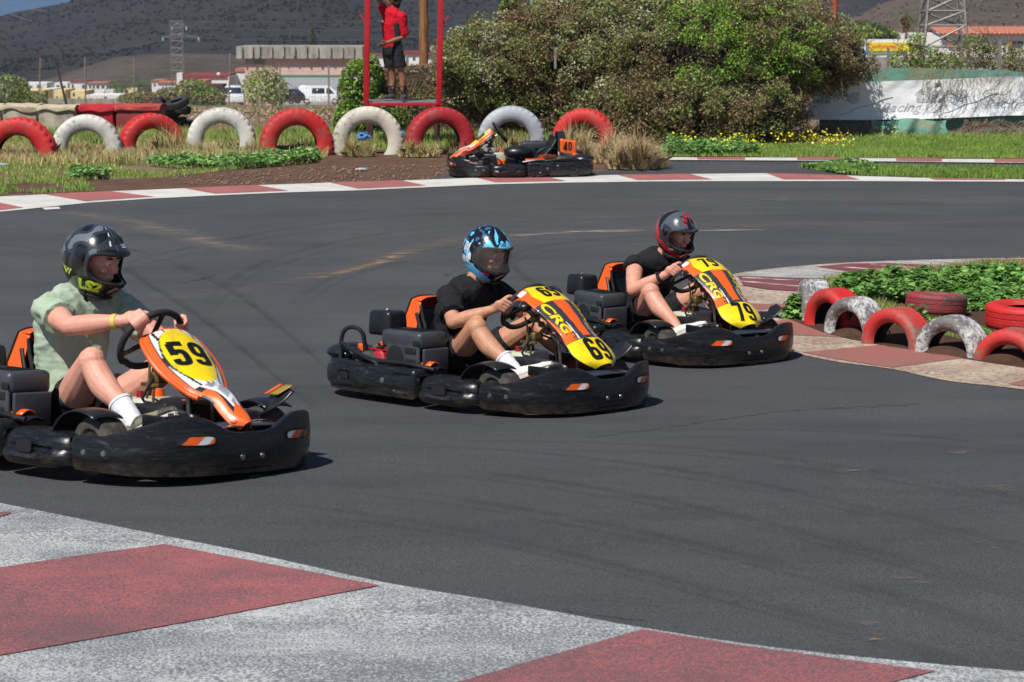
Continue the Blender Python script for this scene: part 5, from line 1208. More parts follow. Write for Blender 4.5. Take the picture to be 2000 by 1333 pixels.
KB = kplastic('kart_plastic', srgb(18, 19, 21), srgb(52, 52, 54), .5, .27)
KC = pm('kart_black_plastic', srgb(20, 21, 24), srgb(30, 32, 35), 10, .34, spec=.55)
KD = pm('kart_dark', srgb(12, 12, 13), srgb(20, 20, 22), 10, .75)
KT = pm('kart_tyre', srgb(48, 46, 45), srgb(70, 66, 62), 14, .85, bs=.4, bscale=60, bd=.004, c3=srgb(88, 80, 72), s3=7)
ORANGE = pm('kart_orange', srgb(236, 98, 24), srgb(224, 84, 18), 6, .35, coat=.3)
KCV = pm('engine_cover_plastic', srgb(50, 53, 59), srgb(62, 65, 70), 10, .42, spec=.5)
YELLOW = pm('plate_yellow', srgb(240, 208, 10), srgb(232, 196, 12), 5, .3, coat=.3)
INK = pm('number_black', srgb(16, 16, 16), None, 5, .45)
CHROME = pm('bare_metal', srgb(170, 170, 168), srgb(110, 106, 100), 20, .3, .85)
BRASS = pm('dull_brass', srgb(150, 130, 80), srgb(110, 92, 56), 20, .4, .7)
REDENG = pm('engine_red', srgb(172, 26, 40), srgb(130, 20, 30), 12, .4)
TANK = pm('fuel_tank_plastic', srgb(190, 196, 176), srgb(160, 166, 146), 8, .4)
DECAL = attr_mat('decal_vinyl', rough=.32, coat=.35, var=.04, dirt=(.12, .10, .09))
LOGOY = pm('logo_yellow', srgb(236, 206, 20), None, 5, .4)
LOGOW = pm('logo_white', srgb(214, 216, 218), None, 5, .4)
OR_, BL_, YE_, WH_, GR_ = srgb(236, 96, 22), srgb(34, 36, 40), srgb(240, 208, 10), srgb(220, 222, 224), srgb(150, 156, 162)

# ---- bumper ring
OUT = [(.925, 0), (.92, -.16), (.895, -.29), (.83, -.41), (.72, -.51), (.56, -.575), (.34, -.605), (.0, -.615), (-.40, -.61), (-.68, -.59), (-.83, -.53), (-.90, -.42), (-.925, -.25), (-.93, 0)]
_o = OUT + [(x, -y) for x, y in OUT[-2:0:-1]]
def _closed(pts, n=14):
    N = len(pts); out = []
    for i in range(N):
        a, b, c, d = [V((*pts[(i+k) % N], 0)) for k in (-1, 0, 1, 2)]
        for k in range(n):
            t = k/n; out.append(0.5*((2*b)+(c-a)*t+(2*a-5*b+4*c-d)*t*t+(3*b-a-3*c+d)*t**3))
    return out
RING = _closed(_o); _L = [0]
for i in range(len(RING)): _L.append(_L[-1]+(RING[(i+1) % len(RING)]-RING[i]).length)
LTOT = _L[-1]
def ring_at(s):                     # s: arc length from the nose centre, negative = driver's left
    s = s % LTOT
    lo, hi = 0, len(RING)
    while hi-lo > 1:
        m = (lo+hi)//2
        if _L[m] <= s: lo = m
        else: hi = m
    t = (s-_L[lo])/(_L[lo+1]-_L[lo]); p = RING[lo].lerp(RING[(lo+1) % len(RING)], t)
    q = (RING[(lo+1) % len(RING)]-RING[lo]).normalized(); q2 = (RING[(lo+2) % len(RING)]-RING[(lo+1) % len(RING)]).normalized(); q = q.lerp(q2, t).normalized()
    return p, V((-q.y, q.x, 0)) * -1     # outward normal (fixed below)
_p, _n = ring_at(0.0)
OSGN = 1 if _n.x > 0 else -1
def s_of(x, side):                  # arc length where the right side (side=1) reaches local x
    lo, hi = 0.0, LTOT/2
    for _ in range(50):
        m = (lo+hi)/2
        if ring_at(m)[0].x > x: lo = m
        else: hi = m
    return lo*side
S1, S2 = s_of(.44, 1), s_of(-.02, 1)
SR = LTOT/2-.30                     # rear pod ends near the back corner
def sm(a, b, x): t = max(0, min(1, (x-a)/(b-a))); return t*t*(3-2*t)
def front_top(s):
    a = abs(s); return .195 + .072*sm(.07, .29, a) - .09*sm(.33, .74, a)
def shell(name, s0, s1, top, bot, bulge, inset, parent, nu=110, lip=.035, width=.10, features=(), mat=None, endround=.05, capr=.03):
    """blow-moulded bumper piece between arc lengths s0..s1; features push the outer wall in or out"""
    def fn(u, v):
        s = s0+(s1-s0)*u; p, n = ring_at(s); n = n*OSGN; L_ = abs(s1-s0); e = min(u, 1-u)*L_
        er = 1.0 if e >= endround else math.sqrt(max(0, 1-(1-e/endround)**2))
        zt, zb = top(s), bot(s); zm = (zt+zb)/2; zt = zm+(zt-zm)*(.55+.45*er); zb = zm+(zb-zm)*(.7+.3*er)
        if v < .68:
            w = v/.68; z = zb+(zt-lip-zb)*w; off = bulge(w)*er - (1-er)*.045
            for ft in features: off += ft(s, z)
        elif v < .84:
            w = (v-.68)/.16; a = w*math.pi/2; z = zt-lip+lip*math.sin(a); off = bulge(1)*er-(1-er)*.045-lip*(1-math.cos(a))
        elif v < .93:
            w = (v-.84)/.09; z = zt-.004*w; off = bulge(1)-lip-(width-lip)*w
        else:
            w = (v-.93)/.07; z = zt-.004-.09*w; off = bulge(1)-width-.006*w
        q = p+n*off; return (q.x, q.y, z)
    mb = MB(); mb.grid(fn, nu, 44); o = mb.build(name, mat or KB, parent, merge=False); return o
def blob(sc, zc, rs, rz, depth, pw=4, edge=.35):
    """smooth oval or rounded-square dent (negative depth) around (sc, zc)"""
    def f(s, z):
        d = (abs((s-sc)/rs)**pw+abs((z-zc)/rz)**pw)**(1/pw)
        return depth*(1-sm(1-edge, 1, d))
    return f
def on_ring(s, z, off): p, n = ring_at(s); q = p+n*OSGN*off; return V((q.x, q.y, z))
def disc_on(name, s, z, r, off, mat, parent, h=.006, seg=14):
    p, n = ring_at(s); n = n*OSGN; q = n.to_track_quat('Z', 'Y').to_matrix().to_4x4(); q.translation = on_ring(s, z, off)
    mb = MB(); mb.lathe([(0, h), (r*.55, h), (r*.6, h*.5), (r*.9, h*.55), (r, 0)], seg, q); return mb.build(name, mat, parent)
def patch_on(name, s0, s1, z0, z1, off, mat, parent, pw=5, n=18, col=None, fn_off=None):
    """rounded patch lying on the bumper's outer wall"""
    mb = MB(); sc, zc, rs, rz = (s0+s1)/2, (z0+z1)/2, (s1-s0)/2, (z1-z0)/2; vs = [on_ring(sc, zc, off)]; cols = [col(sc, zc) if col else (1, 1, 1)]; K = 40
    for k in range(1, n+1):
        for j in range(K):
            a = 2*math.pi*j/K; c, s_ = math.cos(a), math.sin(a); r_ = k/n/((abs(c)**pw+abs(s_)**pw)**(1/pw)); s, z = sc+rs*c*r_, zc+rz*s_*r_
            vs.append(on_ring(s, z, off)); cols.append(col(s, z) if col else (1, 1, 1))
    fs = [[0, 1+j, 1+(j+1) % K] for j in range(K)] + [[1+(k-1)*K+j, 1+k*K+j, 1+k*K+(j+1) % K, 1+(k-1)*K+(j+1) % K] for k in range(1, n) for j in range(K)]
    mb.add(vs, fs, cols); return mb.build(name, mat, parent, attr=bool(col), merge=False)

# ---- nose fairing centre line (x, z) and half width, per variant
FA = [(.30, .62, .135), (.345, .622, .165), (.42, .595, .175), (.505, .545, .168), (.585, .48, .148), (.65, .42, .138), (.71, .37, .158), (.77, .32, .168), (.82, .28, .138), (.85, .245, .07)]
FB = [(.355, .565, .10), (.372, .558, .150), (.437, .505, .170), (.505, .447, .170), (.57, .395, .145), (.64, .345, .105), (.73, .315, .075), (.80, .262, .070), (.85, .225, .062), (.885, .20, .03)]
def fair_fn(F, crown=.035, lift=0.0):
    def fn(u, w):                  # u along 0..1, w across -1..1
        t = u*(len(F)-1); i = min(int(t), len(F)-2); t -= i
        a, b, c, d = [V(F[max(0, min(len(F)-1, i+k))]) for k in (-1, 0, 1, 2)]
        q = 0.5*((2*b)+(c-a)*t+(2*a-5*b+4*c-d)*t*t+(3*b-a-3*c+d)*t**3); tg = (c-b).normalized(); n = V((-tg.y, tg.x)) if True else 0
        nx, nzz = -tg.y, tg.x
        k = math.hypot(tg.x, tg.y) or 1; nx, nzz = nx/k, nzz/k
        if nzz < 0: nx, nzz = -nx, -nzz
        h = crown*(1-abs(w)**2.4)+lift
        return V((q.x+nx*h, q.z*w, q.y+nzz*h))
    return fn
def build_fairing(F, paint, parent, name='nose_fairing', crown=.035):
    fn = fair_fn(F, crown); mb = MB(); mb.grid(lambda u, v: fn(u, v*2-1), 150, 64, col=lambda u, v: paint(u, v*2-1))
    return mb.build(name, DECAL, parent, attr=True, merge=False, solid=.006)
def paintA(u, w):
    a = abs(w); 
    if u > .655: return YE_ if (u > .665 and a < .985) else BL_              # lower number plate
    if .085 < u < .30 and a < (.60+1.0*(u-.085) if u < .2 else .75-1.3*(u-.2)): return YE_      # upper plate
    if u < .30:
        if u < .085: return BL_ if a < .62 else OR_
        if a > .80 + .1*math.sin(u*40): return WH_ if u < .15 else OR_
        if u > .2 and a > .93: return BL_
        return OR_
    if a < .34-.10*(u-.3)/.35 and u < .63: return OR_ if a < .30-.10*(u-.3)/.35 else BL_      # centre stripe
    if u > .47 and abs(a-(.46-.25*(u-.62))) < .02+.14*(u-.47)*.5: return WH_
    if u > .44 and .60 < a < .60+(u-.44)*1.4 and a < .80: return OR_
    if u > .40 and a > .98-(u-.40)*.9 and a > .82: return OR_
    if u > .58 and a > .55: return OR_ if math.sin(a*26+u*30) > -.1 else BL_
    return srgb(52, 55, 60)
def paintB(u, w):
    a = abs(w)
    if u < .10: return OR_ if a < .95 else OR_
    if a > .84 and u < .62: return OR_
    rx = (u-.315)/.215; 
    if abs(rx)**2.6+abs(w/.70)**2.6 < 1: return YE_
    if abs(rx)**2.4+abs(w/.76)**2.4 < 1: return BL_
    if u < .56:
        return WH_ if (a < .80 and math.sin(a*17+u*22) < .75) else BL_
    if u > .60 and a < 1-(u-.60)*0 and u > .74+.35*a*.5 - .0:
        return OR_
    if u > .70 and a > .9-(u-.70)*1.2 : return OR_
    if a < .45*(1-(u-.56)*3.6): return GR_ if math.sin(u*60+w*5) > -.6 else WH_
    if a < .62*(1-(u-.56)*2.6): return WH_
    if .5 < a < .9 and u > .6: return OR_
    return BL_
def front_panel_paint(x, y):
    a = abs(y); k = (x-.52)*1.1
    if .13+k*.1 < a < .17+k*.25 and x < .80: return WH_
    if .19+k*.2 < a < .27+k*.1 and x < .74: return OR_
    if .31 < a < .335+k*.2: return WH_
    if a > .38 and math.sin(x*40+a*20) > .3: return OR_
    return BL_
def wheel(t, c, r_, w, name='wheel'):
    e = empty(name, c); e.parent = t; rot = Matrix.Rotation(math.pi/2, 4, 'X'); h = w/2
    a = MB(); a.lathe([(r_*.5, -h*.8), (r_*.62, -h), (r_*.85, -h*1.02), (r_*.965, -h*.88), (r_, -h*.6), (r_, h*.6), (r_*.965, h*.88), (r_*.85, h*1.02), (r_*.62, h), (r_*.5, h*.8)], 40, rot); a.build('tyre', KT, e)
    a = MB(); a.lathe([(0, -h*.3), (r_*.3, -h*.35), (r_*.34, -h*.7), (r_*.5, -h*.82), (r_*.52, 0), (r_*.5, h*.82), (r_*.34, h*.7), (r_*.3, h*.3), (0, h*.3)], 28, rot); a.build('rim', CHROME, e); return e

def steering_rim(th, R_=.155):      # local point on the rim; th=0 at the top, positive towards driver's right
    c = V((.245, 0, .545)); u = V((.56, 0, .83)).normalized(); f = 1.0 if math.cos(th) > -.75 else .93
    return c+(u*math.cos(th)+V((0, -1, 0))*math.sin(th))*R_*f
AXW = V((-.83, 0, .56))              # wheel axis, towards the driver

def make_kart(variant, num, loc, yaw, label, top_num=None, scale=1.0, brand=True, front_wheel_turn=0.0, rear_num=False):
    t = empty('racing_kart', loc, yaw, label, 'go-kart', 'rental go-karts'); t.scale = (scale,)*3
    # --- bumpers
    b0 = lambda s: .022
    blf = lambda w: .008*math.sin(w*math.pi)-.012*(1-w)**3
    fb = shell('front_bumper', -S1, S1, front_top, lambda s: .02+.012*sm(.5, .8, abs(s)), blf, 0, t, nu=260, lip=.010, width=.035, endround=.05,
               features=[blob(s_, .115, .11, .05, .004, 3, .3) for s_ in (-(S1-.14), S1-.14)]+[blob(0, .052, .16, .016, -.010, 6, .3)])
    for sg in (-1, 1):
        pod = shell('side_pod', sg*(S1+.006), sg*(S2-.004), lambda s: .192-.01*sm(S1, S1+.1, abs(s)), lambda s: .028, lambda w: .024*math.sin(min(1, w*1.08)*math.pi)**.8, 0, t, nu=120, lip=.065, width=.19, endround=.12,
              features=[blob(sg*(S1+.235), .112, .165, .052, -.020, 2.5, .35), blob(sg*(S1+.235), .112, .18, .062, .008, 2.5, .3)])
        patch_on('pod_hole_shade', sg*(S1+.26)-.052, sg*(S1+.26)+.052, .084, .138, .0175, KD, t)  # flat near-black patch paints the shaded depth of a hole
        rp_ = shell('rear_pod', sg*(S2+.006), sg*SR, lambda s: .205+.02*sm(S2+.4, SR, abs(s)), lambda s: .035+.02*sm(S2+.7, SR, abs(s)), lambda w: .012*math.sin(w*math.pi)-.006, 0, t, nu=190, lip=.030, width=.12, endround=.03,
              features=[blob(sg*(S2+.115), .125, .075, .062, -.012, 7, .2), blob(sg*(S2+.69), .12, .31, .055, .010, 9, .10), blob(sg*(S2+.60), .125, .062, .030, -.012, 4, .3)])
        patch_on('pod_hole_shade', sg*(S2+.60)-.042, sg*(S2+.60)+.042, .104, .146, .0125, KD, t)
        disc_on('bolt', sg*(S2+.265), .125, .018, .006, CHROME, t)
        for k in (.10, .20): disc_on('bolt', sg*(S1-k), .112, .0135, .010, CHROME, t)
        disc_on('bolt', sg*.055, .092, .013, .007, CHROME, t, seg=10)
        def slotc(s, z, sg=sg):
            q = s*55+z*60
            return OR_ if math.sin(q) > -.25 else (BL_ if math.sin(q*.5) > 0 else WH_)
        patch_on('bumper_slot_shade', sg*.285-.092, sg*.285+.092, .148, .192, .0092, KD, t, pw=4); patch_on('slot_sticker', sg*.285-.082, sg*.285+.082, .153, .187, .0112, DECAL, t, pw=4, col=slotc)  # near-black patch paints the slot's shade around the sticker
    shell('rear_bumper', SR+.008, LTOT-SR-.008, lambda s: .215, lambda s: .05, lambda w: .012*math.sin(w*math.pi), 0, t, nu=60, lip=.03, width=.09)
    rim = MB(); rim.tube([on_ring(-S1*.93+S1*1.86*i/120, front_top(-S1*.93+S1*1.86*i/120)-.004, -.006) for i in range(121)], .006, 6); rim.build('bumper_rim', KC, t)
    # --- chassis, floor
    mb = MB()
    for y in (-.30, .30): mb.tube([(.70, y*.7, .07), (.45, y, .07), (-.1, y*1.05, .07), (-.78, y, .09)], .016, 8)
    for x in (.62, .28, -.15, -.52, -.74): mb.tube([(x, -.31, .07), (x, .31, .07)], .016, 8)
    for sg in (-1, 1):
        for x in (.40, .02): mb.tube([(x, sg*.3, .07), (x, sg*.56, .09)], .012, 8)
        mb.tube([(-.15, sg*.3, .08), (-.20, sg*.55, .10)], .012, 8); mb.tube([(-.62, sg*.3, .08), (-.62, sg*.56, .10)], .012, 8)
    mb.tube([(-.50, -.60, .14), (-.50, .60, .14)], .018, 10); mb.build('chassis', KD, t)
    mb = MB(); mb.box((.28, 0, .062), (.80, .56, .006)); mb.build('floor_pan', pm('floor_metal', srgb(70, 70, 72), srgb(50, 50, 52), 8, .5, .4), t, smooth=False)
    wheel(t, (.49, -.455, .125), .125, .13); wheel(t, (.49, .455, .125), .125, .13); wheel(t, (-.50, -.45, .135), .135, .19); wheel(t, (-.50, .45, .135), .135, .19)
    # --- front floor fairing (graphic panel running in from the bumper)
    def fpf(u, v):
        y = (v-.5)*.92; xf = .895-.55*abs(y)**2.2-.0; x = .50+(xf-.50)*u; z = .160+.060*math.cos(y*2.2)*sm(0, 1, u)*.9+.030*(1-abs(y)*2)*math.sin(u*3)
        return (x, y, z)
    mb = MB(); mb.grid(fpf, 70, 110, col=lambda u, v: front_panel_paint(fpf(u, v)[0], fpf(u, v)[1])); mb.build('front_panel', DECAL, t, attr=True, merge=False, solid=.004)
    # foot-well sides
    for sg in (-1, 1):
        mb = MB(); mb.grid(lambda u, v: (.32+.36*u, sg*(.20-.02*v-.07*u), .08+v*(.20-.03*u+.02*math.sin(u*3))), 14, 8); mb.build('footwell_side', KC, t, solid=.005)
        # mudguard flap behind the front wheel
        def fl(u, v): a = -.2+u*2.4; return (.455-.185*math.cos(a)*(1) , sg*(.40+.16*v), .13+.145*math.sin(a)+.012*math.sin(v*3))
        mb = MB(); mb.grid(fl, 18, 8); mb.build('mudguard', KC, t, solid=.006)
    mb = MB(); mb.grid(lambda u, v: (.47+.13*u+.05*v, .32+.17*v+.02*math.sin(v*3), .13+.10*u*(1-v)+.22*v**1.2-.05*abs(u-.5)*v), 14, 14); mb.build('wing_flap', KC, t, solid=.007)
    if num == '59': mb = MB(); mb.grid(lambda u, v: (.505+.09*u+.05*v, .44+.05*v, .305+.045*v+.004), 6, 4, col=lambda u, v: srgb(150, 120, 30) if u > .4 else (OR_ if u < .2 else BL_)); mb.build('wing_sticker', DECAL, t, attr=True, merge=False, solid=.003)
    # pedals
    for sg in (-1, 1):
        mb = MB(); mb.tube([(.60, sg*.20, .08), (.63, sg*.19, .20), (.64, sg*.17, .26)], .008, 6); mb.box((.640, sg*.17, .245), (.014, .10, .035), bev=.004); mb.build('pedal', CHROME, t)
        mb = MB(); mb.box((.60, sg*.265, .225), (.15, .015, .055), bev=.006); mb.box((.665, sg*.215, .225), (.015, .10, .055), bev=.006); mb.build('foot_guard', KC, t)
    # --- nose fairing
    if variant == 'A':
        F = FA; nf = build_fairing(F, paintA, t, crown=.05)
        # numbers on plates: x across (driver's left is +y), y up along the panel
        def ons(u0, sc_u, lift):
            f = fair_fn(F, .05, lift)
            def g(x, y):
                u = u0-y*sc_u; q0 = f(u, 0); hw = max(.05, abs(f(u, 1.0).y)); return f(u, max(-1, min(1, x/hw)))
            return g
        lettering('plate_number', num, ons(.80, 1.72, .004), INK, nf, .145, 1.0, .085, rot=R(-7))
        lettering('top_number', num, ons(.195, 1.55, .004), INK, nf, .080, 1.5, .03)
        lettering('top_logo', 'CRG', ons(.045, 1.8, .004), LOGOY, nf, .030, 1.5, .02)
        def side_txt(sg):
            f = fair_fn(F, .05, .0045); f0 = fair_fn(F, .05, .003)
            def g(x, y, f=f): return f(.43+x*1.42*(-sg)*(-1), sg*(-.70)*(1) + y*9.0*sg) if False else f(.435+x*1.55, -sg*(.70-y*7.0))
            return g
        for sg in (1, -1):
            f = fair_fn(F, .05, .0035); f2 = fair_fn(F, .05, .006)
            mir = 1 if sg == 1 else -1
            g1 = lambda x, y, f=f, sg=sg: f(.435+x*1.5*(1 if sg == 1 else -1), -sg*min(.98, (.72-y*6.5*(1 if sg == 1 else -1))))
            g2 = lambda x, y, f=f2, sg=sg: f(.435+x*1.5*(1 if sg == 1 else -1), -sg*min(.98, (.72-y*6.5*(1 if sg == 1 else -1))))
            lettering('side_logo', 'CRG', g1, LOGOY, nf, .050, 1.35, .035, .15)
        # white-tipped wings at the top corners
        for sg in (-1, 1):
            mb = MB(); mb.grid(lambda u, v: (.25+.15*u, sg*(.115+.075*v+.02*u), .575+.045*math.sin(u*2.2)-.05*v*v-.02*(1-u)), 14, 8, col=lambda u, v: WH_ if u < .35 and v < .6 else (OR_ if v < .55 else BL_)); mb.build('fairing_wing', DECAL, nf, attr=True, merge=False, solid=.006)
        for sg in (-1, 1):
            q = fair_fn(F, .05, .003)(.625, sg*.62); mb = MB(); mb.ell(q, (.007, .007, .005), 10); mb.build('rivet', CHROME, nf)
    else:
        F = FB; nf = build_fairing(F, paintB, t, crown=.045)
        def ons(u0, sc_u, lift):
            f = fair_fn(F, .045, lift)
            def g(x, y):
                u = u0-y*sc_u; hw = max(.05, abs(f(u, 1.0).y)); return f(u, max(-1, min(1, x/hw)))
            return g
        lettering('plate_number', num, ons(.295, 1.45, .004), INK, nf, .125, 1.45, .085, rot=R(-4))
        lettering('top_logo', 'CENTURION', ons(.055, 1.4, .004), LOGOY, nf, .018, 1.0, .02)
        for sg in (-1, 1):                       # rolled orange edge
            f = fair_fn(F, .045); mb = MB(); mb.tube([f(.06+.55*i/30, sg*.99)+V((-.006, 0, -.008)) for i in range(31)], [.012]*31, 8); mb.build('fairing_edge', ORANGE, nf)
        def fc(x, y): # on the front panel centre
            return V((.865+y*.9, x, .2335-.30*max(0, y)+.004))
        lettering('panel_logo', 'CENTURION', lambda x, y: V((.862+y*1.0, x+.03, .2365+.05*y)), LOGOW, t, .026, .95, .03, .2)
        lettering('panel_logo', 'LINE', lambda x, y: V((.888+y*.8, x+.06, .231)), LOGOW, t, .018, 1.0, .03, .2)
    # fairing brackets
    mb = MB()
    for sg in (-1, 1): mb.tube([(.60, sg*.06, .08), (.585, sg*.07, .30), (.56, sg*.08, .50 if variant == 'A' else .44)], .008, 7)
    mb.build('fairing_bracket', CHROME, t)
    # --- steering column and wheel
    c0 = V((.245, 0, .545)); e = empty('steering_wheel', c0); e.parent = t
    mb = MB(); mb.tube([steering_rim(2*math.pi*i/48)-c0 for i in range(48)], .0155, 10, closed=True); mb.build('wheel_rim', pm('suede_black', srgb(24, 24, 26), srgb(34, 34, 36), 40, .75), e)
    mb = MB()
    for th in (0.0, 2.1, -2.1):
        a = steering_rim(th)-c0; pr = a.cross(AXW).normalized(); mb.box(a*.5, (.030, .006, a.length*.95), rot=Matrix((a.normalized().cross(AXW).normalized(), AXW.normalized(), a.normalized())).transposed(), bev=.002)
    mb.ell(-AXW*.0, (.045, .045, .03), 14); mb.build('spokes', KC, e)
    mb = MB(); mb.tube([c0-AXW*.0, c0-AXW*.40], .011, 10); mb.build('steering_column', CHROME, t)
    mb = MB(); d_ = -AXW
    for (k, r_, m_) in ((.10, .026, 0), (.16, .018, 0), (.22, .024, 0)): mb.ell(c0+d_*k, (r_, r_*1.4, r_), 12)
    mb.tube([c0+d_*.1, (.36, -.07, .42), (.38, -.09, .30), (.36, -.08, .12)], .006, 6); mb.tube([c0+d_*.14, (.40, .06, .40), (.44, .08, .2)], .006, 6)
    mb.tube([(.36, -.11, .30), (.36, -.10, .38), (.34, -.08, .45), (.33, -.09, .50)], .006, 6); mb.tube([(.31, -.10, .36), (.42, -.09, .36)], .009, 6); mb.tube([(.40, -.12, .12), (.38, -.12, .28)], .005, 6); mb.box((.37, -.05, .39), (.06, .07, .05), bev=.01); mb.build('linkage', BRASS, t)
    mb = MB(); mb.tube([(.33, -.05, .44), (.38, -.10, .38), (.34, -.12, .30), (.30, -.06, .26), (.34, .05, .25)], .007, 7); mb.tube([(.36, .0, .40), (.42, .09, .36), (.40, .10, .25)], .007, 7); mb.build('hoses', KD, t)
    # --- fuel tank between the legs
    ft = MB(); ft.box((.26, 0, .235), (.17, .24, .12), bev=.025); tk_ = ft.build('fuel_tank', TANK, t)
    mb = MB(); mb.lathe([(0, .035), (.026, .033), (.03, .0)], 16, Matrix.Translation((.24, .05, .295))); mb.build('tank_cap', KC if variant == 'A' else ORANGE, tk_)
    mb = MB(); mb.lathe([(0, .03), (.014, .03), (.016, 0)], 12, Matrix.Translation((.25, -.06, .295))); mb.build('tank_cap', REDENG, tk_)
    mb = MB(); mb.grid(lambda u, v: (.20+.20*u, -.155+.31*v, .215-.012*u-.06*(abs(v-.5)*2)**6), 12, 20); mb.grid(lambda u, v: (.20+.20*u, -.157, .09+.125*v), 8, 4); mb.grid(lambda u, v: (.20+.20*u, .157, .09+.125*v), 8, 4); tc_ = mb.build('tank_cover', ORANGE, t, merge=False, solid=.004)
    lettering('cover_logo', 'CRG', lambda x, y: V((.30+x, -.1595, .15+y)), LOGOY, tc_, .045, 1.3, .06, .2)
    # --- seat
    def seat(u, v):
        a = u; w = (v-.5)*2
        if a < .5: x = -.02-.36*(a/.5); z = .125-.045*sm(0, .3, a)+.02*sm(.35, .5, a)*2
        else: k = (a-.5)/.5; x = -.38-.045-.11*k-.03*math.sin(k*3); z = .145+.34*k
        hw = .185 if a < .5 else .185-.05*((a-.5)*2)**2
        side = abs(w)**3; up = V((0, 0, 1)) if a < .5 else V((.9, 0, .35))
        q = V((x, w*hw, z))+up*side*(.14 if a > .25 else .07+.28*a)*(1 if a < .8 else 1-(a-.8)*2.2)
        return q
    mb = MB(); mb.grid(seat, 40, 26); mb.build('seat', KC, t, merge=False, solid=.010)
    mb = MB(); mb.tube([seat(i/30, 0.0) for i in range(31)]+[seat(1, j/10) for j in range(1, 10)]+[seat(1-i/30, 1.0) for i in range(31)], .008, 8); mb.build('seat_piping', KC, t)
    for sg in (-1, 1):
        mb = MB(); mb.tube([(-.22, sg*.32, .08), (-.25, sg*.235, .20), (-.40, sg*.20, .36), (-.47, sg*.17, .47)], .011, 8); mb.build('seat_stay', CHROME if sg > 0 else KC, t)
    # orange cover behind the seat, flaring down to the rear
    def rc(u, v):
        w = (v-.5)*2
        if u < .45: k = u/.45; x = -.565-.03*k-.02*abs(w); z = .56-.16*k; hw = .105+.05*k
        else: k = (u-.45)/.55; x = -.60-.20*k**.8; z = .40-.16*k+.0*w; hw = .155+.10*k*k
        return (x, w*hw, z-.02*abs(w)**3)
    mb = MB(); mb.grid(rc, 30, 24)
    for sg in (0, 1): mb.grid(lambda u, v: (rc(u, sg)[0]+(-.50+.02*u-rc(u, sg)[0])*v, rc(u, sg)[1], rc(u, sg)[2]-.01*v-.02*math.sin(v*3)*u), 30, 8)
    mb.grid(lambda u, v: (rc(0, v)[0]+(-.50-rc(0, v)[0])*u, rc(0, v)[1], rc(0, v)[2]), 6, 24)
    rcv = mb.build('seat_back_cover', KC if rear_num else ORANGE, t, merge=False, solid=.006)
    mb = MB(); mb.tube([rc(0, j/12) for j in range(13)]+[rc(i/20, 1) for i in range(1, 12)], .007, 7); mb.tube([rc(i/20, 0) for i in range(0, 12)], .007, 7); mb.build('cover_trim', KC, rcv)
    if rear_num:
        mb = MB(); pts = lambda u, v: V((-.60-.16*u+.03*v*0, .16+.05*u*.3, .30+.20*v-.03*u*v))
        mb.grid(lambda u, v: (-.52-.21*u, .175+.02*u, .25+(.225-.03*u)*v), 10, 8, col=lambda u, v: OR_ if v > .12 else WH_); pn = mb.build('side_plate', DECAL, t, attr=True, merge=False, solid=.006)
        lettering('side_plate_number', num, lambda x, y: V((-.62-x, .19, .375+y)), INK, pn, .115, .9, .04)
        mb = MB(); mb.grid(lambda u, v: (-.20-.24*u, .40+.05*v, .215+.075*math.sin(v*1.6)*(1-.3*abs(u-.5))), 14, 8, col=lambda u, v: (srgb(220, 190, 170) if int(u*9) % 2 else OR_) if .3 < v < .75 else OR_); mb.build('pod_sticker_panel', DECAL, t, attr=True, merge=False, solid=.004)
        mb = MB(); mb.grid(lambda u, v: (-.66-.22*u, .30+.20*v, .30-.10*v-.03*u), 10, 10, col=lambda u, v: OR_ if (u+v) % .9 < .35 else BL_); mb.build('rear_panel', DECAL, t, attr=True, merge=False, solid=.004)
        mb = MB(); mb.grid(lambda u, v: (-.34-.20*math.cos(u*3.1), .30+.14*v, .19+.20*math.sin(u*3.1)), 24, 8); mb.build('exhaust_guard', KC, t, solid=.006)
        mb = MB(); mb.ell((.02, .12, .30), (.20, .14, .09), 18); mb.ell((-.08, .05, .27), (.16, .16, .10), 18); mb.build('seat_bag', KC, t)
    # --- engine on the driver's right: black cover box with dark patches for shaded openings, airbox, red cooling shroud
    def ebox(name, c, size, bev_, mat, par, taper=1.0): m_ = MB(); m_.box(c, size, bev=bev_, taper=taper); return m_.build(name, mat, par)
    en = ebox('engine_cover', (-.255, -.395, .350), (.33, .23, .105), .028, KCV, t)
    sidew = MB(); sidew.box((-.235, -.500, .240), (.27, .020, .185), bev=.009); sidew.box((-.075, -.40, .235), (.022, .20, .15), bev=.009); sidew.build('cover_side', KCV, t)
    mb = MB(); rt = Matrix.Translation((-.290, -.513, .250)) @ Matrix.Rotation(math.pi/2, 4, 'X'); mb.lathe([(0, .001), (.064, .001), (.068, .0)], 26, rt); mb.build('cover_opening_shade', KD, t)  # flat near-black disc paints the shade inside an opening
    for (x, z, w, h) in ((-.165, .295, .090, .034), (-.165, .225, .080, .045), (-.12, .340, .05, .03)):
        mb = MB(); mb.box((x, -.5125, z), (w, .004, h), bev=.0015); mb.build('cover_slot_shade', KD, t)  # thin near-black blocks paint the shade of slots
    mb = MB()
    for i in range(9): mb.box((-.36+.028*i, -.395, .4035), (.008, .15, .004))
    mb.build('cover_ribs', KD, t, smooth=False)
    mb = MB(); mb.box((-.30, -.39, .4065), (.09, .05, .008), bev=.002); mb.build('cover_badge', KD, t)
    ebox('airbox', (-.545, -.33, .420), (.19, .165, .145), .024, KC, t, .92); mb = MB(); mb.ell((-.545, -.33, .495), (.016, .016, .010), 8); mb.build('airbox_knob', CHROME, t)
    ebox('engine_block', (-.36, -.37, .20), (.24, .17, .15), .02, KD, t)
    mb = MB()
    for i in range(8): mb.box((-.44, -.45, .155+.018*i), (.15, .12, .007))
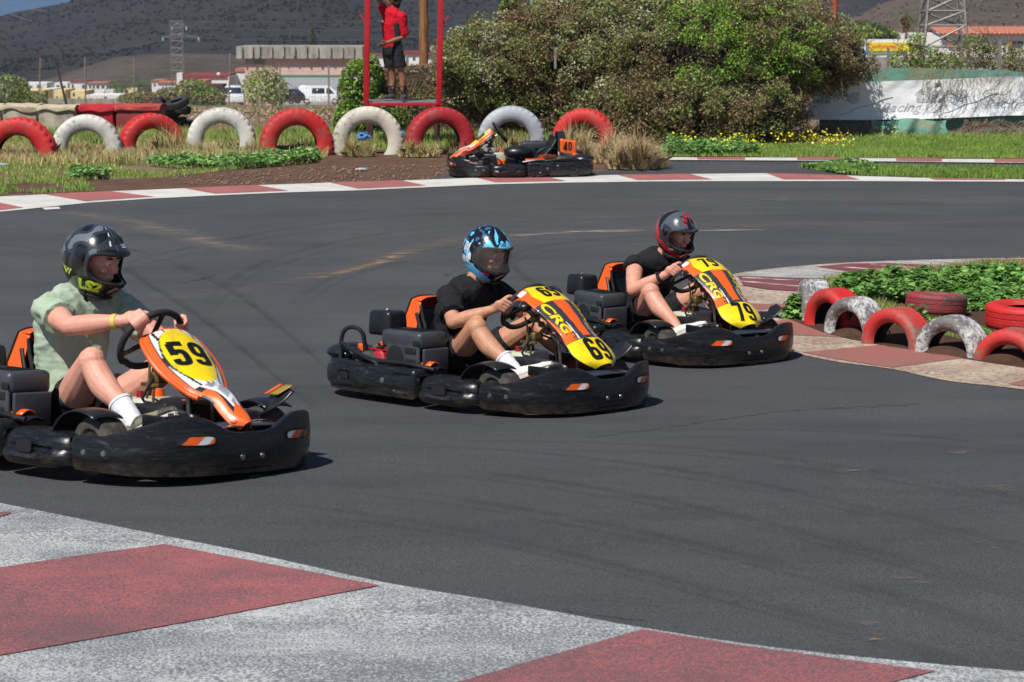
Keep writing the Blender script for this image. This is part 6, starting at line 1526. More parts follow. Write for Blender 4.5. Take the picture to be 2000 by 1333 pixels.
    mb.ell((-.43, -.505, .22), (.065, .03, .06), 14); mb.build('engine_fins', REDENG, t, smooth=False)
    mb = MB(); mb.ell((-.285, -.525, .20), (.022, .014, .022), 12); mb.ell((-.33, -.51, .17), (.02, .02, .018), 10); mb.build('fuel_knob', REDENG, t)
    mb = MB(); mb.tube([(-.47, -.50, .17), (-.42, -.52, .22), (-.36, -.50, .20), (-.32, -.52, .15)], .007, 6); mb.tube([(-.50, -.44, .30), (-.46, -.49, .28), (-.40, -.50, .30)], .012, 8); mb.tube([(-.52, -.46, .24), (-.44, -.50, .20), (-.38, -.49, .24)], .014, 8); mb.build('engine_hose', KD, t)
    mb = MB(); mb.box((-.47, -.47, .285), (.05, .03, .025), bev=.004); mb.ell((-.43, -.49, .25), (.03, .016, .02), 10); mb.build('carburettor', CHROME, t)
    # protection hoop
    mb = MB(); mb.tube(crv([(-.70, -.56, .18), (-.715, -.545, .30), (-.70, -.53, .375), (-.655, -.50, .395), (-.60, -.48, .36), (-.585, -.475, .27), (-.58, -.48, .20)], 6), .013, 9)
    mb.tube(crv([(-.70, -.55, .30), (-.60, -.565, .27), (-.48, -.565, .235), (-.40, -.56, .21), (-.385, -.53, .17)], 6), .013, 9); mb.build('engine_hoop', KC, t)
    # mirrored low tube and exhaust on the left
    mb = MB(); mb.tube(crv([(-.74, .50, .18), (-.60, .55, .24), (-.30, .55, .22), (-.10, .50, .20)], 6), .013, 9); mb.build('side_hoop', KC, t)
    # inner plates along the pods
    for sg in (-1, 1):
        mb = MB(); mb.grid(lambda u, v: (.02-.50*u, sg*(.40+.10*v), .195+.018*math.sin(v*3.1)+.01*u), 16, 6); mb.build('pod_plate', KC, t, solid=.01)
        mb = MB(); mb.tube(crv([(.02, sg*.50, .20), (-.16, sg*.535, .222), (-.40, sg*.545, .222), (-.62, sg*.53, .225)], 6), .014, 9); mb.build('pod_rail', KC, t)
        mb = MB(); mb.grid(lambda u, v: (-.02-.26*u, sg*(.41+.085*v), .218+.022*math.sin(v*3.1)), 8, 6); mb.build('pod_trim', ORANGE, t, solid=.004)
        mb = MB(); mb.ell((-.78, sg*.40, .235), (.15, .15, .055), 20); mb.build('rear_mudguard', KC, t)
    mb = MB(); mb.box((-.70, 0, .20), (.16, .50, .08), bev=.03); mb.build('rear_cover', KC, t)
    mb = MB(); mb.box((-.66, -.42, .27), (.05, .05, .05), bev=.01); mb.build('orange_clip', ORANGE, t)
    return t

def kart_place(npx, npy, th=45.0):
    """world position and heading of a kart whose nose foot is seen at a pixel, heading 45 degrees to the line of sight"""
    n = G(npx, npy); ra = math.degrees(math.atan((npx-1000)/FPX)); yaw = R(-th-ra); return n, yaw
def settle(t):
    """stand the kart on the slightly sloping ground"""
    y = t.location.y; sl_ = (gz(y+.5)-gz(y-.5)); z = V((0, -sl_, 1)).normalized(); h = V((math.cos(t.rotation_euler.z), math.sin(t.rotation_euler.z), 0)); h = (h-z*h.dot(z)).normalized(); l_ = z.cross(h)
    mr = Matrix((h, l_, z)).transposed() @ Matrix.Rotation(R(t.get('lean', 0)), 3, 'X'); t.rotation_euler = mr.to_euler(); t.location.z = gz(y)+.55*abs(math.sin(R(t.get('lean', 0))))*.35
    if 'lean' in t: del t['lean']
    return t
KARTS = {}
for key, var, num, npx, npy, sc, th, lb in [('59', 'B', '59', 489, 937, 1.08, 48.5, 'black and orange go-kart number 59 with a tall yellow and white nose panel'), ('69', 'A', '69', 1196, 808, 1.03, 41, 'black and orange go-kart number 69 in the middle of the track'), ('79', 'A', '79', 1473, 715, 1.0, 48.5, 'black and orange go-kart number 79 rounding the infield kerb')]:
    n, yaw = kart_place(npx, npy, th); hd = V((math.cos(yaw), math.sin(yaw), 0)); o = n-hd*.92*sc
    k_ = make_kart(var, num, (o.x, o.y, 0), yaw, lb, scale=sc); k_['lean'] = -2.0 if key == '59' else -1.0; KARTS[key] = settle(k_)
g = G(1013, 341); KARTS['40'] = settle(make_kart('B', '40', (g.x, g.y, 0), R(188), 'empty go-kart number 40 parked on the dirt beyond the far kerb', scale=1.0, rear_num=True))
bpy.context.view_layer.update()
# ================================================================== people
def skin_mat(name, c, c2, red):
    m, n, l, b = newmat(name); col = mixc(n, l, rampf(n, l, nz(n, l, 26, 6, .7), .35, .65), c, c2); col = mixc(n, l, rampf(n, l, nz(n, l, 5, 3), .5, .75, 0, .5), col, red)
    l.new(col, b.inputs['Base Color']); b.inputs['Roughness'].default_value = .54; b.inputs['Subsurface Weight'].default_value = .12; b.inputs['Subsurface Radius'].default_value = (.012, .005, .003); b.inputs['Subsurface Scale'].default_value = .5
    bump(n, l, b, nz(n, l, 70, 5), .25, .003); return m
SK1 = skin_mat('skin_fair', srgb(216, 160, 138), srgb(204, 142, 122), srgb(206, 128, 112)); SK2 = skin_mat('skin_tan', srgb(194, 142, 112), srgb(178, 124, 96), srgb(186, 122, 98)); SK3 = skin_mat('skin_rosy', srgb(214, 156, 132), srgb(198, 136, 114), srgb(200, 118, 104)); SK4 = skin_mat('skin_brown', srgb(160, 112, 84), srgb(140, 94, 70), srgb(150, 96, 74))
def cloth(name, c, c2, rough=.9):
    m, n, l, b = newmat(name); l.new(mixc(n, l, rampf(n, l, nz(n, l, 9, 5), .35, .65), c, c2), b.inputs['Base Color']); b.inputs['Roughness'].default_value = rough; b.inputs['Specular IOR Level'].default_value = .25
    bump(n, l, b, nz(n, l, 11, 3, .5, stretch=(1, 1, .6)), .55, .03); return m
def blobmesh(name, mb, voxel, mat, parent, smooth=3, disp=0.0, dsc=9.0, origin=None):
    """union of the rounded pieces in mb as one continuous skin"""
    me = bpy.data.meshes.new(name+'_src'); me.from_pydata(mb.v, [], mb.f); o = bpy.data.objects.new(name+'_src', me); scene.collection.objects.link(o)
    bm = bmesh.new(); bm.from_mesh(me); bmesh.ops.remove_doubles(bm, verts=bm.verts, dist=1e-6); bmesh.ops.recalc_face_normals(bm, faces=bm.faces); bm.to_mesh(me); bm.free()
    r = o.modifiers.new('r', 'REMESH'); r.mode = 'VOXEL'; r.voxel_size = voxel; r.use_smooth_shade = True
    if smooth: s = o.modifiers.new('s', 'SMOOTH'); s.factor = .5; s.iterations = smooth
    bpy.context.view_layer.update(); dg = bpy.context.evaluated_depsgraph_get(); ev = o.evaluated_get(dg); out = bpy.data.meshes.new_from_object(ev); bpy.data.objects.remove(o); bpy.data.meshes.remove(me)
    if disp:
        nr = [v.normal.copy() for v in out.vertices]
        for v, q in zip(out.vertices, nr):
            p = v.co; k = noise.noise(p*dsc)*.6+noise.noise(V((p.x*dsc*2.2, p.y*dsc*2.2, p.z*dsc*1.3)))*.5-abs(noise.noise(V((p.x*dsc*1.3+4, p.y*dsc*1.3, p.z*dsc*2.4))))*.8; v.co = p+q*disp*k
    out.materials.clear(); out.materials.append(mat); out.polygons.foreach_set('use_smooth', [True]*len(out.polygons)); out.update(); out.name = name
    ob = bpy.data.objects.new(name, out); return link(ob, parent)
def limb(mb, pts, rad, seg=14, n=7, caps=True, flat=None):
    c = crv(pts, n); m = len(c); rr = []
    for i in range(m):
        t = i/n; k = min(int(t), len(rad)-2); f = t-k; f = f*f*(3-2*f); rr.append(rad[k]+(rad[k+1]-rad[k])*f)
    mb.tube(c, rr, seg, flat=flat)
    if caps: mb.ell(c[0], (rr[0],)*3, seg); mb.ell(c[-1], (rr[-1],)*3, seg)
def rows_of_ell(mb, secs, n=7, fwd=V((1, 0, 0)), lat=V((0, 1, 0))):
    """trunk: sections (centre, lateral radius, depth radius) joined by overlapping ellipsoids"""
    for a, b in zip(secs, secs[1:]):
        for i in range(n+1):
            t = i/n; c = V(a[0]).lerp(V(b[0]), t); up = (V(b[0])-V(a[0])).normalized(); la = a[3] if len(a) > 3 else lat; lb = b[3] if len(b) > 3 else lat; l_ = la.lerp(lb, t).normalized(); l_ = (l_-up*l_.dot(up)).normalized(); f_ = up.cross(l_)
            rl, rd = a[1]+(b[1]-a[1])*t, a[2]+(b[2]-a[2])*t
            m = Matrix((f_, l_, up)).transposed(); mb.ell(c, (rd, rl, min(rd, rl)*.75), 16, rot=m)
def arc_pts(c, t, n, b, off, r_, a0, a1, k): return [c+t*off+(n*math.cos(a0+(a1-a0)*i/k)+b*math.sin(a0+(a1-a0)*i/k))*r_ for i in range(k+1)]
def gripping_hand(mb, c, t, wrist, bhint, rim=.0155, side=1, k=1.0):
    n = (c-wrist); n = (n-t*n.dot(t)).normalized(); b = t.cross(n).normalized()
    if b.dot(bhint) < 0: b = -b
    rr = rim+.0085*k
    for i, (off, a1) in enumerate(((-.031, -125), (-.010, -140), (.0115, -138), (.032, -120))):
        rad = .0090*k if i in (1, 2) else .0082*k
        root = wrist.lerp(c+t*off*.8+b*.012-n*.02, .45)
        pts = [root, c+t*off-n*.034+b*.020] + arc_pts(c, t, n, b, off, rr+.001, R(115), R(a1), 7)
        mb.tube(pts, [rad*1.25, rad*1.2]+[rad*1.08, rad*1.1, rad, rad, rad*1.02, rad*.95, rad*.93, rad*.86], 9); mb.ell(pts[-1], (rad*.88,)*3, 8)
        mb.ell(pts[2], (rad*1.22,)*3, 8)
    pc = wrist.lerp(c-n*.030+b*.012, .62); mb.ell(pc, (.036*k, .036*k, .020*k), 14, rot=Matrix((n, t, b)).transposed()); mb.ell(wrist.lerp(pc, .4), (.030, .028, .021), 12, rot=Matrix((n, t, b)).transposed())
    mb.ell(c-n*.036+b*.008, (.020, .042*k, .017), 12, rot=Matrix((n, t, b)).transposed())
    s = side; tp = [wrist.lerp(pc, .35)+t*s*.012, pc+t*s*.036-b*.010, c+t*s*.048-n*.022-b*.012, c+t*s*.046+n*.006-b*(rr+.003), c+t*s*.030+n*.018-b*(rr-.006)]
    mb.tube(crv(tp, 3), [.014, .0138, .0135, .013, .0128, .012, .0118, .0115, .0112, .011, .0105, .010, .0092], 9); mb.ell(tp[-1], (.0092,)*3, 8)
def head_into(mb, c, f, u):
    l_ = u.cross(f).normalized(); u = f.cross(l_).normalized(); m = Matrix((f, l_, u)).transposed(); q = lambda x, y, z: c+f*x+l_*y+u*z
    mb.ell(q(0, 0, .02), (.095, .075, .098), 24, rot=m); mb.ell(q(.028, 0, -.045), (.062, .056, .070), 20, rot=m); mb.ell(q(.062, 0, -.088), (.022, .026, .020), 12, rot=m)
    mb.tube([q(.088, 0, .018), q(.102, 0, -.012), q(.110, 0, -.028)], [.009, .012, .014], 10); mb.ell(q(.103, .011, -.030), (.010, .008, .007), 8, rot=m); mb.ell(q(.103, -.011, -.030), (.010, .008, .007), 8, rot=m)
    mb.ell(q(.086, 0, -.055), (.010, .024, .008), 12, rot=m); mb.ell(q(.083, 0, -.066), (.010, .020, .008), 12, rot=m)
    for s in (-1, 1):
        mb.ell(q(.070, s*.038, -.020), (.022, .022, .020), 12, rot=m); mb.ell(q(.084, s*.030, .030), (.012, .026, .007), 10, rot=m); mb.ell(q(-.005, s*.077, -.01), (.018, .007, .030), 12, rot=m)
    return q
def face_bits(q, f, u, parent):
    for s in (-1, 1):
        mb = MB(); mb.ell(q(.082, s*.031, .012), (.011, .011, .011), 12); mb.build('eye', pm('eye_white', srgb(220, 216, 210), None, 5, .2), parent)
        mb = MB(); mb.ell(q(.0905, s*.031, .011), (.0045, .0045, .0045), 10); mb.build('iris', pm('iris_dark', srgb(50, 38, 30), None, 5, .15), parent)
        mb = MB(); mb.tube([q(.090, s*.016, .032), q(.094, s*.030, .037), q(.085, s*.048, .032)], [.004, .0045, .003], 6); mb.build('eyebrow', pm('brow_hair', srgb(70, 50, 36), None, 30, .9), parent)
    mb = MB(); mb.tube([q(.092, -.022, -.060), q(.0965, 0, -.0605), q(.092, .022, -.060)], [.002, .003, .002], 6); mb.build('lips', pm('lips', srgb(160, 92, 84), None, 5, .5), parent)

# ---- helmet
def hel_pt(az, el, off=0.0):
    """az, el in degrees; az=0 forward, -90 the wearer's right"""
    a, e = R(az), R(el); d = V((math.cos(e)*math.cos(a), math.cos(e)*math.sin(a), math.sin(e))); ax = .137 if d.x > 0 else .162
    r_ = 1/math.sqrt((d.x/ax)**2+(d.y/.124)**2+(d.z/(.150 if d.z > 0 else .185))**2); p = d*(r_+off); fr = max(0, math.cos(a))**1.5
    ch = sm(5, 30, -el)*fr; p.x += .030*ch*(1-.35*sm(38, 60, -el)); p.y *= 1-.22*ch*abs(math.sin(a))
    lowb = sm(20, 60, -el)*(1-fr); p.x += .012*lowb; p.y *= 1-.10*lowb
    p.x += .010*max(0, math.cos(a))*sm(10, 25, el)*(1-sm(28, 45, el))     # brow ridge
    if p.z < -.150: p.z = -.150-(abs(p.z)-.150)*.1
    return p
def port_d(az, z):            # <1 inside the eye port
    return (abs(az/68)**4+abs((z+.010)/.064)**4)**.25
def build_helmet(person, c, f, u, paint, name='helmet', scale=1.1, visor=None, texts=(), rim=KD, peak=False, vent=True):
    l_ = u.cross(f).normalized(); u = f.cross(l_).normalized(); m = Matrix((f, l_, u)).transposed().to_4x4()*1.0; mm = Matrix.Translation(c) @ m @ Matrix.Diagonal((scale, scale, scale, 1))
    def T(p): return mm @ V(p)
    mb = MB(); NA, NE = 200, 116; fn = lambda i, j: hel_pt(i*360-180, -62+152*j)
    mb.grid(lambda i, j: T(fn(i, j)), NA, NE, cu=True, skip=lambda i, j: port_d(i*360-180, fn(i, j).z) < 1, col=lambda i, j: paint(i*360-180, -62+152*j, fn(i, j)))
    h = mb.build(name, attr_mat('helmet_paint', rough=.22, coat=.8, var=.05), person, attr=True, merge=True, solid=.020)
    def port(t, off): 
        az = 68*math.copysign(abs(math.cos(t))**.5, math.cos(t)); z = -.010+.064*math.copysign(abs(math.sin(t))**.5, math.sin(t))
        lo, hi = -55, 60
        for _ in range(24):
            e = (lo+hi)/2
            if hel_pt(az, e).z < z: lo = e
            else: hi = e
        return T(hel_pt(az, e, off))
    mb = MB(); mb.tube([port(2*math.pi*i/72, .001) for i in range(72)], .0062*scale, 7, closed=True); mb.build('port_seal', rim, h)
    mb = MB(); mb.tube([T(hel_pt(i*5, -61.5, .002)) for i in range(72)], .007*scale, 7, closed=True); mb.build('neck_roll', KD, h)
    if visor:
        mat, lift, off, z0, z1 = visor
        def vf(i, j):
            az = -84+168*i; zz = z0+(z1-z0)*j; taper = 1-.55*sm(60, 84, abs(az)); zz = (zz-(z0+z1)/2)*taper+(z0+z1)/2
            lo, hi = -55, 80
            for _ in range(20):
                e = (lo+hi)/2
                if hel_pt(az, e).z < zz: lo = e
                else: hi = e
            return T(hel_pt(az, e, off))
        mb = MB(); mb.grid(vf, 60, 18); v_ = mb.build('visor', mat, h, merge=False)
    for s in (-1, 1):
        p = T(hel_pt(s*88, 8, .006)); nn = (m @ V((0, s, .05))).normalized(); q = nn.to_track_quat('Z', 'Y').to_matrix().to_4x4(); q.translation = p
        mb = MB(); mb.lathe([(0, .006), (.010, .006), (.012, .003), (.020, .004), (.026, -.004)], 20, q); mb.build('visor_pivot', KC, h)
    if vent:
        mb = MB(); mb.tube([T(hel_pt(-12, -34, .001)), T(hel_pt(0, -35, .002)), T(hel_pt(12, -34, .001))], .006, 6); mb.build('chin_vent', KD, h)
        for s in (-1, 1): mb = MB(); mb.tube([T(hel_pt(s*16, 42, .001)), T(hel_pt(s*13, 52, .003)), T(hel_pt(s*10, 60, .001))], [.003, .007, .003], 6); mb.build('top_vent', KD, h)
    if peak:
        def pk(i, j): az = -58+116*i; p = hel_pt(az, 24+6*j, .0); return T(p+V((.009*(1-j)*math.cos(R(az))+.001, .003*math.sin(R(az)), -.006*(1-j))))
        mb = MB(); mb.grid(pk, 30, 5); mb.build('peak', KC, h, solid=.006)
    for (s, az0, z0, hh, sx, mat, bold, slant) in texts:
        def tf(x, y):
            z = z0+y/scale; az = az0+math.degrees(x/.13/scale); lo, hi = -61, 85
            for _ in range(22):
                e = (lo+hi)/2
                if hel_pt(az, e).z < z: lo = e
                else: hi = e
            return T(hel_pt(az, e, .0035))
        lettering('helmet_lettering', s, tf, mat, h, hh, sx, bold, slant, sub=.25)
    return h
def hp59(az, el, p):
    a = abs(az); g = srgb(46, 50, 54); k = srgb(14, 15, 17); lt = srgb(98, 106, 112)
    if el > 30 and a < 16: return g if abs(a-15) > 1.2 else lt
    if 26 < a < 29.5 and el > 22 and (int((el-20)/9) % 2 == 0): return srgb(224, 228, 228)
    if p.z < -.060 and p.x > -.02: return k
    if p.z < -.095: return k
    if 74 < a < 106 and -.075 < p.z < .055 : return srgb(30, 32, 34)
    v = noise.noise(V((p.x*16, abs(p.y)*14, p.z*22)))
    if p.z > .015 and 50 < a < 150 and v > .25: return lt
    if -.06 < p.z < .03 and a > 95 and noise.noise(V((p.x*9, 3, p.z*30))) > .08: return srgb(96, 104, 106)
    return g if v > -.12 else k
def hp69(az, el, p):
    a = abs(az); cy = srgb(100, 200, 244); k = srgb(14, 16, 22); wh = srgb(214, 220, 232)
    if 14 < el < 33+9*math.sin(a*.16) and a < 62: return cy
    if el >= 33 and a < 55:
        if abs(a-26) < 7-abs(el-52)*.25: return cy
        return k
    if el > 20 and a > 55: 
        v = noise.noise(V((p.x*30, p.y*30, p.z*30))); return cy if v > .28 else (k if v > -.35 else srgb(60, 90, 130))
    if p.z < -.045 and a < 100:
        if a < 30: return k
        t = (a-30)/70; lo = -.135+.055*t
        return cy if (-.150+.0*t < p.z < lo+.025*t) or (a > 82) and p.z < -.06 else k
    if a > 92:
        if p.z < -.075: return cy
        v = noise.noise(V((p.x*24, 2, p.z*24))); return wh if v > .33 else (cy if v > -.05 else k)
    return k
def hp79(az, el, p):
    a = abs(az); rd = srgb(196, 34, 44); g = srgb(76, 84, 90); k = srgb(16, 17, 19); dg = srgb(44, 48, 52)
    if el > 42 and 5 < a+0 < 40 and az > -30 and abs(az) > 8: return rd if math.sin(el*.45+az*.2) > -.3 else k
    if el > 10 and a < 112:
        if abs(az+6) < 9 and el < 66 and el > 30: return k
        return g if noise.noise(V((p.x*12, p.y*12, p.z*14))) > -.22 else dg
    if p.z < -.05:
        if a < 28: return k
        ln = -.130+.075*sm(40, 120, a)
        if abs(p.z-ln) < .018+.02*sm(60, 130, a): return rd
        return dg if p.z > ln else k
    if a > 108: return rd if (abs(p.z+.02-.05*math.sin(a*.05)) < .045 or (a > 150 and noise.noise(V((p.x*9, 7, p.z*12))) > .1)) else k
    return dg
def glassy():
    m, n, l, b = newmat('clear_visor'); b.inputs['Base Color'].default_value = (.30, .27, .25, 1); b.inputs['Roughness'].default_value = .05; b.inputs['Alpha'].default_value = .15; b.inputs['Specular IOR Level'].default_value = .8; return m
SHOE_S = pm('shoe_sole', srgb(206, 204, 196), srgb(180, 176, 166), 20, .8)
def shoe(parent, ank, toe, up, mat, sole=None, k=1.0, laces=None):
    ank, toe, up = V(ank), V(toe), V(up); d = (toe-ank); d = (d-up*d.dot(up)).normalized(); heel = ank-d*.045*k-up*.055; side = up.cross(d).normalized(); mb = MB()
    def sf(i, j):
        x = i*.285*k; a = 2*math.pi*j; w = (.033+.016*math.sin(min(1, i*1.25)*math.pi)**.8+.004*i)*(1-max(0, i-.86)*4.2)*(.72 if i < .02 else 1)*k; hgt = (.050-.020*sm(.25, .75, i))*(1-max(0, i-.8)*2.4)
        return heel+d*x+side*math.cos(a)*max(w, .004)+up*(math.sin(a)*max(hgt, .006)*(1 if math.sin(a) > 0 else .45)+.028)
    mb.grid(sf, 24, 18, cv=True); mb.add([sf(0, j/18) for j in range(18)], [list(range(18))]); mb.add([sf(1, j/18) for j in range(18)], [list(range(18))])
    mb.tube([ank+up*.005-d*.005, ank-up*.035], [.044*k, .050*k], 14); s_ = mb.build('shoe', mat, parent)
    mb = MB(); vs = []
    for z in (0, .018):
        for i in range(13): t = i/12; w = (.030+.020*math.sin(min(1, t*1.2)*math.pi)**.7)*(1-max(0, t-.88)*5)*k; vs.append((heel+d*t*.292*k-d*.003, w, z))
    pts = [[p+side*w+up*z for p, w, z in vs[:13]], [p-side*w+up*z for p, w, z in vs[:13]][::-1], [p+side*w+up*z for p, w, z in vs[13:]], [p-side*w+up*z for p, w, z in vs[13:]][::-1]]
    lo, hi = pts[0]+pts[1], pts[2]+pts[3]; n = len(lo); mb.add(lo+hi, [list(range(n))[::-1], [n+i for i in range(n)]]+[[i, (i+1) % n, n+(i+1) % n, n+i] for i in range(n)]); mb.build('sole', sole or SHOE_S, s_)
    if laces:
        mb = MB()
        for i in range(4): q = heel+d*(.10+.025*i)*k+up*(.074-.006*i); mb.tube([q-side*.02, q+up*.004, q+side*.02], .0028, 5)
        mb.build('laces', laces, s_)
    return s_
def sock(parent, a, b, mat, r0=.043, r1=.050):
    a, b = V(a), V(b); mb = MB(); n = 10; pts = [a.lerp(b, i/n) for i in range(n+1)]; mb.tube(pts, [r0+(r1-r0)*i/n+.0012*math.sin(i*2.1) for i in range(n+1)], 18); mb.tube([b-(b-a).normalized()*.012, b], [r1+.003, r1+.002], 18); return mb.build('sock', mat, parent)

def driver(kart, label, skin, shirt, shorts, J, sleeve, hp, hkw, shoemat, sockmat=None, sleeve_r=.078, kk=1.0, belly=1.0, laces=None, extra=None, solemat=None):
    t = empty('person', (0, 0, 0), 0, label, 'person', 'kart drivers'); t.location = kart.location; t.rotation_euler = kart.rotation_euler; t.scale = kart.scale
    pel, wst, chs, shl, nk, hd = [V(J[k]) for k in ('pelvis', 'waist', 'chest', 'shoulders', 'neck', 'head')]; rs, ls, re_, le = V(J['rs']), V(J['ls']), V(J['re']), V(J['le'])
    f, u = V(J['face']).normalized(), V(J['up']).normalized(); lat = (ls-rs).normalized(); lat0 = V((0, 1, 0))
    body = MB(); b = kk
    secs = [(pel, .150*b, .105*b, lat0), (wst, .140*b, .100*b*belly, lat0), (chs, .160*b, .105*b, lat), (shl, .150*b, .080*b, lat), (nk-(nk-shl)*.15, .070, .060, lat)]
    rows_of_ell(body, secs); limb(body, [nk-V((0, 0, .05)), nk, nk.lerp(hd, .55)], [.064, .058, .056]); q = head_into(body, hd, f, u)
    for s, sh, el, th, bh in ((1, rs, re_, J['rh'], -1), (-1, ls, le, J['lh'], 1)):
        c = steering_rim(th); tg = (steering_rim(th+.05)-steering_rim(th-.05)).normalized(); rad = (c-V((.245, 0, .545))).normalized()
        wr = c+(el-c).normalized()*.082+rad*.014+V(J.get('wrist_off', (0, 0, 0)))
        limb(body, [sh, sh.lerp(el, .45), el], [.058*b, .053*b, .041*b]); limb(body, [el, el.lerp(wr, .35), wr], [.041*b, .043*b, .0265*b]); body.ell(el, (.041*b,)*3, 14)
        gripping_hand(body, c, tg, wr, rad+V((0, 0, .4)), side=-s if th > 0 else s, k=1.0)
        J['wr%d' % s] = wr
    for s, kn, an in ((-1, V(J['rk']), V(J['ra'])), (1, V(J['lk']), V(J['la']))):
        hip = pel+V((.02, s*.085, -.01)); limb(body, [hip, hip.lerp(kn, .5)+V((0, 0, -.012)), kn], [.088*b, .078*b, .057*b]); body.ell(kn+V((.006, 0, .006)), (.056*b, .053*b, .055*b), 14)
        calf = kn.lerp(an, .33)+V((-.014, 0, -.016)); limb(body, [kn, calf, kn.lerp(an, .7), an], [.053*b, .058*b, .041*b, .034*b])
    blobmesh('body', body, .0052, skin, t, 2); face_bits(q, f, u, t)
    sh_ = MB(); g = .018
    rows_of_ell(sh_, [(pel+V((.0, 0, .05)), .165*b, .125*b*belly, lat0), (wst, .162*b, .124*b*belly, lat0), (chs, .180*b, .134*b, lat), (shl-V((0, 0, .002)), .172*b, .110*b, lat), (nk-V((0, 0, .034)), .094, .084, lat)])
    for sh, el in ((rs, re_), (ls, le)): e = sh.lerp(el, sleeve); limb(sh_, [sh.lerp(shl, .35), sh, sh.lerp(e, .6), e], [.070*b, .073*b, sleeve_r*.97, sleeve_r], caps=False); sh_.ell(sh, (.073*b,)*3, 14)
    blobmesh('t_shirt', sh_, .0075, shirt, t, 2, .017)
    mb = MB(); up_ = (hd-nk).normalized(); mb.tube([nk-V((0, 0, .012))+(lat*math.cos(a)*.076+up_.cross(lat)*math.sin(a)*.070+up_*(-.012*math.cos(a*1)*0+.012*math.sin(a)*0)) for a in [2*math.pi*i/28 for i in range(28)]], .0065, 7, closed=True); mb.build('collar', shirt, t)
    st = MB(); rows_of_ell(st, [(pel+V((0, 0, -.005)), .168*b, .118*b, lat0), (pel+V((0, 0, .06)), .162*b, .115*b, lat0)])
    for s, kn in ((-1, V(J['rk'])), (1, V(J['lk']))): hip = pel+V((.02, s*.085, -.01)); e = hip.lerp(kn, J.get('short_len', .55)); limb(st, [hip, hip.lerp(e, .5)+V((0, 0, -.01)), e], [.100*b, .096*b, .092*b], caps=False)
    blobmesh('shorts', st, .0085, shorts, t, 3, .009)
    for kn, an, toe in ((V(J['rk']), V(J['ra']), V(J['rt'])), (V(J['lk']), V(J['la']), V(J['lt']))):
        upv = (kn-an).normalized(); d = (toe-an).normalized(); upv = (upv-d*upv.dot(d)*.6).normalized(); fu = (upv-d*upv.dot(d)).normalized()
        shoe(t, an, toe, fu, shoemat, sole=solemat, k=.96, laces=laces)
        if sockmat: sock(t, an-(kn-an).normalized()*.02, an.lerp(kn, .34), sockmat, .041*b, .050*b)
    build_helmet(t, hd-f*.008+u*.008, f, u, hp, **hkw)
    if extra: extra(t, J)
    return t
BLKSH = cloth('black_tshirt', srgb(24, 24, 27), srgb(32, 32, 35)); SAGE = cloth('sage_tshirt', srgb(164, 180, 158), srgb(150, 166, 146)); DSHORT = cloth('black_shorts', srgb(26, 26, 28), srgb(36, 36, 38), .8)
SOCKW = pm('white_sock', srgb(226, 226, 230), srgb(206, 206, 212), 30, .9, bs=.4, bscale=90); SHW = pm('white_shoe', srgb(214, 212, 206), srgb(60, 60, 62), 9, .6, lo=.55, hi=.6); SHG = pm('grey_shoe', srgb(120, 118, 100), srgb(56, 56, 52), 12, .7, lo=.45, hi=.55); SHK = pm('dark_shoe', srgb(40, 40, 42), srgb(60, 60, 60), 12, .6)
BASE = dict(pelvis=(-.30, 0, .20), waist=(-.34, .0, .33), chest=(-.335, .01, .48), shoulders=(-.29, .015, .585), neck=(-.262, .02, .635), head=(-.18, .06, .80), rs=(-.275, -.175, .572), ls=(-.255, .205, .585), re=(-.075, -.30, .445), le=(-.04, .33, .46),
            rk=(.085, -.275, .455), ra=(.405, -.235, .20), rt=(.60, -.17, .285), lk=(.10, .27, .45), la=(.42, .235, .20), lt=(.60, .17, .29), face=(.97, .12, -.22), up=(.2, 0, 1), rh=R(82), lh=R(-80))
def wristband(t, J, key, col, w, r_, nm, along=.18, k='re'):
    wr = J['wr1']; el = V(J[k]); a = wr.lerp(el, along); d = (el-wr).normalized(); mb = MB(); mb.tube([a-d*w/2, a+d*w/2], [r_, r_*1.04], 18); return mb.build(nm, col, t), a, d
J69 = dict(BASE); J59 = dict(BASE); J79 = dict(BASE)
J69.update(head=(-.13, .085, .83), neck=(-.20, .045, .665), chest=(-.285, .02, .49), shoulders=(-.235, .03, .60), waist=(-.32, .01, .34), rs=(-.215, -.155, .585), ls=(-.20, .215, .60), re=(-.045, -.29, .455), rk=(.12, -.265, .435), face=(.995, -.03, -.24))
J59.update(pelvis=(-.27, 0, .20), waist=(-.32, -.01, .38), chest=(-.31, -.01, .57), shoulders=(-.26, -.01, .68), neck=(-.235, .0, .735), head=(-.165, .02, .885), rs=(-.24, -.20, .665), ls=(-.22, .18, .675), re=(-.01, -.25, .60), le=(.03, .30, .49), face=(.95, .25, -.26), rh=R(46), lh=R(-62),
           rk=(.13, -.235, .455), ra=(.42, -.225, .20), rt=(.62, -.18, .30), short_len=.42)
J79.update(pelvis=(-.26, .02, .20), waist=(-.28, .03, .34), chest=(-.25, .045, .49), shoulders=(-.195, .055, .59), neck=(-.14, .07, .645), head=(-.03, .10, .80), rs=(-.19, -.145, .575), ls=(-.165, .245, .585), re=(-.01, -.30, .43), face=(.98, .10, -.30), rk=(.12, -.25, .43), rh=R(72))
LY = pm('helmet_lime', srgb(206, 226, 70), None, 5, .35); LP = pm('helmet_pink', srgb(226, 50, 150), None, 5, .35); LW = pm('helmet_white', srgb(222, 226, 240), None, 5, .35); LK = pm('helmet_ink', srgb(20, 22, 30), None, 5, .35)
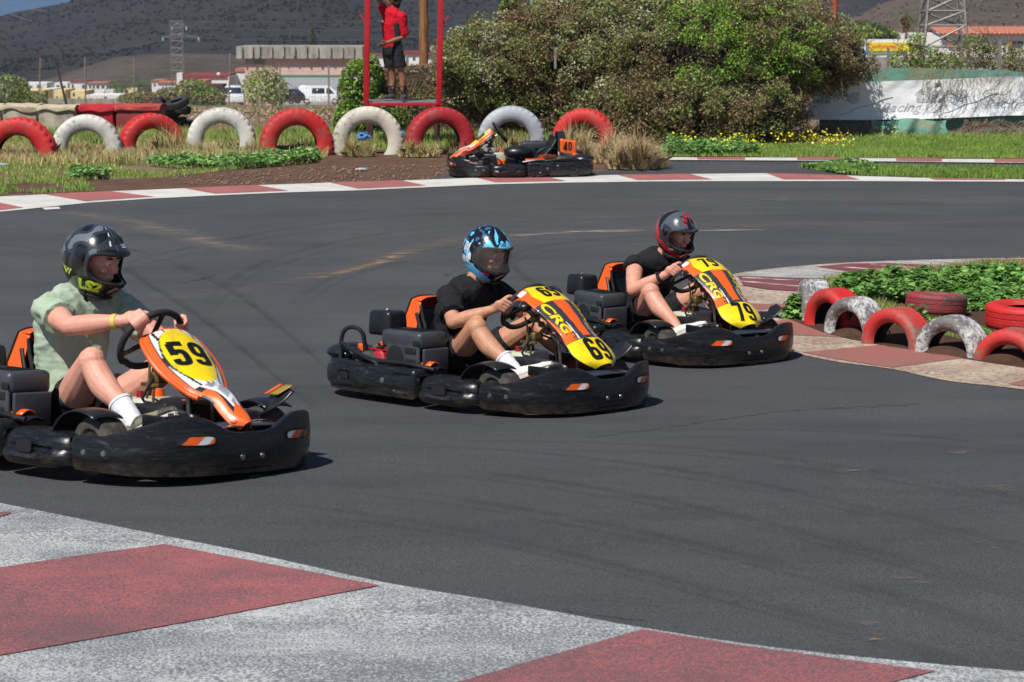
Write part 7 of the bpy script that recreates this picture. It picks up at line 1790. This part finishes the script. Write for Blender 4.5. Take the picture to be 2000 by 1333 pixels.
def x59(t, J):
    wristband(t, J, 're', pm('yellow_band', srgb(214, 196, 90), None, 5, .5), .022, .0335, 'wristband', .12)
    hd = V(J['head']); mb = MB(); mb.tube([hd+V((.01, -.075, -.13)), hd+V((-.01, -.06, -.175)), hd+V((.0, -.045, -.20))], [.007, .009, .006], 6); mb.build('chin_strap', KD, t)
driver(KARTS['59'], 'driver in a sage green T-shirt and dark helmet with lime lettering, steering kart 59', SK1, SAGE, DSHORT, J59, .55, hp59,
       dict(texts=[('LS2', -66, -.098, .052, 1.25, LY, .06, .25), ('LS2', 8, .088, .014, 1.4, LW, .02, 0), ('V/', -118, -.062, .03, 1.6, LY, .04, .3)], peak=True, scale=1.05), SHG, SOCKW, sleeve_r=.080, kk=1.06, belly=1.15, extra=x59)
driver(KARTS['69'], 'driver in a black T-shirt and light blue helmet with a clear visor, steering kart 69', SK2, BLKSH, DSHORT, J69, .78, hp69,
       dict(visor=(glassy(), 0, .010, -.082, .066), texts=[('04', -112, .022, .055, .9, LW, .05, .2), ('BRRR', -112, -.048, .038, .7, LW, .04, .1), ('LS2', -55, -.102, .022, 1.6, LP, .03, .2), ('LS2', -10, .078, .014, 1.5, LK, .02, 0)], scale=1.05), SHW, SOCKW, sleeve_r=.084, laces=KC)
def x79(t, J):
    o, a, d = wristband(t, J, 're', pm('watch_strap', srgb(24, 24, 26), None, 5, .6), .026, .036, 'watch', .16)
    s = d.cross(V((0, 0, 1))).normalized(); mb = MB(); mb.box(a+V((0, -.02, .030)), (.034, .034, .012), bev=.004); mb.build('watch_face', KC, o)
driver(KARTS['79'], 'driver in a black sleeveless shirt and red and grey helmet, steering kart 79', SK3, BLKSH, DSHORT, J79, .18, hp79,
       dict(texts=[('LS2', -62, -.085, .014, 1.3, LW, .03, .2), ('LS2', 2, .083, .014, 1.5, LK, .02, 0)], scale=1.04), SHW, None, sleeve_r=.082, kk=1.08, extra=x79)

# ---- person on the platform
def marshal():
    Yb = YP+.30; base = P(778, 199, Yb); base.z = zt_ + .0; base.z = P(706, 201.5, YP).z+.021
    t = empty('person', base, 0, 'person in a red shirt standing on the red platform, one arm raised', 'person')
    s_ = 1.0; q = lambda px, py, dy=0: P(px, py, Yb)+V((0, dy, 0))-base
    HH = 1.0
    f = V((-.80, -.58, -.12)).normalized(); u = V((-.08, 0, 1)); la = V((.72, -.66, 0)).normalized()*1   # la: towards the left shoulder (right in the picture)
    pel = q(766, 92); wst = q(765, 72); chs = q(764, 48); shl = q(766, 27); nk = q(768, 15); hd = q(765, -3); lat = V((.80, -.55, 0)).normalized()
    rs, ls = q(752, 28, .10), q(786, 33, -.08); re_, rw = q(742, 3, .05), q(727, -28, -.1); le, lw = q(790, 72, -.04), q(757, 84, -.26)
    b = MB(); rows_of_ell(b, [(pel, .150, .105, lat), (wst, .130, .095, lat), (chs, .155, .105, lat), (shl, .150, .080, lat), (nk-V((0, 0, .02)), .06, .055, lat)]); limb(b, [nk-V((0, 0, .06)), nk, hd], [.06, .054, .05]); hq = head_into(b, hd, f, u)
    limb(b, [rs, rs.lerp(re_, .5), re_], [.055, .048, .038]); limb(b, [re_, re_.lerp(rw, .4), rw], [.038, .038, .026]); limb(b, [ls, ls.lerp(le, .5), le], [.055, .048, .038]); limb(b, [le, le.lerp(lw, .4), lw], [.038, .036, .025])
    hand = lw+(lw-le).normalized()*.05; d = (lw-le).normalized(); d2 = (d+V((0, -.1, -.35))).normalized(); sd_ = V((0, -.35, .94)); b.ell(hand, (.050, .022, .040), 14, rot=Matrix((d, d.cross(sd_).normalized(), sd_)).transposed())
    for i, L_ in enumerate((.070, .078, .072, .058)):
        r0 = hand+d*.035+sd_*(.027-.018*i); limb(b, [r0-d*.02, r0+d*L_*.5, r0+d*L_*.8+d2*.015-sd_*.004*i], [.0095, .0088, .0075], 9, 4)
    limb(b, [hand-d*.02+sd_*.03, hand+sd_*.052+d*.012, hand+sd_*.060+d*.045], [.012, .011, .009], 9, 4)
    c = P(720, -30, YP)-base+V((0, -.045, 0)); gripping_hand(b, c, V((0, 0, 1)), rw, V((0, -1, 0)), rim=.030, side=1)
    for (kx, ky, ax, ay, hx, dy) in ((758, 134, 767, 182, 759, .06), (780, 132, 789, 182, 775, -.05)):
        hip, kn, an = q(hx, 100, dy), q(kx if False else (hx+ax)/2+1, 137, dy-.03), q(ax, 186, dy); limb(b, [hip, hip.lerp(kn, .5), kn], [.088, .078, .055]); limb(b, [kn, kn.lerp(an, .33)+V((.012, .015, 0)), kn.lerp(an, .7), an], [.052, .054, .040, .034])
        sock(t, an-V((0, 0, .02)), an+V((-.01, 0, .14)), pm('dark_sock', srgb(34, 34, 38), None, 20, .9), .040, .050)
        an2 = V((an.x, an.y, .085)); shoe(t, an2, an2+V((-.12 if ax < 780 else .0, -.16, 0)), V((0, 0, 1)), pm('brown_shoe', srgb(86, 66, 66), srgb(60, 50, 52), 12, .8), sole=pm('grey_sole', srgb(96, 90, 86), None, 9, .9), k=1.02, laces=KD)
    blobmesh('body', b, .0065, SK4, t, 2); face_bits(hq, f, u, t)
    RS = cloth('red_shirt', srgb(196, 20, 40), srgb(176, 16, 34)); sh = MB(); rows_of_ell(sh, [(q(766, 99), .158, .115, lat), (wst, .150, .112, lat), (chs, .172, .120, lat), (shl+V((0, 0, .0)), .172, .105, lat), (nk-V((0, 0, .03)), .09, .08, lat)])
    limb(sh, [rs.lerp(shl, .3), rs, rs.lerp(re_, .75)], [.07, .072, .070], caps=False); limb(sh, [ls.lerp(shl, .3), ls, ls.lerp(le, .5), ls.lerp(le, .93)], [.07, .074, .076, .078], caps=False); sh.ell(ls, (.074,)*3); sh.ell(rs, (.072,)*3)
    ts = blobmesh('t_shirt', sh, .009, RS, t, 3, .014)
    mb = MB(); sp = V((.62, -.78, 0)).normalized()
    def panel(i, j): a = R(-62+34*i); c0 = V(pel).lerp(chs, j*1.0-.12); rl, rd = .164+.01*j, .119; return c0+lat*math.sin(R(90)-a*-1)*0+(lat*math.cos(a)*rl+V((lat.y, -lat.x, 0))*-math.sin(a)*rd*-1)*1.035
    mb.grid(lambda i, j: (lambda c0, a: c0+lat*math.cos(a)*.176+V((-.55, -.80, 0)).normalized()*math.sin(a)*.128)(V(pel).lerp(chs, j*1.15-.1), R(-5+52*i)), 12, 14); mb.build('side_panel', cloth('dark_grey_cloth', srgb(48, 50, 56), srgb(40, 42, 46)), ts)
    lettering('chest_mark', 'SP', lambda x, y: chs+V((-.62, -.75, 0)).normalized()*.146+V((.76, -.6, 0)).normalized()*(x-.045)+V((0, 0, .045+y-.3*x)), LOGOW, ts, .03, 1.2, .03)
    st = MB(); rows_of_ell(st, [(q(766, 84), .150, .110, lat), (q(766, 104), .165, .122, lat)])
    for hx, ax, dy in ((759, 767, .06), (775, 789, -.05)): hip, kn = q(hx, 100, dy), q((hx+ax)/2+1, 137, dy-.03); limb(st, [hip, hip.lerp(kn, .45), hip.lerp(kn, .86)], [.100, .104, .106], caps=False)
    blobmesh('shorts', st, .009, DSHORT, t, 3, .010)
    hr = MB(); hr.ell(hd+V((.015, .02, .035)), (.105, .10, .105), 18); hr.ell(hd+V((.05, .02, -.05)), (.085, .09, .12), 16); hr.ell(hd+V((.07, .02, -.10)), (.06, .07, .07), 12)
    for i in range(60):
        a = rng.normal(size=3); a /= np.linalg.norm(a); p = hd+V((.035+.10*abs(a[0])*(1 if a[0] > -.3 else -.3), .02+.09*a[1], -.03+.11*a[2])); hr.ell(p, (.03, .03, .035), 8)
    blobmesh('hair', hr, .010, pm('dark_hair', srgb(40, 28, 22), srgb(62, 42, 30), 30, .7, bs=1.0, bscale=60, bd=.02, stretch=(1, 1, .3)), t, 1, .02, 20)
marshal()
# ================================================================== air between here and the hills
def haze():
    m = bpy.data.materials.new('haze'); m.use_nodes = True; n = m.node_tree.nodes; l = m.node_tree.links; n.remove(n['Principled BSDF'])
    v = n.new('ShaderNodeVolumePrincipled'); v.inputs['Color'].default_value = (0.72, 0.82, 1.0, 1); v.inputs['Density'].default_value = 0.00013; v.inputs['Anisotropy'].default_value = 0.2
    l.new(v.outputs[0], n['Material Output'].inputs['Volume'])
    mb = MB(); mb.box((0, 2000, 20), (6200, 8400, 480)); o = mb.build('haze', m, smooth=False); tag(o, kind='stuff'); o.visible_shadow = True
haze()
